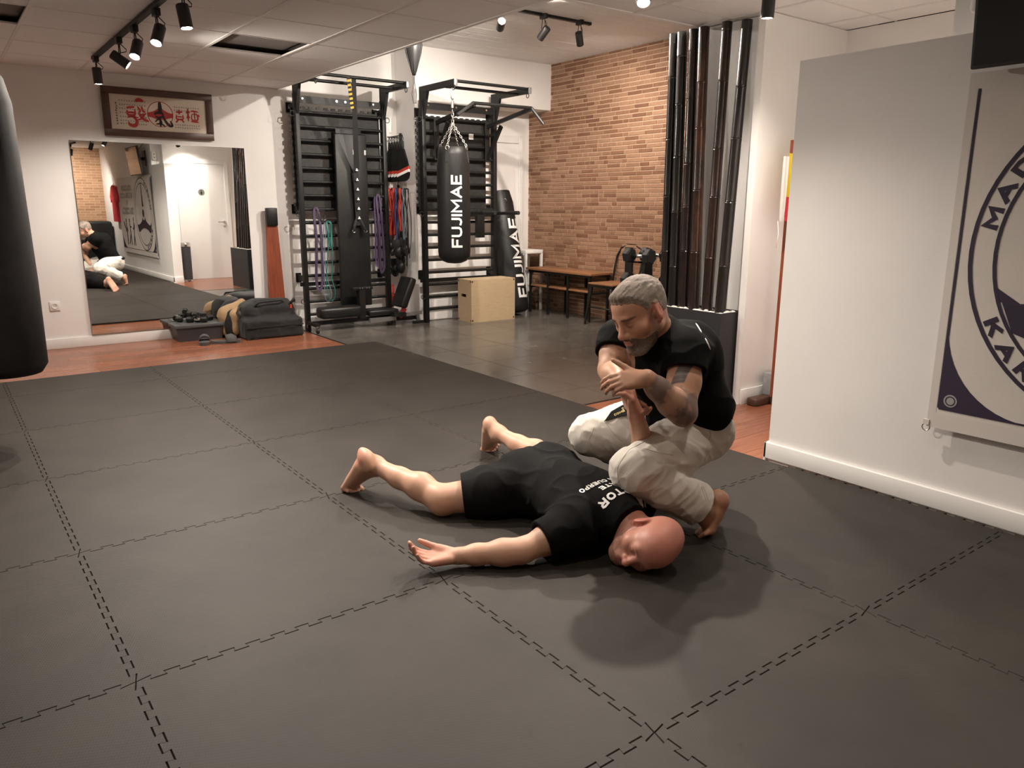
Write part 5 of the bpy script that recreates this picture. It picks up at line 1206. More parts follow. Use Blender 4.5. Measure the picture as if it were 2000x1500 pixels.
fig(2.18, [([(0,0),(-0.02,0.22),(0.0,0.42)],0.05), ([(0.0,0.24),(0.18,0.44)],0.045), ([(0.0,0.36),(-0.10,0.26)],0.03), ([(0.0,0.43),(-0.01,0.50)],0.055)])
for z, y in ((BN_Z1-0.045, BN_Y0-0.012), (BN_Z0-0.005, BN_Y0+0.002)):
    ring(MB(), (3.066, y, z), (1,0,0), 0.016, 0.003).build('eyelet_ring', MT['chrome'], bnr, smooth=True)
    MB().box((3.060,y-0.012,z+0.012),(3.070,y+0.012,z+0.035)).build('eyelet_tab', hem_m, bnr)
# television high on the wall
tv = thing('wall_screen', 'black flat television mounted high above the banner', 'television', (2.99, -4.05, 1.84))
mtv = Matrix.Translation((0,-0.05,-0.045)) @ rotm((2.97,-4.05,1.845), (0,1,0), math.radians(-7)) 
MB().bevbox((2.945,-4.46,1.845),(2.985,-3.635,2.325),0.006,mtv).build('housing', MT['rubber'], tv, auto=40)
MB().box((2.9435,-4.448,1.858),(2.9455,-3.647,2.313),mtv).build('display', MT['screen'], tv)
MB().bar((2.98,-4.05,2.08),(3.10,-4.05,2.08),0.06,0.05).box((3.085,-4.15,1.95),(3.0995,-3.95,2.22)).build('wall_bracket', MT['black_metal'], tv)
MB().tube([(3.02,-4.05,2.25),(3.085,-4.03,2.33),(3.09,-4.03,CEIL)],0.005,6).build('cable', MT['rubber'], tv, smooth=True)
wb_ = thing('wall_sensor', 'white rounded electrical box on the wall end beside the television', 'electrical box', (3.15,-3.58,2.02))
MB().bevbox((3.105,-3.629,2.035),(3.185,-3.575,2.19),0.022).build('housing', MT['white_plastic'], wb_, auto=60)
for z in (2.085,2.14): MB().cyl((3.145,-3.5755,z),(3.145,-3.5735,z),0.009,n=14).build('socket_hole', MT['rubber'], wb_)
# red shirt on a hook, crash pad and waste bin: in view only in the mirror
rs = thing('red_shirt', 'red t-shirt hanging at the banner end, seen in the mirror', 'shirt', (3.03,-6.45,0.95))
pts = [(-0.20,0.0),(0.20,0.0),(0.19,0.45),(0.30,0.38),(0.34,0.50),(0.20,0.68),(0.08,0.72),(-0.08,0.72),(-0.20,0.68),(-0.34,0.50),(-0.30,0.38),(-0.19,0.45)]
MB().prism(pts, (0.05,0,0), (3.02,-6.50,0.95), (0,1,0),(0,0,1)).build('shirt_body', MT['red_cloth'], rs, auto=50)
MB().tube([(3.045,-6.50,1.68),(3.045,-6.50,1.82)],0.004,6).tube([(3.045,-6.70,1.63),(3.045,-6.50,1.70),(3.045,-6.30,1.63)],0.005,6).build('hanger', MT['chrome'], rs, smooth=True)
cp = thing('crash_pad', 'black padded block in the far corner, seen in the mirror', 'crash pad', (2.75,-7.45,0.0))
MB().bevbox((2.25,-7.77,0.0),(3.07,-7.10,0.95),0.06).build('pad_body', MT['black_vinyl'], cp, auto=60)
MB().tube([(2.24,-7.5,0.5),(2.21,-7.45,0.5),(2.21,-7.35,0.5),(2.24,-7.3,0.5)],0.012,8).build('pad_handle', MT['black_cloth'], cp, smooth=True)
wbn = thing('pedal_bin', 'slim dark pedal bin beside the partition, seen in the mirror', 'waste bin', (3.40,-3.16,FLOOR))
MB().cyl((3.40,-3.16,FLOOR+0.03),(3.40,-3.16,0.58),0.088,0.09,32).build('bin_body', MT['grey_plastic'], wbn, auto=40)
MB().lathe([(0.092,0.58),(0.094,0.60),(0.094,0.625),(0.08,0.65),(0.04,0.662),(0.0,0.665)], (3.40,-3.16,0), (0,0,1), 32).build('lid', MT['chrome'], wbn, auto=40)
MB().cyl((3.40,-3.16,FLOOR),(3.40,-3.16,FLOOR+0.03),0.098,0.096,32).build('base_ring', MT['chrome'], wbn, auto=40)
MB().bevbox((3.385,-3.065,FLOOR+0.004),(3.415,-3.03,FLOOR+0.014),0.002).build('pedal', MT['rubber'], wbn)

# ================================================================== makiwara post and things before the mirror
mk = thing('makiwara_post', 'red brown striking post with black pad beside the mirror', 'striking post', (2.62,2.95,FLOOR))
mx0, mx1 = PY(523,470,2.93)[0], PY(541,470,2.93)[0]; ztop = PY(530,406,2.90)[2]; zpad = PY(530,441,2.90)[2]
MB().prism([(mx0-0.035,FLOOR),(mx1+0.06,FLOOR),(mx1+0.01,ztop-0.02),(mx0,ztop-0.02)], (0,0.03,0), (0,2.925,0), (1,0,0),(0,0,1)).build('board', MT['post_wood'], mk)
MB().bevbox((mx0-0.004,2.895,zpad),(mx1+0.014,2.957,ztop),0.01).build('striking_pad', MT['black_leather'], mk, auto=50)
# grey tub
tbx = thing('storage_tub', 'grey plastic storage tub with lid before the mirror', 'storage tub', (1.74,2.80,FLOOR))
tx0, tx1, ty0, ty1 = 1.50, 1.95, 2.70, 2.965; h = 0.145
def frust(a, b, z0, z1, ins): 
    return [(a[0]+ins,a[1]+ins,z0),(b[0]-ins,a[1]+ins,z0),(b[0]-ins,b[1]-ins,z0),(a[0]+ins,b[1]-ins,z0),(a[0],a[1],z1),(b[0],a[1],z1),(b[0],b[1],z1),(a[0],b[1],z1)]
BXF = [(0,3,2,1),(4,5,6,7),(0,1,5,4),(1,2,6,5),(2,3,7,6),(3,0,4,7)]
MB().add(frust((tx0,ty0),(tx1,ty1),FLOOR,h-0.03,0.02), BXF).build('tub_body', MT['grey_plastic'], tbx)
MB().bevbox((tx0-0.015,ty0-0.015,h-0.032),(tx1+0.015,ty1+0.012,h),0.006).build('lid', MT['lid_plastic'], tbx, auto=40)
MB().bevbox((tx0+0.05,ty0+0.04,h),(tx1-0.05,ty1-0.04,h+0.004),0.001).build('lid_panel', MT['lid_plastic'], tbx)
zt = h+0.004
dumbbell((1.72,2.80,zt+0.028), (0.85,-0.5,0), 0.030, 0.20, 'small black dumbbell lying at the front of the tub lid', 'dumbbells on the tub')
dumbbell((1.80,2.85,zt+0.028), (0.9,0.35,0), 0.030, 0.20, 'small black dumbbell lying at the right of the tub lid', 'dumbbells on the tub')
dumbbell((1.63,2.88,zt+0.028), (0.7,-0.7,0), 0.030, 0.18, 'small black dumbbell lying nearest the mirror on the tub lid', 'dumbbells on the tub')
dumbbell((1.70,2.835,zt+0.082), (0.3,-0.95,0), 0.028, 0.17, 'small dumbbell lying across the other ones on the tub', 'dumbbells on the tub')
# sandals
def sandal(c, ang, roll, label):
    c = Vector(c); m = Matrix.Translation(c) @ Matrix.Rotation(ang,4,'Z') @ Matrix.Rotation(roll,4,'X')
    t = thing('slide_sandal', label, 'sandal', tuple(c), 'pair of slide sandals')
    out = []
    for s in np.linspace(0,1,11): out.append((-0.135+0.27*s, 0.036+0.016*math.sin(s*math.pi*0.9+0.15) if 0.02 < s < 0.98 else 0.02))
    poly = out+[(x,-y*0.92) for x,y in reversed(out)]
    vs = [m @ Vector((x,y,0)) for x,y in poly]+[m @ Vector((x,y,0.024+0.008*(abs(x)/0.135)**2)) for x,y in poly]; n = len(poly)
    MB().add(vs, [tuple(reversed(range(n))), tuple(range(n,2*n))]+[(i,(i+1)%n,n+(i+1)%n,n+i) for i in range(n)]).build('sole', MT['foam'], t, auto=40)
    mb = MB(); vs = []; K = 9
    for xx, hh in ((-0.005,0.062),(0.05,0.072),(0.095,0.050)):
        for k in range(K):
            a = math.pi*k/(K-1); vs.append(m @ Vector((xx, 0.053*math.cos(a), 0.012+hh*math.sin(a)**0.8)))
    fs = [(r*K+k, r*K+k+1, (r+1)*K+k+1, (r+1)*K+k) for r in range(2) for k in range(K-1)]
    nv = len(vs); vs2 = vs+[v+(m.to_3x3() @ Vector((0,0,0.006))) for v in vs]; fs2 = fs+[tuple(nv+q for q in reversed(f)) for f in fs]
    for r in range(2): 
        for k in (0,K-1): fs2.append((r*K+k,(r+1)*K+k,nv+(r+1)*K+k,nv+r*K+k))
    for k in range(K-1):
        for r in (0,2): fs2.append((r*K+k,r*K+k+1,nv+r*K+k+1,nv+r*K+k))
    mb.add(vs2, fs2).build('strap', MT['foam'], t, smooth=True)
sandal((1.70,2.50,FLOOR), math.radians(75), 0.0, 'dark grey slide sandal standing nearer the tub')
sandal((1.88,2.42,FLOOR), math.radians(-12), 0.0, 'dark grey slide sandal lying in front, toe to the duffel bag')
# ================================================================== soft shapes: blended distance fields meshed with surface nets
def nrm(v): v = np.asarray(v, float); return v/(np.linalg.norm(v)+1e-12)
class Field:
    """list of primitives, each (fn, centre, radius, k, op); op: 'u' smooth union, 's' smooth subtract"""
    def __init__(s): s.p = []; s.post = None; s.shift = 0.0
    def cone(s, a, b, ra, rb, k=0.02, op='u'):
        a = np.asarray(a, float); b = np.asarray(b, float); ab = b-a; L2 = float(ab@ab)+1e-12
        def fn(P):
            t = np.clip((P-a)@ab/L2, 0, 1); return np.linalg.norm(P-a-t[:,None]*ab, axis=1)-(ra+(rb-ra)*t)
        s.p.append((fn, (a+b)/2, math.sqrt(L2)/2+max(ra,rb), k, op)); return s
    def chain(s, pts, rs, k=0.02):
        for i in range(len(pts)-1): s.cone(pts[i], pts[i+1], rs[i], rs[i+1], k)
        return s
    def ell(s, c, r, R=None, k=0.02, op='u'):
        c = np.asarray(c, float); r = np.asarray(r, float); R = np.eye(3) if R is None else np.asarray(R, float)   # rows = local axes
        def fn(P):
            q = (P-c)@R.T; k0 = np.linalg.norm(q/r, axis=1); k1 = np.linalg.norm(q/(r*r), axis=1)+1e-9; return k0*(k0-1)/k1
        s.p.append((fn, c, float(r.max()), k, op)); return s
    def box(s, c, h, rad, R=None, k=0.02, op='u'):
        c = np.asarray(c, float); h = np.asarray(h, float)-rad; R = np.eye(3) if R is None else np.asarray(R, float)
        def fn(P):
            q = np.abs((P-c)@R.T)-h; return np.linalg.norm(np.maximum(q,0),axis=1)+np.minimum(q.max(1),0)-rad
        s.p.append((fn, c, float(np.linalg.norm(h)+rad), k, op)); return s
    def merge(s, o): s.p += o.p; return s
    def ev(s, P, idx=None):
        d = np.full(len(P), 10.0)
        for i in (range(len(s.p)) if idx is None else idx):
            fn, c, r, k, op = s.p[i]; e = fn(P)
            if op == 'u': h = np.clip(0.5+0.5*(d-e)/k, 0, 1); d = d+(e-d)*h-k*h*(1-h)
            else: h = np.clip(0.5-0.5*(d+e)/k, 0, 1); d = d+(-e-d)*h+k*h*(1-h)
        return d-s.shift
    def mesh(s, vox, lo=None, hi=None, smooth=1):
        C_ = np.array([p[1] for p in s.p if p[4]=='u']); Rr = np.array([p[2] for p in s.p if p[4]=='u'])
        if lo is None: lo = (C_-Rr[:,None]).min(0)-0.03
        if hi is None: hi = (C_+Rr[:,None]).max(0)+0.03
        B = 10; bs = B*vox; nb = np.ceil((np.asarray(hi)-lo)/bs).astype(int); n = nb*B+1
        G = np.full(n, 1.0, np.float32)
        I, J, K = np.meshgrid(*[np.arange(m) for m in nb], indexing='ij'); bc = np.stack([I,J,K],-1).reshape(-1,3)
        ctr = lo+(bc+0.5)*bs; d = s.final(ctr, None); rad = 0.87*bs
        cen = np.array([p[1] for p in s.p]); rr = np.array([p[2] for p in s.p]); kk = np.array([p[3] for p in s.p])
        off = np.stack(np.meshgrid(*[np.arange(B+1)]*3, indexing='ij'), -1).reshape(-1,3)*vox
        for b, c, dd in zip(bc, ctr, d):
            sl = tuple(slice(q*B, q*B+B+1) for q in b)
            if dd > rad*1.1+0.014: continue
            if dd < -rad*1.1-0.014: G[sl] = -1.0; continue
            near = np.nonzero(np.linalg.norm(cen-c, axis=1) < rr+rad+kk+0.02)[0]
            if len(near) == 0: continue
            G[sl] = s.final(lo+b*bs+off, near).reshape(B+1,B+1,B+1)
        return surface_nets(G, lo, vox, smooth)
    def final(s, P, idx):
        d = s.ev(P, idx)
        return s.post(P, d) if s.post is not None else d
def surface_nets(G, lo, vox, smooth=1):
    S = G < 0; n = np.array(G.shape)
    c = np.zeros(tuple(n-1), np.int8)
    for i in (0,1):
        for j in (0,1):
            for k in (0,1): c += S[i:n[0]-1+i, j:n[1]-1+j, k:n[2]-1+k]
    act = (c > 0) & (c < 8); ids = -np.ones(act.shape, np.int64); idx = np.argwhere(act); ids[act] = np.arange(len(idx))
    pos = np.zeros((len(idx),3)); cnt = np.zeros(len(idx))
    cor = [(i,j,k) for i in (0,1) for j in (0,1) for k in (0,1)]
    val = {q: G[idx[:,0]+q[0], idx[:,1]+q[1], idx[:,2]+q[2]] for q in cor}
    for a in cor:
        for ax in range(3):
            if a[ax]: continue
            b = list(a); b[ax] = 1; b = tuple(b); va, vb = val[a], val[b]; m = (va < 0) != (vb < 0)
            t = va[m]/(va[m]-vb[m]); p = np.array(a, float)[None].repeat(m.sum(),0); p[:,ax] += t; pos[m] += p; cnt[m] += 1
    V = lo+(idx+pos/cnt[:,None])*vox
    F = []
    for ax in range(3):
        o = [q for q in range(3) if q != ax]; sl0 = [slice(None)]*3; sl1 = [slice(None)]*3; sl0[ax] = slice(0,-1); sl1[ax] = slice(1,None)
        cr = S[tuple(sl0)] != S[tuple(sl1)]; e = np.argwhere(cr)
        ok = (e[:,o[0]] > 0) & (e[:,o[1]] > 0) & (e[:,o[0]] < n[o[0]]-1) & (e[:,o[1]] < n[o[1]]-1); e = e[ok]
        q = []
        for d0, d1 in ((-1,-1),(0,-1),(0,0),(-1,0)):
            f = e.copy(); f[:,o[0]] += d0; f[:,o[1]] += d1; q.append(ids[f[:,0],f[:,1],f[:,2]])
        q = np.stack(q,1); ins = S[e[:,0],e[:,1],e[:,2]]
        if ax == 1: ins = ~ins
        q[~ins] = q[~ins][:, ::-1]; F.append(q)
    F = np.concatenate(F)
    F = F[(F >= 0).all(1)]
    for _ in range(smooth):
        acc = np.zeros_like(V); w_ = np.zeros(len(V))
        for a, b in ((0,1),(1,2),(2,3),(3,0)):
            np.add.at(acc, F[:,a], V[F[:,b]]); np.add.at(acc, F[:,b], V[F[:,a]]); np.add.at(w_, F[:,a], 1); np.add.at(w_, F[:,b], 1)
        V = V*0.5+0.5*acc/np.maximum(w_,1)[:,None]
    return V, F
def np_mesh(name, V, F, m, parent=None, col=None):
    o = np.array(ORG.get(parent.name, (0,0,0))) if parent is not None else np.zeros(3)
    me = bpy.data.meshes.new(name); n = len(V); F = np.asarray(F); k = F.shape[1]
    me.vertices.add(n); me.vertices.foreach_set('co', (V-o).ravel()); me.loops.add(F.size); me.loops.foreach_set('vertex_index', F.ravel())
    me.polygons.add(len(F)); me.polygons.foreach_set('loop_start', np.arange(0,F.size,k)); me.polygons.foreach_set('loop_total', np.full(len(F),k)); me.update(calc_edges=True); me.validate()
    if col is not None:
        ca = me.color_attributes.new('Col','FLOAT_COLOR','POINT'); ca.data.foreach_set('color', np.concatenate([col, np.ones((n,1))],1).astype(np.float32).ravel())
    return finish(name, me, m, parent, smooth=True)
def vnoise(P, seed=0):
    """smooth value noise, -1..1"""
    P = np.asarray(P, float); i = np.floor(P).astype(np.int64); f = P-i; f = f*f*(3-2*f)
    def h(a, b, c):
        x = (a*73856093) ^ (b*19349663) ^ (c*83492791) ^ (seed*2654435761); x = (x ^ (x >> 13))*1274126177; x = x & 0x7fffffff; x = x ^ (x >> 16)
        return (x % 65536)/32768.0-1
    r = 0
    for a in (0,1):
        for b in (0,1):
            for c in (0,1):
                w_ = (f[:,0] if a else 1-f[:,0])*(f[:,1] if b else 1-f[:,1])*(f[:,2] if c else 1-f[:,2]); r = r+w_*h(i[:,0]+a,i[:,1]+b,i[:,2]+c)
    return r
def axes(f, u):
    """rows: right, forward, up of a head or hand frame"""
    f = nrm(f); u = np.asarray(u, float); u = nrm(u-f*(u@f)); r = np.cross(f, u); return np.array([r, f, u])

# ------------------------------------------------------------------ body pieces
def add_head(F, c, R, s=1.0, bald=False, jawk=0.012):
    W = lambda x, y, z: c + s*(R.T @ np.array([x, y, z]))
    E = lambda p, r, k=0.02, op='u', rot=None: F.ell(W(*p), np.array(r)*s, R if rot is None else rot@R, k*s, op)
    E((0,-0.016,0.030), (0.077,0.098,0.094), 0.03); E((0,0.034,0.046), (0.064,0.056,0.058), 0.03)
    E((0,0.030,-0.030), (0.062,0.060,0.080), 0.03)
    for sx in (-1,1):
        F.cone(W(sx*0.056,-0.008,-0.050), W(sx*0.022,0.066,-0.098), 0.020*s, 0.020*s, 0.03*s)
        E((sx*0.046,0.054,-0.022), (0.026,0.026,0.022), 0.025)
    E((0,0.074,-0.098), (0.026,0.020,0.020), 0.02)
    F.cone(W(-0.034,0.078,0.022), W(0.034,0.078,0.022), 0.013*s, 0.013*s, 0.018*s)
    for sx in (-1,1):
        E((sx*0.033,0.098,0.000), (0.018,0.016,0.013), 0.014, 's')
        E((sx*0.033,0.076,0.001), (0.0145,0.0135,0.0135), 0.006)
    F.cone(W(0,0.084,0.014), W(0,0.110,-0.030), 0.0085*s, 0.0120*s, 0.014*s)
    E((0,0.109,-0.032), (0.0130,0.0115,0.0110), 0.008)
    for sx in (-1,1): E((sx*0.0135,0.097,-0.036), (0.0085,0.010,0.0085), 0.007)
    E((0,0.086,-0.062), (0.026,0.014,0.020), 0.02)
    F.cone(W(-0.017,0.094,-0.0565), W(0.017,0.094,-0.0565), 0.0048*s, 0.0048*s, 0.008*s)
    F.cone(W(-0.015,0.093,-0.0690), W(0.015,0.093,-0.0690), 0.0056*s, 0.0056*s, 0.008*s)
    F.cone(W(-0.021,0.101,-0.0628), W(0.021,0.101,-0.0628), 0.0022*s, 0.0022*s, 0.004*s, 's')
    for sx in (-1,1):      # ears: rim, bowl and lobe
        ea = R.T @ nrm(np.array([sx*0.9,-0.40,0.05])); up = R.T @ nrm(np.array([0,-0.18,1.0])); er = axes(ea, up)
        F.ell(W(sx*0.0840,-0.018,0.004), np.array([0.021,0.0085,0.034])*s, er, 0.006*s)
        F.ell(W(sx*0.0945,-0.0210,0.008), np.array([0.0140,0.0080,0.022])*s, er, 0.004*s, 's')
        F.ell(W(sx*0.0785,-0.004,-0.004), np.array([0.008,0.009,0.012])*s, er, 0.006*s)
        F.ell(W(sx*0.0800,-0.008,-0.026), np.array([0.010,0.0075,0.010])*s, er, 0.006*s)
def add_hand(F, wrist, d, n, side, curl, spread=0.18, thumb=(0.7,0.5,0.35), s=1.0, tcurl=0.3, wr=0.026):
    """wrist position, finger direction d, palm normal n (the way the palm faces), side = +1 when the thumb lies along n x d"""
    d = nrm(d); n = np.asarray(n, float); n = nrm(n-d*(n@d)); t = np.cross(n, d)*side; w_ = np.asarray(wrist, float)
    at = lambda a, b, c: w_+s*(a*d+b*t+c*n)
    F.cone(at(-0.015,0,0), at(0.02,0,0), wr*s, 0.022*s, 0.02*s)
    for b in (0.027,0.009,-0.009,-0.026): F.cone(at(0.015,b*0.55,0), at(0.088-abs(b-0.005)*0.25,b,0.0), 0.0165*s, 0.0125*s, 0.012*s)
    F.cone(at(0.015,0.02,0.006), at(0.05,0.034,0.010), 0.017*s, 0.015*s, 0.014*s)
    F.cone(at(0.02,-0.024,0.006), at(0.07,-0.026,0.004), 0.014*s, 0.012*s, 0.012*s)
    lens = [(0.045,0.026,0.022),(0.050,0.030,0.023),(0.046,0.028,0.023),(0.036,0.021,0.020)]; bs = [0.027,0.009,-0.009,-0.026]
    for i in range(4):
        b = bs[i]; cu = curl[i] if hasattr(curl,'__len__') else curl; p = at(0.090-abs(b-0.005)*0.25, b, 0); sp = spread*(0.5-i/3.0)
        ang = 0.0; rad = [0.0102,0.0094,0.0086,0.0076]
        if i == 3: rad = [q*0.88 for q in rad]
        for j in range(3):
            ang += cu*(0.9,1.0,0.75)[j]; dr = nrm(math.cos(ang)*(d*math.cos(sp)+t*math.sin(sp))+math.sin(ang)*n); q = p+dr*lens[i][j]*s
            F.cone(p, q, rad[j]*s, rad[j+1]*s, 0.004*s); p = q
    p = at(0.030,0.028,0.008); dr = nrm(thumb[0]*d+thumb[1]*t+thumb[2]*n); F.cone(p, p+dr*0.042*s, 0.0165*s, 0.0125*s, 0.010*s); p = p+dr*0.042*s
    dr2 = nrm(dr*math.cos(tcurl)+math.sin(tcurl)*nrm(n*0.6+d*0.5)); F.cone(p, p+dr2*0.030*s, 0.0122*s, 0.0108*s, 0.004*s); p = p+dr2*0.030*s
    dr3 = nrm(dr2*math.cos(tcurl)+math.sin(tcurl)*nrm(n*0.6+d*0.5)); F.cone(p, p+dr3*0.024*s, 0.0108*s, 0.0088*s, 0.004*s)
def add_foot(F, ankle, heel, ball, toe_dir, big_side, s=1.0):
    """heel and ball: bottom contact centres of the sole; toes leave the ball along toe_dir; big_side points to the big toe"""
    ankle, heel, ball = [np.asarray(q, float) for q in (ankle, heel, ball)]; ax = nrm(ball-heel); b = np.asarray(big_side, float); b = nrm(b-ax*(b@ax))
    up = np.asarray(ankle)-heel; up = nrm(up-ax*(up@ax)); td = nrm(toe_dir)
    F.ell(heel+up*0.030*s+ax*0.008*s, np.array([0.030,0.036,0.033])*s, np.array([b,ax,up]), 0.02*s)
    F.cone(ankle, heel+up*0.036*s, 0.034*s, 0.028*s, 0.03*s)
    for o, r0, r1 in ((0.028,0.026,0.0185),(0.010,0.028,0.0180),(-0.012,0.027,0.0165),(-0.032,0.024,0.0150)):
        F.cone(heel+up*(0.034)*s+ax*0.045*s+b*o*0.55*s, ball+up*0.018*s+b*o*s-ax*max(0,-o)*0.45*s, r0*s, r1*s, 0.02*s)
    F.cone(ankle+ax*0.015*s, ball+up*0.026*s-ax*0.06*s, 0.034*s, 0.020*s, 0.03*s)
    for o, ln, r in ((0.034,0.048,0.0135),(0.014,0.045,0.0098),(-0.002,0.041,0.0092),(-0.017,0.036,0.0088),(-0.031,0.031,0.0086)):
        p = ball+up*0.012*s+b*o*s-ax*max(0,-o)*0.5*s; q = p+td*ln*0.55*s; e = q+nrm(td-up*0.15)*ln*0.45*s
        F.cone(p, q, r*1.05*s, r*s, 0.006*s); F.cone(q, e, r*s, r*0.95*s, 0.004*s)
def skin_mat(name, rough=0.5):
    m = bpy.data.materials.new(name); m.use_nodes = True; nt = m.node_tree; b = nt.nodes['Principled BSDF']
    at = node(nt, 'ShaderNodeAttribute'); at.attribute_name = 'Col'
    geo = node(nt, 'ShaderNodeNewGeometry'); nz = node(nt, 'ShaderNodeTexNoise', Scale=22.0, Detail=5.0); nt.links.new(geo.outputs['Position'], nz.inputs[0])
    mr = node(nt, 'ShaderNodeMapRange'); mr.inputs[3].default_value = 0.88; mr.inputs[4].default_value = 1.12; nt.links.new(nz.outputs['Fac'], mr.inputs[0])
    hs = node(nt, 'ShaderNodeHueSaturation'); nt.links.new(mr.outputs[0], hs.inputs['Value']); nt.links.new(at.outputs['Color'], hs.inputs['Color']); nt.links.new(hs.outputs[0], b.inputs['Base Color'])
    b.inputs['Roughness'].default_value = rough; b.inputs['Subsurface Weight'].default_value = 0.12; b.inputs['Subsurface Radius'].default_value = (0.012,0.004,0.002); b.inputs['Subsurface Scale'].default_value = 0.6
    n2 = node(nt, 'ShaderNodeTexNoise', Scale=240.0, Detail=2.0); nt.links.new(geo.outputs['Position'], n2.inputs[0])
    bp = node(nt, 'ShaderNodeBump', Strength=0.08, Distance=0.001); nt.links.new(n2.outputs['Fac'], bp.inputs['Height']); nt.links.new(bp.outputs[0], b.inputs['Normal'])
    return m
def hair_mat(name, rough=0.7):
    m = skin_mat(name, rough); nt = m.node_tree; b = nt.nodes['Principled BSDF']; b.inputs['Subsurface Weight'].default_value = 0.0
    geo = node(nt, 'ShaderNodeNewGeometry'); nz = node(nt, 'ShaderNodeTexNoise', Scale=190.0, Detail=6.0, Roughness=0.75); nt.links.new(geo.outputs['Position'], nz.inputs[0])
    bp = node(nt, 'ShaderNodeBump', Strength=0.7, Distance=0.0016); nt.links.new(nz.outputs['Fac'], bp.inputs['Height']); nt.links.new(bp.outputs[0], b.inputs['Normal'])
    hs = [n for n in nt.nodes if n.type == 'HUE_SAT'][0]; mr = node(nt, 'ShaderNodeMapRange'); mr.inputs[1].default_value = 0.3; mr.inputs[2].default_value = 0.7; mr.inputs[3].default_value = 0.6; mr.inputs[4].default_value = 1.35
    nt.links.new(nz.outputs['Fac'], mr.inputs[0]); nt.links.new(mr.outputs[0], hs.inputs['Value']); return m
def mixc(base, col, w_): return base*(1-w_[:,None])+np.asarray(col)[None]*w_[:,None]
def sst(x, a, b): t = np.clip((x-a)/(b-a), 0, 1); return t*t*(3-2*t)
def seg_d(P, a, b):
    a = np.asarray(a,float); b = np.asarray(b,float); ab = b-a; t = np.clip((P-a)@ab/(ab@ab+1e-12),0,1); return np.linalg.norm(P-a-t[:,None]*ab,axis=1)
def wrap_text(body, tree, origin, ax, ay, width, m, parent, name='lettering', lift=0.0022, bold=0.2, proj=None):
    """lettering laid on a surface: flat coordinates along ax, ay at origin, dropped onto the surface along -(ax x ay)"""
    v, f = block_text(body, bold, 0.16, width)
    ax = nrm(ax); ay = nrm(np.asarray(ay)-ax*(np.asarray(ay)@ax)); nn = np.cross(ax, ay) if proj is None else nrm(proj); out = []
    for x, y, _ in v:
        p = np.asarray(origin)+ax*x+ay*y; h = tree.ray_cast(Vector(p+nn*0.25), Vector(-nn), 0.6)
        if h[0] is None: h = tree.find_nearest(Vector(p))
        nh = h[1] if proj is None or h[1].dot(Vector(nn)) > 0 else -h[1]
        out.append(tuple(h[0]+nh*lift))
    return MB().add(out, f).build(name, m, parent)
# ================================================================== the two men
SKIN = skin_mat('skin', 0.48)
black_tee = mat('black_cotton', (0.0042,0.0040,0.0040), 0.92, var=0.25, scale=30, bump=0.25, bscale=320, spec=0.12)
black_short = mat('black_sports_fabric', (0.0048,0.0046,0.0048), 0.85, var=0.2, scale=30, bump=0.2, bscale=260, spec=0.15)
gi_white = mat('off_white_heavy_cotton', (0.66,0.62,0.56), 0.9, var=0.05, scale=16, bump=0.35, bscale=340, spec=0.2)
stitch = mat('gi_seam_thread', (0.45,0.41,0.36), 0.9)
def folds(P, ax1, f1, f2, seed):
    """cloth folds: noise stretched along ax1"""
    ax1 = nrm(ax1); t = P@ax1; Q = P-np.outer(t, ax1); return vnoise(Q*f2+np.outer(t, ax1)*f1+seed*7.7, seed)
def creases(P, lo_f, hi_f, seed):
    a = vnoise(P*lo_f, seed); b = vnoise(P*hi_f+a[:,None]*0.8, seed+1); return (1-np.abs(b))**3*1.4-0.5
# ---------------------------------------------------------------- A: the man lying face down
hA = np.array([1.6586, -3.3521, 0.090]); RA = axes((-0.9235,-0.221,-0.3136), (0.1142,-0.9387,0.3252)); sA = 1.045
A = {}
A['Rsh'] = np.array([1.505,-3.115,0.105]); A['Lsh'] = np.array([1.86,-3.09,0.125])
A['Rel'] = PZ(1018,1076,0.056); A['Rwr'] = PZ(893,1086,0.042)
A['Lel'] = PD(1266,905,3.10); A['Lwr'] = PD(1241,806,2.97)
A['Rhip'] = np.array([1.625,-2.69,0.105]); A['Lhip'] = np.array([1.80,-2.66,0.105])
A['Rkn'] = PZ(862,977,0.064); A['Lkn'] = np.array([1.985,-2.41,0.068])
A['Ran'] = PZ(733,908,0.140); A['Lan'] = PZ(974,846,0.140)
def torsoA(F, g=0.0, k=0.06):
    F.ell((1.68,-3.00,0.128), (0.195+g,0.20+g,0.112+g), None, k); F.ell((1.70,-2.82,0.126), (0.168+g,0.19+g,0.112+g), None, k)
    F.ell((1.71,-2.67,0.122), (0.172+g,0.14+g,0.112+g), None, k); F.cone(A['Rsh']+[0.03,0.02,0.01], A['Lsh']+[-0.03,0.02,0.01], 0.074+g, 0.078+g, k)
    F.ell((1.633,-2.635,0.150), (0.098+g,0.105+g,0.095+g), None, 0.04); F.ell((1.79,-2.625,0.150), (0.098+g,0.105+g,0.095+g), None, 0.04)
    F.cone((1.665,-3.15,0.15), (1.665,-3.235,0.125), 0.075+g, 0.062+g, 0.05)
    if g > 0: F.cone((1.665,-3.20,0.135), (1.662,-3.275,0.115), 0.083, 0.080, 0.05)
FA = Field(); torsoA(FA)
def limb(F, pts, rs, k=0.03): return F.chain(pts, rs, k)
def lerp(a, b, t): return np.asarray(a)*(1-t)+np.asarray(b)*t
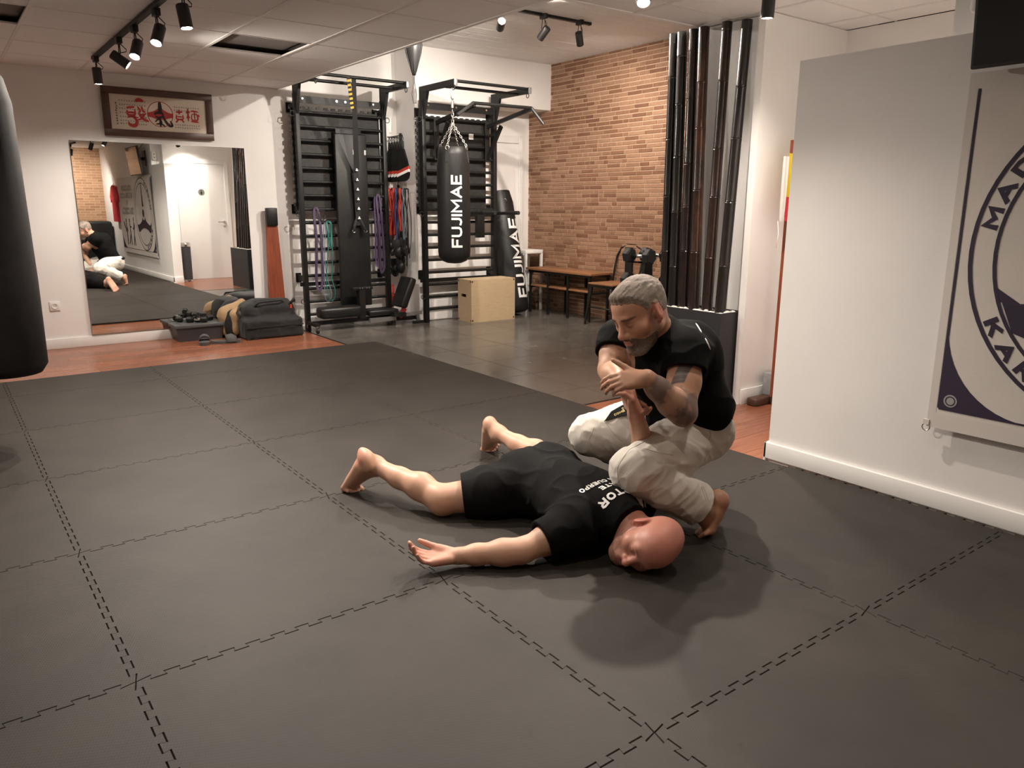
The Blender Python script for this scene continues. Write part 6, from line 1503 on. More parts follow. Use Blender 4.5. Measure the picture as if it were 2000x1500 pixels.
# legs
limb(FA, [A['Rhip'], lerp(A['Rhip'],A['Rkn'],0.55), A['Rkn']+[0,0,0.008]], [0.092,0.078,0.060]); limb(FA, [A['Lhip'], lerp(A['Lhip'],A['Lkn'],0.55), A['Lkn']], [0.092,0.078,0.060])
for kn, an in (('Rkn','Ran'),('Lkn','Lan')):
    c1 = lerp(A[kn],A[an],0.30)+[0,0,0.012]; limb(FA, [A[kn], c1, lerp(A[kn],A[an],0.62), A[an]], [0.054,0.058,0.044,0.034])
    FA.ell(lerp(A[kn],A[an],-0.02)-[0,0,0.012], (0.048,0.048,0.045), None, 0.03)
kd = nrm((A['Rkn']-A['Ran'])*[1,1,0]); 
heelR, ballR = PZ(700,892,0.190), PZ(674,950,0.016); add_foot(FA, A['Ran'], heelR, ballR, kd*0.9+np.array([0,0,-0.25]), np.array([0.93,0.36,0.0]), 1.13)
kdL = nrm((A['Lkn']-A['Lan'])*[1,1,0]); heelL, ballL = PZ(948,820,0.195), PZ(952,870,0.016); add_foot(FA, A['Lan'], heelL, ballL, kdL*0.9+np.array([0,0,-0.25]), np.array([-1,0.1,0.0]), 1.08)
# right arm along the floor, palm up
limb(FA, [A['Rsh'], lerp(A['Rsh'],A['Rel'],0.5), A['Rel'], lerp(A['Rel'],A['Rwr'],0.28), lerp(A['Rel'],A['Rwr'],0.7), A['Rwr']], [0.070,0.053,0.043,0.046,0.035,0.0275])
dR = nrm(PZ(815,1090,0.050)-A['Rwr']); add_hand(FA, A['Rwr']+dR*0.012, dR+np.array([0,0,-0.05]), (-0.12,-0.25,1.0), -1, [0.40,0.50,0.52,0.45], 0.20, (0.85,0.42,0.16), 1.02, 0.12)
# left arm pulled up by the other man
limb(FA, [A['Lsh'], lerp(A['Lsh'],A['Lel'],0.5), A['Lel'], lerp(A['Lel'],A['Lwr'],0.3), A['Lwr']], [0.072,0.056,0.048,0.046,0.029])
hd = nrm(PD(1232,762,2.90)-A['Lwr']); add_hand(FA, A['Lwr']+hd*0.012, hd, -CR+CF*0.2, 1, [0.62,0.66,0.68,0.70], 0.10, (0.9,-0.15,0.5), 1.0, 0.6)
# neck and head
FA.cone(hA+RA.T@np.array([0,-0.035,-0.045])*sA, (1.665,-3.16,0.135), 0.064, 0.080, 0.04)
add_head(FA, hA, RA, sA)
VA, QA = FA.mesh(0.0042, smooth=1)
def skinA(V):
    n = len(V); col = np.tile(np.array([0.56,0.325,0.225]), (n,1)); q = (V-hA)@RA.T/sA; dh = np.linalg.norm(V-hA, axis=1)
    head = sst(-dh, -0.19, -0.12)
    col = mixc(col, (0.57,0.25,0.185), head*0.85)
    col = mixc(col, (0.54,0.20,0.15), head*sst(q[:,2], 0.03, 0.11)*0.7)                       # sun-reddened scalp
    stub = sst(-q[:,2], 0.030, 0.055)*sst(q[:,1], 0.015, 0.05)*head*(0.55+0.35*vnoise(V*220,3)); col = mixc(col, (0.16,0.085,0.062), np.clip(stub,0,0.8))
    for sx in (-1,1):
        e = np.sqrt(((q[:,0]-sx*0.033)/0.0155)**2+((q[:,2]+0.0035+((q[:,0]-sx*0.033)/0.0155)**2*-0.0022)/0.0016)**2); col = mixc(col, (0.10,0.035,0.03), (1-sst(e,0.75,1.15))*(q[:,1]>0.06)*0.9)
        b = np.sqrt(((q[:,0]-sx*0.034)/0.022)**2+((q[:,2]-0.024)/0.0042)**2); col = mixc(col, (0.25,0.12,0.085), (1-sst(b,0.7,1.2))*(q[:,1]>0.06)*0.55)
        ear = 1-sst(np.linalg.norm((q-np.array([sx*0.084,-0.016,0.002]))/np.array([0.02,0.03,0.04]),axis=1),0.8,1.1); col = mixc(col, (0.56,0.19,0.145), ear*0.75)
    lip = (1-sst(np.abs(q[:,2]+0.0628),0.008,0.013))*(1-sst(np.abs(q[:,0]),0.018,0.024))*(q[:,1]>0.08)*head; col = mixc(col, (0.45,0.16,0.13), lip*0.8)
    nose = 1-sst(np.linalg.norm(q-np.array([0,0.112,-0.03]),axis=1),0.015,0.03); col = mixc(col, (0.56,0.20,0.15), nose*0.6)
    for p_, r0, r1 in ((A['Rwr']+dR*0.11,0.06,0.11),(A['Lwr']+hd*0.07,0.07,0.13),(ballR,0.03,0.07),(ballL,0.03,0.07),(heelR,0.03,0.06),(heelL,0.03,0.06)):
        col = mixc(col, (0.58,0.25,0.18), (1-sst(np.linalg.norm(V-p_,axis=1),r0,r1))*0.65)
    return np.clip(col,0,1)
pa = thing('person', 'man in black t-shirt and black shorts lying face down on the mats', 'person', (1.70,-2.9,0.0))
bodyA = np_mesh('body', VA, QA, SKIN, pa, skinA(VA))
# t-shirt
TA = Field(); torsoA(TA, 0.013, 0.05)
hemR = lerp(A['Rsh'],A['Rel'],0.62); limb(TA, [A['Rsh'], hemR], [0.094,0.082], 0.05); hemL = lerp(A['Lsh'],A['Lel'],0.60); limb(TA, [A['Lsh'], hemL], [0.092,0.080], 0.05)
aR = nrm(A['Rel']-A['Rsh']); aL = nrm(A['Lel']-A['Lsh'])
def postTA(P, d):
    w_ = 0.0055*folds(P, (0.35,-1,0), 3, 13, 2)+0.0050*creases(P, 5, 11, 5)*sst(P[:,2],0.02,0.10)
    d = d-w_
    # belly and hem end over the shorts
    d = np.maximum(d, P[:,1]+2.735+0.010*np.sin(P[:,0]*30))
    rr = np.minimum(seg_d(P, hemR-aR*0.02, hemR+aR*0.2)-0.066, seg_d(P, hemL-aL*0.02, hemL+aL*0.2)-0.064)
    d = np.maximum(d, -rr)
    capR = np.where(np.linalg.norm(P-hemR,axis=1) < 0.16, (P-hemR)@aR, -1.0); capL = np.where(np.linalg.norm(P-hemL,axis=1) < 0.16, (P-hemL)@aL, -1.0)
    d = np.maximum(d, np.maximum(capR, capL))
    nk = (P-np.array([1.665,-3.252,0.12]))@nrm((0,-1,-0.25)); d = np.maximum(d, np.where(np.abs(P[:,0]-1.665) < 0.13, nk, -1))
    return np.maximum(d, -P[:,2]+0.0005)
TA.post = postTA
V, Q = TA.mesh(0.0045, smooth=1); teeA = np_mesh('t_shirt', V, Q, black_tee, pa)
treeA = BVHTree.FromPolygons([Vector(v) for v in V], [tuple(map(int, q)) for q in Q])
# shorts
SA = Field(); g = 0.015
SA.ell((1.70,-2.80,0.124), (0.165+g,0.14+g,0.110+g), None, 0.05); SA.ell((1.71,-2.67,0.122), (0.172+g,0.14+g,0.112+g), None, 0.05)
SA.ell((1.633,-2.635,0.150), (0.098+g,0.105+g,0.095+g), None, 0.05); SA.ell((1.79,-2.625,0.150), (0.098+g,0.105+g,0.095+g), None, 0.05)
sR = PZ(906,968,0.082); sL = lerp(A['Lhip'],A['Lkn'],0.95)
limb(SA, [A['Rhip'], lerp(A['Rhip'],sR,0.6), sR], [0.112,0.106,0.096], 0.05); limb(SA, [A['Lhip'], sL], [0.112,0.098], 0.05)
dRs = nrm(A['Rkn']-A['Rhip']); dLs = nrm(A['Lkn']-A['Lhip'])
def postSA(P, d):
    d = d-(0.006*folds(P, dRs, 4, 12, 9)+0.005*creases(P, 5, 10, 12))*sst(P[:,2],0.01,0.08)
    inn = np.minimum(seg_d(P, sR-dRs*0.02, sR+dRs*0.2)-0.082, seg_d(P, sL-dLs*0.02, sL+dLs*0.2)-0.080); d = np.maximum(d, -inn)
    d = np.maximum(d, np.where(np.linalg.norm(P-sR,axis=1) < 0.17, (P-sR)@dRs-0.004, -1)); d = np.maximum(d, np.where(np.linalg.norm(P-sL,axis=1) < 0.15, (P-sL)@dLs-0.004, -1))
    return np.maximum(d, -P[:,2]+0.0005)
SA.post = postSA
V, Q = SA.mesh(0.0048, smooth=1); np_mesh('shorts', V, Q, black_short, pa)
# white lettering across the back: reads with the letters' tops toward the head
up_ = np.array([-0.02,-1.0,0.0]); rd_ = np.array([1.0,-0.02,0.0])     # reading direction runs from his left to right as seen from behind
for s, c_, wd in (('INSTRUCTOR', (1.745,-3.185), 0.34), ('COMBATE', (1.73,-3.125), 0.20), ('CUERPO A CUERPO', (1.725,-3.082), 0.32)):
    wrap_text(s, treeA, (c_[0], c_[1], 0.30), -rd_, up_, wd, MT['white_print'], teeA, 'back_lettering', bold=0.24, proj=(0,0,1))

# ---------------------------------------------------------------- B: the kneeling man
hB = np.array([1.8508,-3.0812,0.8870]); RB = axes((-0.90,0.06,-0.43), (-0.40,0.16,0.90)); sB = 1.085
B = {}
B['Lsh'] = PD(1338,688,2.97); B['Rsh'] = np.array([1.955,-2.865,0.745])
B['Lel'] = PD(1334,806,2.84); B['Lwr'] = PD(1262,738,2.76); B['Rel'] = PD(1192,722,3.12); B['Rwr'] = PD(1216,752,2.95)
B['Lhip'] = np.array([2.185,-3.15,0.365]); B['Rhip'] = np.array([2.20,-2.94,0.365])
B['Lkn'] = PD(1238,918,2.97); B['Rkn'] = PZ(1152,850,0.295)
B['Lan'] = PZ(1380,995,0.105); B['Ran'] = np.array([2.30,-2.80,0.12])
def torsoB(F, g=0.0, k=0.06):
    ax = nrm(np.array([-0.42,0.02,0.9])); Rt = axes((-0.9,0.0,-0.4), ax)
    F.ell((2.045,-3.04,0.640), (0.168+g,0.125+g,0.165+g), Rt, k); F.ell((2.140,-3.06,0.510), (0.162+g,0.135+g,0.150+g), Rt, k)
    F.ell((2.195,-3.05,0.390), (0.160+g,0.130+g,0.105+g), None, k); F.ell(PD(1346,698,3.13), (0.108+g,0.125+g,0.142+g), None, 0.08); F.ell(PD(1362,792,3.16), (0.122+g,0.145+g,0.105+g), None, 0.06); F.cone(B['Lsh']+np.array([0.03,0.05,0.0]), B['Rsh']+np.array([0.03,-0.05,0.0]), 0.070+g, 0.070+g, k)
    F.cone((2.06,-3.05,0.70), (1.965,-3.055,0.785), 0.085+g, 0.065+g, 0.05)
    if g > 0: F.cone((1.985,-3.055,0.77), (1.935,-3.06,0.825), 0.080, 0.078, 0.05)
FB = Field(); torsoB(FB)
for h_, k_, a_ in (('Lhip','Lkn','Lan'),('Rhip','Rkn','Ran')):
    limb(FB, [B[h_], lerp(B[h_],B[k_],0.5), B[k_]], [0.092,0.078,0.058]); limb(FB, [B[k_], lerp(B[k_],B[a_],0.35), B[a_]], [0.055,0.054,0.036])
heelB, ballB = PZ(1421,985,0.135), PZ(1394,1040,0.014)
add_foot(FB, B['Lan'], heelB, ballB, np.array([-0.9,0.25,-0.22]), np.array([0.75,0.6,0.0]), 1.22)
add_foot(FB, B['Ran'], B['Ran']+np.array([0.05,0.0,0.03]), B['Ran']+np.array([0.05,0.0,-0.108]), np.array([-0.9,0.1,-0.2]), np.array([-0.1,-1.0,0.0]), 0.95)
limb(FB, [B['Lsh'], lerp(B['Lsh'],B['Lel'],0.5), B['Lel'], lerp(B['Lel'],B['Lwr'],0.3), lerp(B['Lel'],B['Lwr'],0.7), B['Lwr']], [0.070,0.060,0.047,0.051,0.039,0.029])
limb(FB, [B['Rsh'], lerp(B['Rsh'],B['Rel'],0.5), B['Rel'], lerp(B['Rel'],B['Rwr'],0.35), B['Rwr']], [0.068,0.058,0.046,0.048,0.029])
gr = A['Lwr']+hd*0.075             # middle of the held fist
dL = nrm(PD(1206,744,2.74)-B['Lwr']); nL = nrm(gr-(B['Lwr']+dL*0.07)+np.array([0,0,-0.02])); sideL = 1 if np.cross(nL-dL*(nL@dL), dL)[2] > 0 else -1
add_hand(FB, B['Lwr']+dL*0.008, dL, nL, sideL, [0.50,0.56,0.60,0.66], 0.22, (0.62,0.60,-0.10), 0.95, 0.08)
wB = A['Lwr']+np.array([0,0,0.0]); dRb = nrm(wB-B['Rwr']+np.array([0.0,0.0,-0.05])); nRb = nrm(np.array([0.5,-0.2,0.55])); sideR = 1 if np.cross(nRb-dRb*(nRb@dRb), dRb)@CR < 0 else -1
add_hand(FB, B['Rwr']+dRb*0.012, dRb, nRb, sideR, [0.75,0.78,0.8,0.8], 0.08, (0.85,-0.05,0.6), 1.0, 0.7)
FB.cone(hB+RB.T@np.array([0,-0.035,-0.045])*sB, (2.00,-3.055,0.755), 0.062, 0.074, 0.04)
nB0 = len(FB.p); add_head(FB, hB, RB, sB); headprims = FB.p[nB0:]
VB, QB = FB.mesh(0.0042, smooth=1)
def skinB(V):
    n = len(V); col = np.tile(np.array([0.50,0.275,0.180]), (n,1)); q = (V-hB)@RB.T/sB; dh = np.linalg.norm(V-hB,axis=1); head = sst(-dh,-0.20,-0.13)
    col = mixc(col, (0.50,0.25,0.165), head*0.7)
    for sx in (-1,1):
        e = np.sqrt(((q[:,0]-sx*0.033)/0.0155)**2+((q[:,2]+0.004)/0.0018)**2); col = mixc(col, (0.05,0.025,0.02), (1-sst(e,0.75,1.2))*(q[:,1]>0.06)*0.9)
        sh = np.sqrt(((q[:,0]-sx*0.033)/0.021)**2+((q[:,2]-0.004)/0.013)**2); col = mixc(col, (0.33,0.15,0.10), (1-sst(sh,0.6,1.2))*(q[:,1]>0.06)*0.5)
        b = np.sqrt(((q[:,0]-sx*0.036)/0.024)**2+((q[:,2]-0.0245+0.10*(np.abs(q[:,0])-0.036)**1*0)/0.0050)**2); col = mixc(col, (0.075,0.045,0.032), (1-sst(b,0.75,1.25))*(q[:,1]>0.06)*0.9)
        ear = 1-sst(np.linalg.norm((q-np.array([sx*0.084,-0.016,0.002]))/np.array([0.02,0.03,0.04]),axis=1),0.8,1.1); col = mixc(col, (0.55,0.20,0.15), ear*0.75)
    lip = (1-sst(np.abs(q[:,2]+0.0640),0.007,0.012))*(1-sst(np.abs(q[:,0]),0.017,0.023))*(q[:,1]>0.08)*head; col = mixc(col, (0.36,0.14,0.10), lip*0.8)
    brd = sst(-q[:,2],0.035,0.055)*sst(q[:,1],-0.02,0.02)*head*(1-lip); col = mixc(col, (0.13,0.085,0.062), brd*0.45)
    sb_ = sst(q[:,1],-0.008,0.004)*(1-sst(q[:,1],0.018,0.034))*sst(-q[:,2],-0.035,-0.01)*head; col = mixc(col, (0.17,0.115,0.085), sb_*0.6)
    # ink on the left arm: sleeve of greys on the forearm, a dark block on the upper arm
    ax = B['Lwr']-B['Lel']; t = (V-B['Lel'])@ax/(ax@ax); df = seg_d(V,B['Lel'],B['Lwr']); on = (df < 0.075)*sst(t,-0.12,0.02)*(1-sst(t,0.90,1.0))
    nz = sst(vnoise(V*30,21)+0.5*vnoise(V*75,22),-0.15,0.35); col = mixc(col, (0.13,0.105,0.095), on*(0.30+0.50*nz))
    au = B['Lel']-B['Lsh']; L_ = np.linalg.norm(au); au = au/L_; tu = (V-B['Lsh'])@au/L_; du = seg_d(V,B['Lsh'],B['Lel']); fcam = nrm(CAM_POS-B['Lsh']); sd = np.cross(au, fcam); xs_ = (V-lerp(B['Lsh'],B['Lel'],0.5))@sd; fr = (V-lerp(B['Lsh'],B['Lel'],0.5))@fcam
    bxm = (du < 0.085)*(fr > 0.01)*(1-sst(np.abs(xs_-0.008-0.9*(tu-0.5)*0.10),0.019,0.024))*(1-sst(np.abs(tu-0.47),0.17,0.185))*(tu > 0)
    grid = 0.75+0.25*sst(np.abs(np.sin((tu-0.3)*42)),0.1,0.4); col = mixc(col, (0.050,0.062,0.068), bxm*grid*0.88)
    lo_ = (du < 0.085)*sst(tu,0.70,0.82)*(fr > 0.0)*sst(vnoise(V*38,31),-0.05,0.25); col = mixc(col, (0.12,0.095,0.085), lo_*0.7)
    # right arm: small ink below the sleeve
    dr = seg_d(V,B['Rsh'],B['Rel']); ar = B['Rel']-B['Rsh']; tr = (V-B['Rsh'])@ar/(ar@ar); col = mixc(col, (0.17,0.13,0.11), (dr < 0.08)*sst(tr,0.45,0.6)*(1-sst(tr,0.85,0.95))*sst(vnoise(V*45,41),-0.2,0.3)*0.6)
    for p_, r0, r1 in ((ballB,0.03,0.08),(heelB,0.03,0.06)): col = mixc(col, (0.50,0.22,0.15), (1-sst(np.linalg.norm(V-p_,axis=1),r0,r1))*0.6)
    return np.clip(col,0,1)
pb = thing('person', 'man in black t-shirt and white training trousers kneeling over the other man', 'person', (2.15,-3.05,0.0))
bodyB = np_mesh('body', VB, QB, SKIN, pb, skinB(VB))
# hair and beard follow the head
def head_layer(name, infl, region, nz, m_rough, colf, vox=0.0035):
    H = Field(); H.p = headprims; H.shift = infl
    def post(P, d):
        q = (P-hB)@RB.T/sB; return np.maximum(d-nz(P,q), region(q)*sB)
    H.post = post; V, Q = H.mesh(vox, lo=hB-0.19, hi=hB+0.19, smooth=1); m = hair_mat(name+'_strands', m_rough); return np_mesh(name, V, Q, m, bodyB, colf(V, (V-hB)@RB.T/sB))
def hair_region(q):
    y = q[:,1]; line = np.interp(y, [-0.12,-0.085,-0.045,-0.030,-0.004,0.010,0.022,0.040,0.060,0.085], [-0.055,-0.050,-0.030,0.030,0.034,0.020,0.026,0.055,0.072,0.080])
    return line-q[:,2]+0.002*np.sin(q[:,0]*300)
def hair_noise(P, q):
    e = -hair_region(q); th = sst(e, 0.0, 0.035)
    return 0.0075*th*sst(q[:,2],0.02,0.09)+0.0022*th+0.0022*folds(P, nrm(RB[1]*0.9-RB[2]*0.3), 22, 150, 51)*th*sst(q[:,2],0.02,0.08)+0.0008*folds(P, RB[2], 60, 300, 52)+0.006*th*np.exp(-((q[:,1]-0.070)/0.02)**2-((q[:,2]-0.095)/0.02)**2)
def hair_col(V, q):
    n = len(V); col = np.tile(np.array([0.235,0.195,0.160]),(n,1)); top = sst(q[:,2],0.055,0.10)*sst(-np.abs(q[:,0]),-0.065,-0.03); col = mixc(col, (0.125,0.090,0.066), top*0.85)
    e = -hair_region(q); col = col*(1+0.35*folds(V, RB[1], 30, 170, 61)[:,None]); col = mixc(col, (0.36,0.215,0.15), (1-sst(e,0.0,0.014))*0.75); return np.clip(col,0,1)
head_layer('hair', 0.0016, hair_region, hair_noise, 0.75, hair_col)
def beard_region(q):
    x, y, z = np.abs(q[:,0]), q[:,1], q[:,2]
    top = np.interp(y, [-0.02,0.012,0.03,0.05,0.07,0.085,0.11], [-0.060,-0.056,-0.056,-0.062,-0.060,-0.0470,-0.043])
    r = np.maximum(np.maximum(z-top, 0.010-y), x-0.0735); lips = np.maximum(np.maximum(x-0.019, np.abs(z+0.0640)-0.0085), 0.08-y); r = np.maximum(r, -lips); r = np.maximum(r, -0.125-z)
    return np.maximum(r, -(z+0.135))
def beard_noise(P, q): return 0.0018*vnoise(P*230,71)+0.0050*sst(-q[:,2],0.07,0.11)
def beard_col(V, q):
    n = len(V); col = np.tile(np.array([0.100,0.066,0.048]),(n,1)); g = sst(-q[:,2],0.075,0.105)*sst(q[:,1],0.03,0.07); col = mixc(col, (0.20,0.17,0.145), g*0.8); return np.clip(col*(1+0.3*vnoise(V*260,72)[:,None]),0,1)
head_layer('beard', 0.0010, beard_region, beard_noise, 0.8, beard_col)
# t-shirt
TB = Field(); torsoB(TB, 0.016, 0.05)
hL = lerp(B['Lsh'],B['Lel'],0.30); hR = lerp(B['Rsh'],B['Rel'],0.50); limb(TB, [B['Lsh'], hL+ (hL-B['Lsh'])*0.2], [0.092,0.086], 0.05); limb(TB, [B['Rsh'], hR], [0.090,0.082], 0.05)
bL, bR = nrm(B['Lel']-B['Lsh']), nrm(B['Rel']-B['Rsh']); bL2 = nrm(bL+np.array([0.05,0.0,-0.25]))
def postTB(P, d):
    d = d-(0.006*folds(P, (0.3,0.1,-1), 3, 12, 81)+0.0045*creases(P, 5, 11, 82)+0.008*sst(-P[:,2],-0.50,-0.42)*np.maximum(0,vnoise(P*14,83)))
    d = np.maximum(d, 0.392+0.02*(P[:,0]-2.1)/0.2-P[:,2])
    inn = np.minimum(seg_d(P, hL-bL*0.03, hL+bL*0.2)-0.074, seg_d(P, hR-bR*0.03, hR+bR*0.2)-0.070); d = np.maximum(d, -inn)
    d = np.maximum(d, np.where(np.linalg.norm(P-hL,axis=1) < 0.135, (P-hL)@bL2-0.012, -1)); d = np.maximum(d, np.where(np.linalg.norm(P-hR,axis=1) < 0.125, (P-hR)@bR, -1))
    nn = nrm((-0.62,0.0,0.78)); nk = (P-np.array([1.965,-3.055,0.785]))@nn; d = np.maximum(d, np.where(np.linalg.norm(P-np.array([1.95,-3.055,0.80]),axis=1) < 0.14, nk-0.048, -1))
    return d
TB.post = postTB; V, Q = TB.mesh(0.0045, smooth=1); teeB = np_mesh('t_shirt', V, Q, black_tee, pb)
treeB = BVHTree.FromPolygons([Vector(v) for v in V], [tuple(map(int, q)) for q in Q])
# trousers
GB = Field()
GB.ell((2.20,-3.05,0.385), (0.176,0.150,0.120), None, 0.05); GB.ell((2.255,-3.10,0.335), (0.105,0.10,0.10), None, 0.05); GB.ell((2.265,-2.99,0.335), (0.105,0.10,0.10), None, 0.05)
cL = lerp(B['Lkn'],B['Lan'],0.90); cR = lerp(B['Rkn'],B['Ran'],0.86)
limb(GB, [B['Lhip']+[0,0,0.01], lerp(B['Lhip'],B['Lkn'],0.5), B['Lkn']], [0.122,0.112,0.088], 0.045); limb(GB, [B['Lkn'], lerp(B['Lkn'],B['Lan'],0.4), cL], [0.084,0.086,0.084], 0.022)
limb(GB, [B['Rhip']+[0,0,0.01], lerp(B['Rhip'],B['Rkn'],0.5), B['Rkn']], [0.122,0.112,0.090], 0.045); limb(GB, [B['Rkn'], lerp(B['Rkn'],B['Ran'],0.4), cR], [0.084,0.086,0.076], 0.022)
GB.ell(B['Lkn']+nrm(B['Lkn']-B['Lhip'])*0.012, (0.082,0.080,0.086), None, 0.03)
tL, tR, kL = nrm(B['Lkn']-B['Lhip']), nrm(B['Rkn']-B['Rhip']), nrm(B['Lan']-B['Lkn']); kR = nrm(B['Ran']-B['Rkn'])
def postGB(P, d):
    dl = seg_d(P,B['Lhip'],B['Lkn']); dk = seg_d(P,B['Lkn'],B['Lan']); wk = np.exp(-(np.linalg.norm(P-lerp(B['Lkn'],B['Lan'],0.25),axis=1)/0.13)**2)
    # pull folds radiating from crotch and knee hollow
    f1 = folds(P, nrm(tL+np.array([0,0,0.55])), 2.2, 17, 91); f2 = folds(P, nrm(kL+np.array([0,0.3,0.75])), 3.0, 19, 93)
    g1 = folds(P, nrm(tL+np.array([0.1,0,0.9])), 3.0, 34, 97); g2 = folds(P, nrm(kL+np.array([0,0.2,1.1])), 4.0, 36, 98)
    w_ = np.where(dl < dk, 0.0090*f1*(0.5+0.5*f1)+0.0042*(1-np.abs(g1))**2-0.002, 0.0085*f2*(0.5+0.5*f2)+0.0046*(1-np.abs(g2))**2-0.002)+0.0035*creases(P, 6, 12, 95)
    d = d-w_
    inn = np.minimum(seg_d(P, cL-kL*0.03, cL+kL*0.2)-0.070, seg_d(P, cR-kR*0.03, cR+kR*0.2)-0.060); d = np.maximum(d, -inn)
    d = np.maximum(d, np.where(np.linalg.norm(P-cL,axis=1) < 0.14, (P-cL)@kL, -1)); d = np.maximum(d, np.where(np.linalg.norm(P-cR,axis=1) < 0.14, (P-cR)@kR, -1))
    return np.maximum(np.maximum(d, P[:,2]-0.462), 0.002-P[:,2])
GB.post = postGB; V, Q = GB.mesh(0.0045, smooth=1); trB = np_mesh('trousers', V, Q, gi_white, pb)
treeG = BVHTree.FromPolygons([Vector(v) for v in V], [tuple(map(int, q)) for q in Q])
def seam_line(pix, tree, name='seam', m=stitch, r=0.0011, parent=trB):
    pts = []
    for x, y in pix:
        h = tree.ray_cast(Vector(CAM_POS), Vector(nrm(ray(x, y))))
        if h[0] is not None: pts.append(h[0]+h[1]*0.0004)
    P2 = []
    for i in range(len(pts)-1):
        if (pts[i+1]-pts[i]).length > 0.12: continue
        for t in np.linspace(0,1,6,endpoint=False):
            q = pts[i].lerp(pts[i+1], t); hh = tree.find_nearest(q); P2.append(hh[0]+hh[1]*0.0003)
    if len(P2) > 3: MB().tube(P2, r, 5).build(name, m, parent)
# belt end with gold lettering, flag patch, bracelet, stray white letters on the back
bm_ = mat('black_belt', (0.005,0.0048,0.0048), 0.85, bump=0.4, bscale=200, spec=0.15); gold = mat('gold_thread', (0.55,0.40,0.12), 0.45)
bt = thing('belt', 'black belt with gold lettering lying over the white trousers', 'belt', tuple(PD(1207,805,3.1)))
def on_tree(x, y, tree, lift):
    h = tree.ray_cast(Vector(CAM_POS), Vector(nrm(ray(x, y)))); return None if h[0] is None else (h[0]+h[1]*lift, h[1])
top_e = [(1183,822),(1195,806),(1215,794),(1240,783),(1262,778)]; low_e = [(1181,824),(1200,818),(1222,812),(1242,805),(1262,798)]
vs = []
for e in (top_e, low_e):
    for x, y in e:
        r = on_tree(x, y, treeG, 0.008); vs.append(r[0] if r else Vector(PD(x, y, 3.12)))
n5 = 5; nrm_ = Vector(nrm(CAM_POS-np.array(vs[2])+np.array([0,0,1.5])))*0.005
MB().add(vs+[v-nrm_ for v in vs], [(i,i+1,n5+i+1,n5+i) for i in range(n5-1)]+[(2*n5+i,3*n5+i,3*n5+i+1,2*n5+i+1) for i in range(n5-1)]+[(i,2*n5+i,2*n5+i+1,i+1) for i in range(n5-1)]+[(n5+i,n5+i+1,3*n5+i+1,3*n5+i) for i in range(n5-1)]+[(0,n5,3*n5,2*n5),(n5-1,2*n5-1+0,4*n5-1,3*n5-1)]).build('belt_end', bm_, bt)
treeBelt = BVHTree.FromPolygons(vs, [(i,i+1,n5+i+1,n5+i) for i in range(n5-1)])
for s, (a, b), wd in (('COMBATE', ((1199,811),(1236,797)), 0.085), ('CAC', ((1208,803),(1236,791)), 0.035)):
    ra, rb_ = on_tree(*a, treeBelt, 0), on_tree(*b, treeBelt, 0)
    if ra and rb_:
        axv = np.array(rb_[0]-ra[0]); nv = np.array(ra[1]); nv = nv if nv@(CAM_POS-np.array(ra[0])) > 0 else -nv; ay = np.cross(nv, axv)
        wrap_text(s, treeBelt, np.array((ra[0]+rb_[0])/2), axv, ay, wd, gold, bt, 'belt_lettering', 0.0012, 0.2, proj=nv)
q0 = on_tree(1288, 742, treeB, 0.001)
if q0:
    nv = np.array(q0[1]); axv = nrm(np.cross((0,0,1), nv)); ay = np.cross(nv, axv); c = np.array(q0[0])
    for k, (m, z0, z1) in enumerate((('flag_red',0.012,0.024),('flag_yellow',-0.012,0.012),('flag_red',-0.024,-0.012))):
        v = []
        for x, y in ((-0.03,z0),(0.03,z0),(0.03,z1),(-0.03,z1)):
            h = treeB.find_nearest(Vector(c+axv*x+ay*y)); v.append(h[0]+h[1]*0.002)
        MB().add(v, [(0,1,2,3)]).build('flag_patch', MT[m], teeB)
for a, b in (((1359,632),(1370,650)), ((1377,661),(1387,683))):
    pts = []
    for t in np.linspace(0,1,6):
        r = on_tree(a[0]+(b[0]-a[0])*t, a[1]+(b[1]-a[1])*t, treeB, 0.0)
        if r: pts.append(r[0]+r[1]*0.001)
    if len(pts) > 2: MB().tube(pts, 0.0045, 6, taper=[0.3]+[0.7]*(len(pts)-2)+[0.3]).build('back_lettering', MT['white_print'], teeB, smooth=True)
for pix in ([(1212,948),(1206,915),(1220,890),(1248,868),(1275,855)], [(1160,835),(1150,860),(1165,885)], [(1256,876),(1290,885),(1320,890)], [(1370,950),(1380,985),(1363,1025)], [(1373,950),(1384,985),(1367,1026)], [(1180,822),(1200,848),(1220,866)], [(1384,828),(1388,850),(1384,862)]): seam_line(pix, treeG)
for z, r in ((0.440,0.0),):
    mb = MB(); pts = []
    for t in np.linspace(0, 2*math.pi, 40, endpoint=False): pts.append(Vector((2.19+0.195*math.cos(t), -3.05+0.165*math.sin(t), 0.405+0.02*math.cos(t))))
    mb.tube(pts, 0.016, 8, closed=True).build('belt_loop', bm_, bt, smooth=True)
mb = MB(); axw = nrm(B['Rwr']-B['Rel']); wc = B['Rwr']-axw*0.012; e1 = nrm(np.cross(axw,(0,0,1))); e2 = np.cross(axw,e1)
bw_ = thing('bead_bracelet', 'dark bead bracelet on the right wrist of the kneeling man', 'bracelet', tuple(wc))
for k in range(16):
    a = 2*math.pi*k/16; MB().sphere(wc+(e1*math.cos(a)+e2*math.sin(a))*0.036, 0.0072, 8).build('bead', MT['rubber'], bw_, smooth=True)

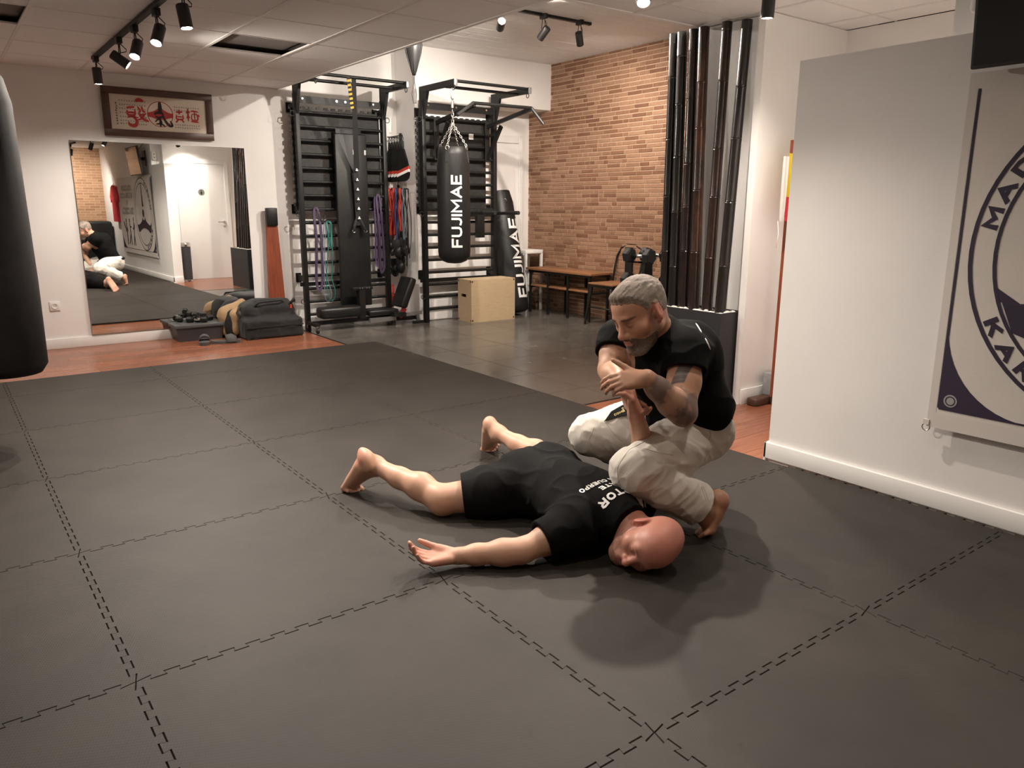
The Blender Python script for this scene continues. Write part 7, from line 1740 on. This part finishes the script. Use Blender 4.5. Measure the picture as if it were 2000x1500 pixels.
# ================================================================== soft bags before the mirror
def bagpost(seed, zmin=FLOOR+0.001):
    def p(P, d): return np.maximum(d-0.008*vnoise(P*9,seed)-0.006*creases(P,4,9,seed+1), zmin-P[:,2])
    return p
db = thing('duffel_bag', 'large black sports duffel bag with red tag before the striking post', 'duffel bag', (2.36,2.62,FLOOR))
D_ = Field(); D_.box((2.375,2.62,0.075), (0.30,0.19,0.10), 0.03, None, 0.03); D_.box((2.37,2.64,0.21), (0.27,0.165,0.13), 0.09, None, 0.06); D_.box((2.40,2.64,0.27), (0.20,0.10,0.085), 0.06, None, 0.05)
D_.post = bagpost(101); V, Q = D_.mesh(0.009, smooth=1); np_mesh('bag_body', V, Q, MT['black_cloth'], db); trD = BVHTree.FromPolygons([Vector(v) for v in V], [tuple(map(int,q)) for q in Q])
def ontop(tree, x, y): h = tree.ray_cast(Vector((x,y,1)), Vector((0,0,-1))); return h[0]
MB().tube([Vector((2.20,2.50,0.30)), Vector((2.24,2.46,0.345)), Vector((2.46,2.46,0.355)), Vector((2.52,2.52,0.33))], 0.010, 8).build('bag_handle', MT['black_cloth'], db, smooth=True)
MB().tube([Vector((2.56,2.50,0.30)), Vector((2.60,2.46,0.36)), Vector((2.62,2.52,0.33))], 0.014, 8).build('bag_handle', MT['black_cloth'], db, smooth=True)
h = trD.find_nearest(Vector((2.575,2.47,0.285))); MB().bevbox((h[0].x-0.010,h[0].y-0.012,h[0].z-0.022),(h[0].x+0.010,h[0].y+0.0,h[0].z+0.022),0.004).build('red_tag', MT['red'], db)
MB().bar((2.08,2.425,0.10),(2.67,2.425,0.10),0.012,0.012).build('base_piping', MT['rubber'], db)
for x in (2.10,2.18): MB().cyl((x,2.43,0.005),(x,2.46,0.005),0.024,n=18).build('wheel', MT['rubber'], db, auto=40)
bp_ = thing('backpack', 'tan and black backpack lying against the mirror beside the tub', 'backpack', (2.08,2.80,FLOOR))
K_ = Field(); K_.box((2.09,2.80,0.12), (0.13,0.17,0.15), 0.07, None, 0.05); K_.ell((2.13,2.85,0.27), (0.14,0.11,0.085), None, 0.06); K_.post = bagpost(111); V, Q = K_.mesh(0.009, smooth=1); np_mesh('bag_body', V, Q, MT['black_cloth'], bp_)
K2 = Field(); K2.cone((2.005,2.75,0.06), (2.01,2.755,0.21), 0.075, 0.085, 0.05); K2.cone((2.01,2.755,0.21), (2.17,2.79,0.315), 0.085, 0.045, 0.05); K2.post = bagpost(121, -0.015); V, Q = K2.mesh(0.008, smooth=1); np_mesh('tan_panel', V, Q, MT['tan_cloth'], bp_)
K3 = Field(); K3.cone((2.05,2.66,0.05), (2.06,2.67,0.205), 0.045, 0.052, 0.04); K3.cone((2.06,2.67,0.205), (2.22,2.72,0.305), 0.052, 0.030, 0.04); K3.post = bagpost(131, -0.015); V, Q = K3.mesh(0.008, smooth=1); np_mesh('tan_flap', V, Q, MT['tan_cloth'], bp_)
MB().tube([(2.10,2.66,0.28),(2.06,2.60,0.24),(2.09,2.58,0.16),(2.10,2.62,0.10)], 0.012, 8).build('shoulder_strap', MT['black_cloth'], bp_, smooth=True)
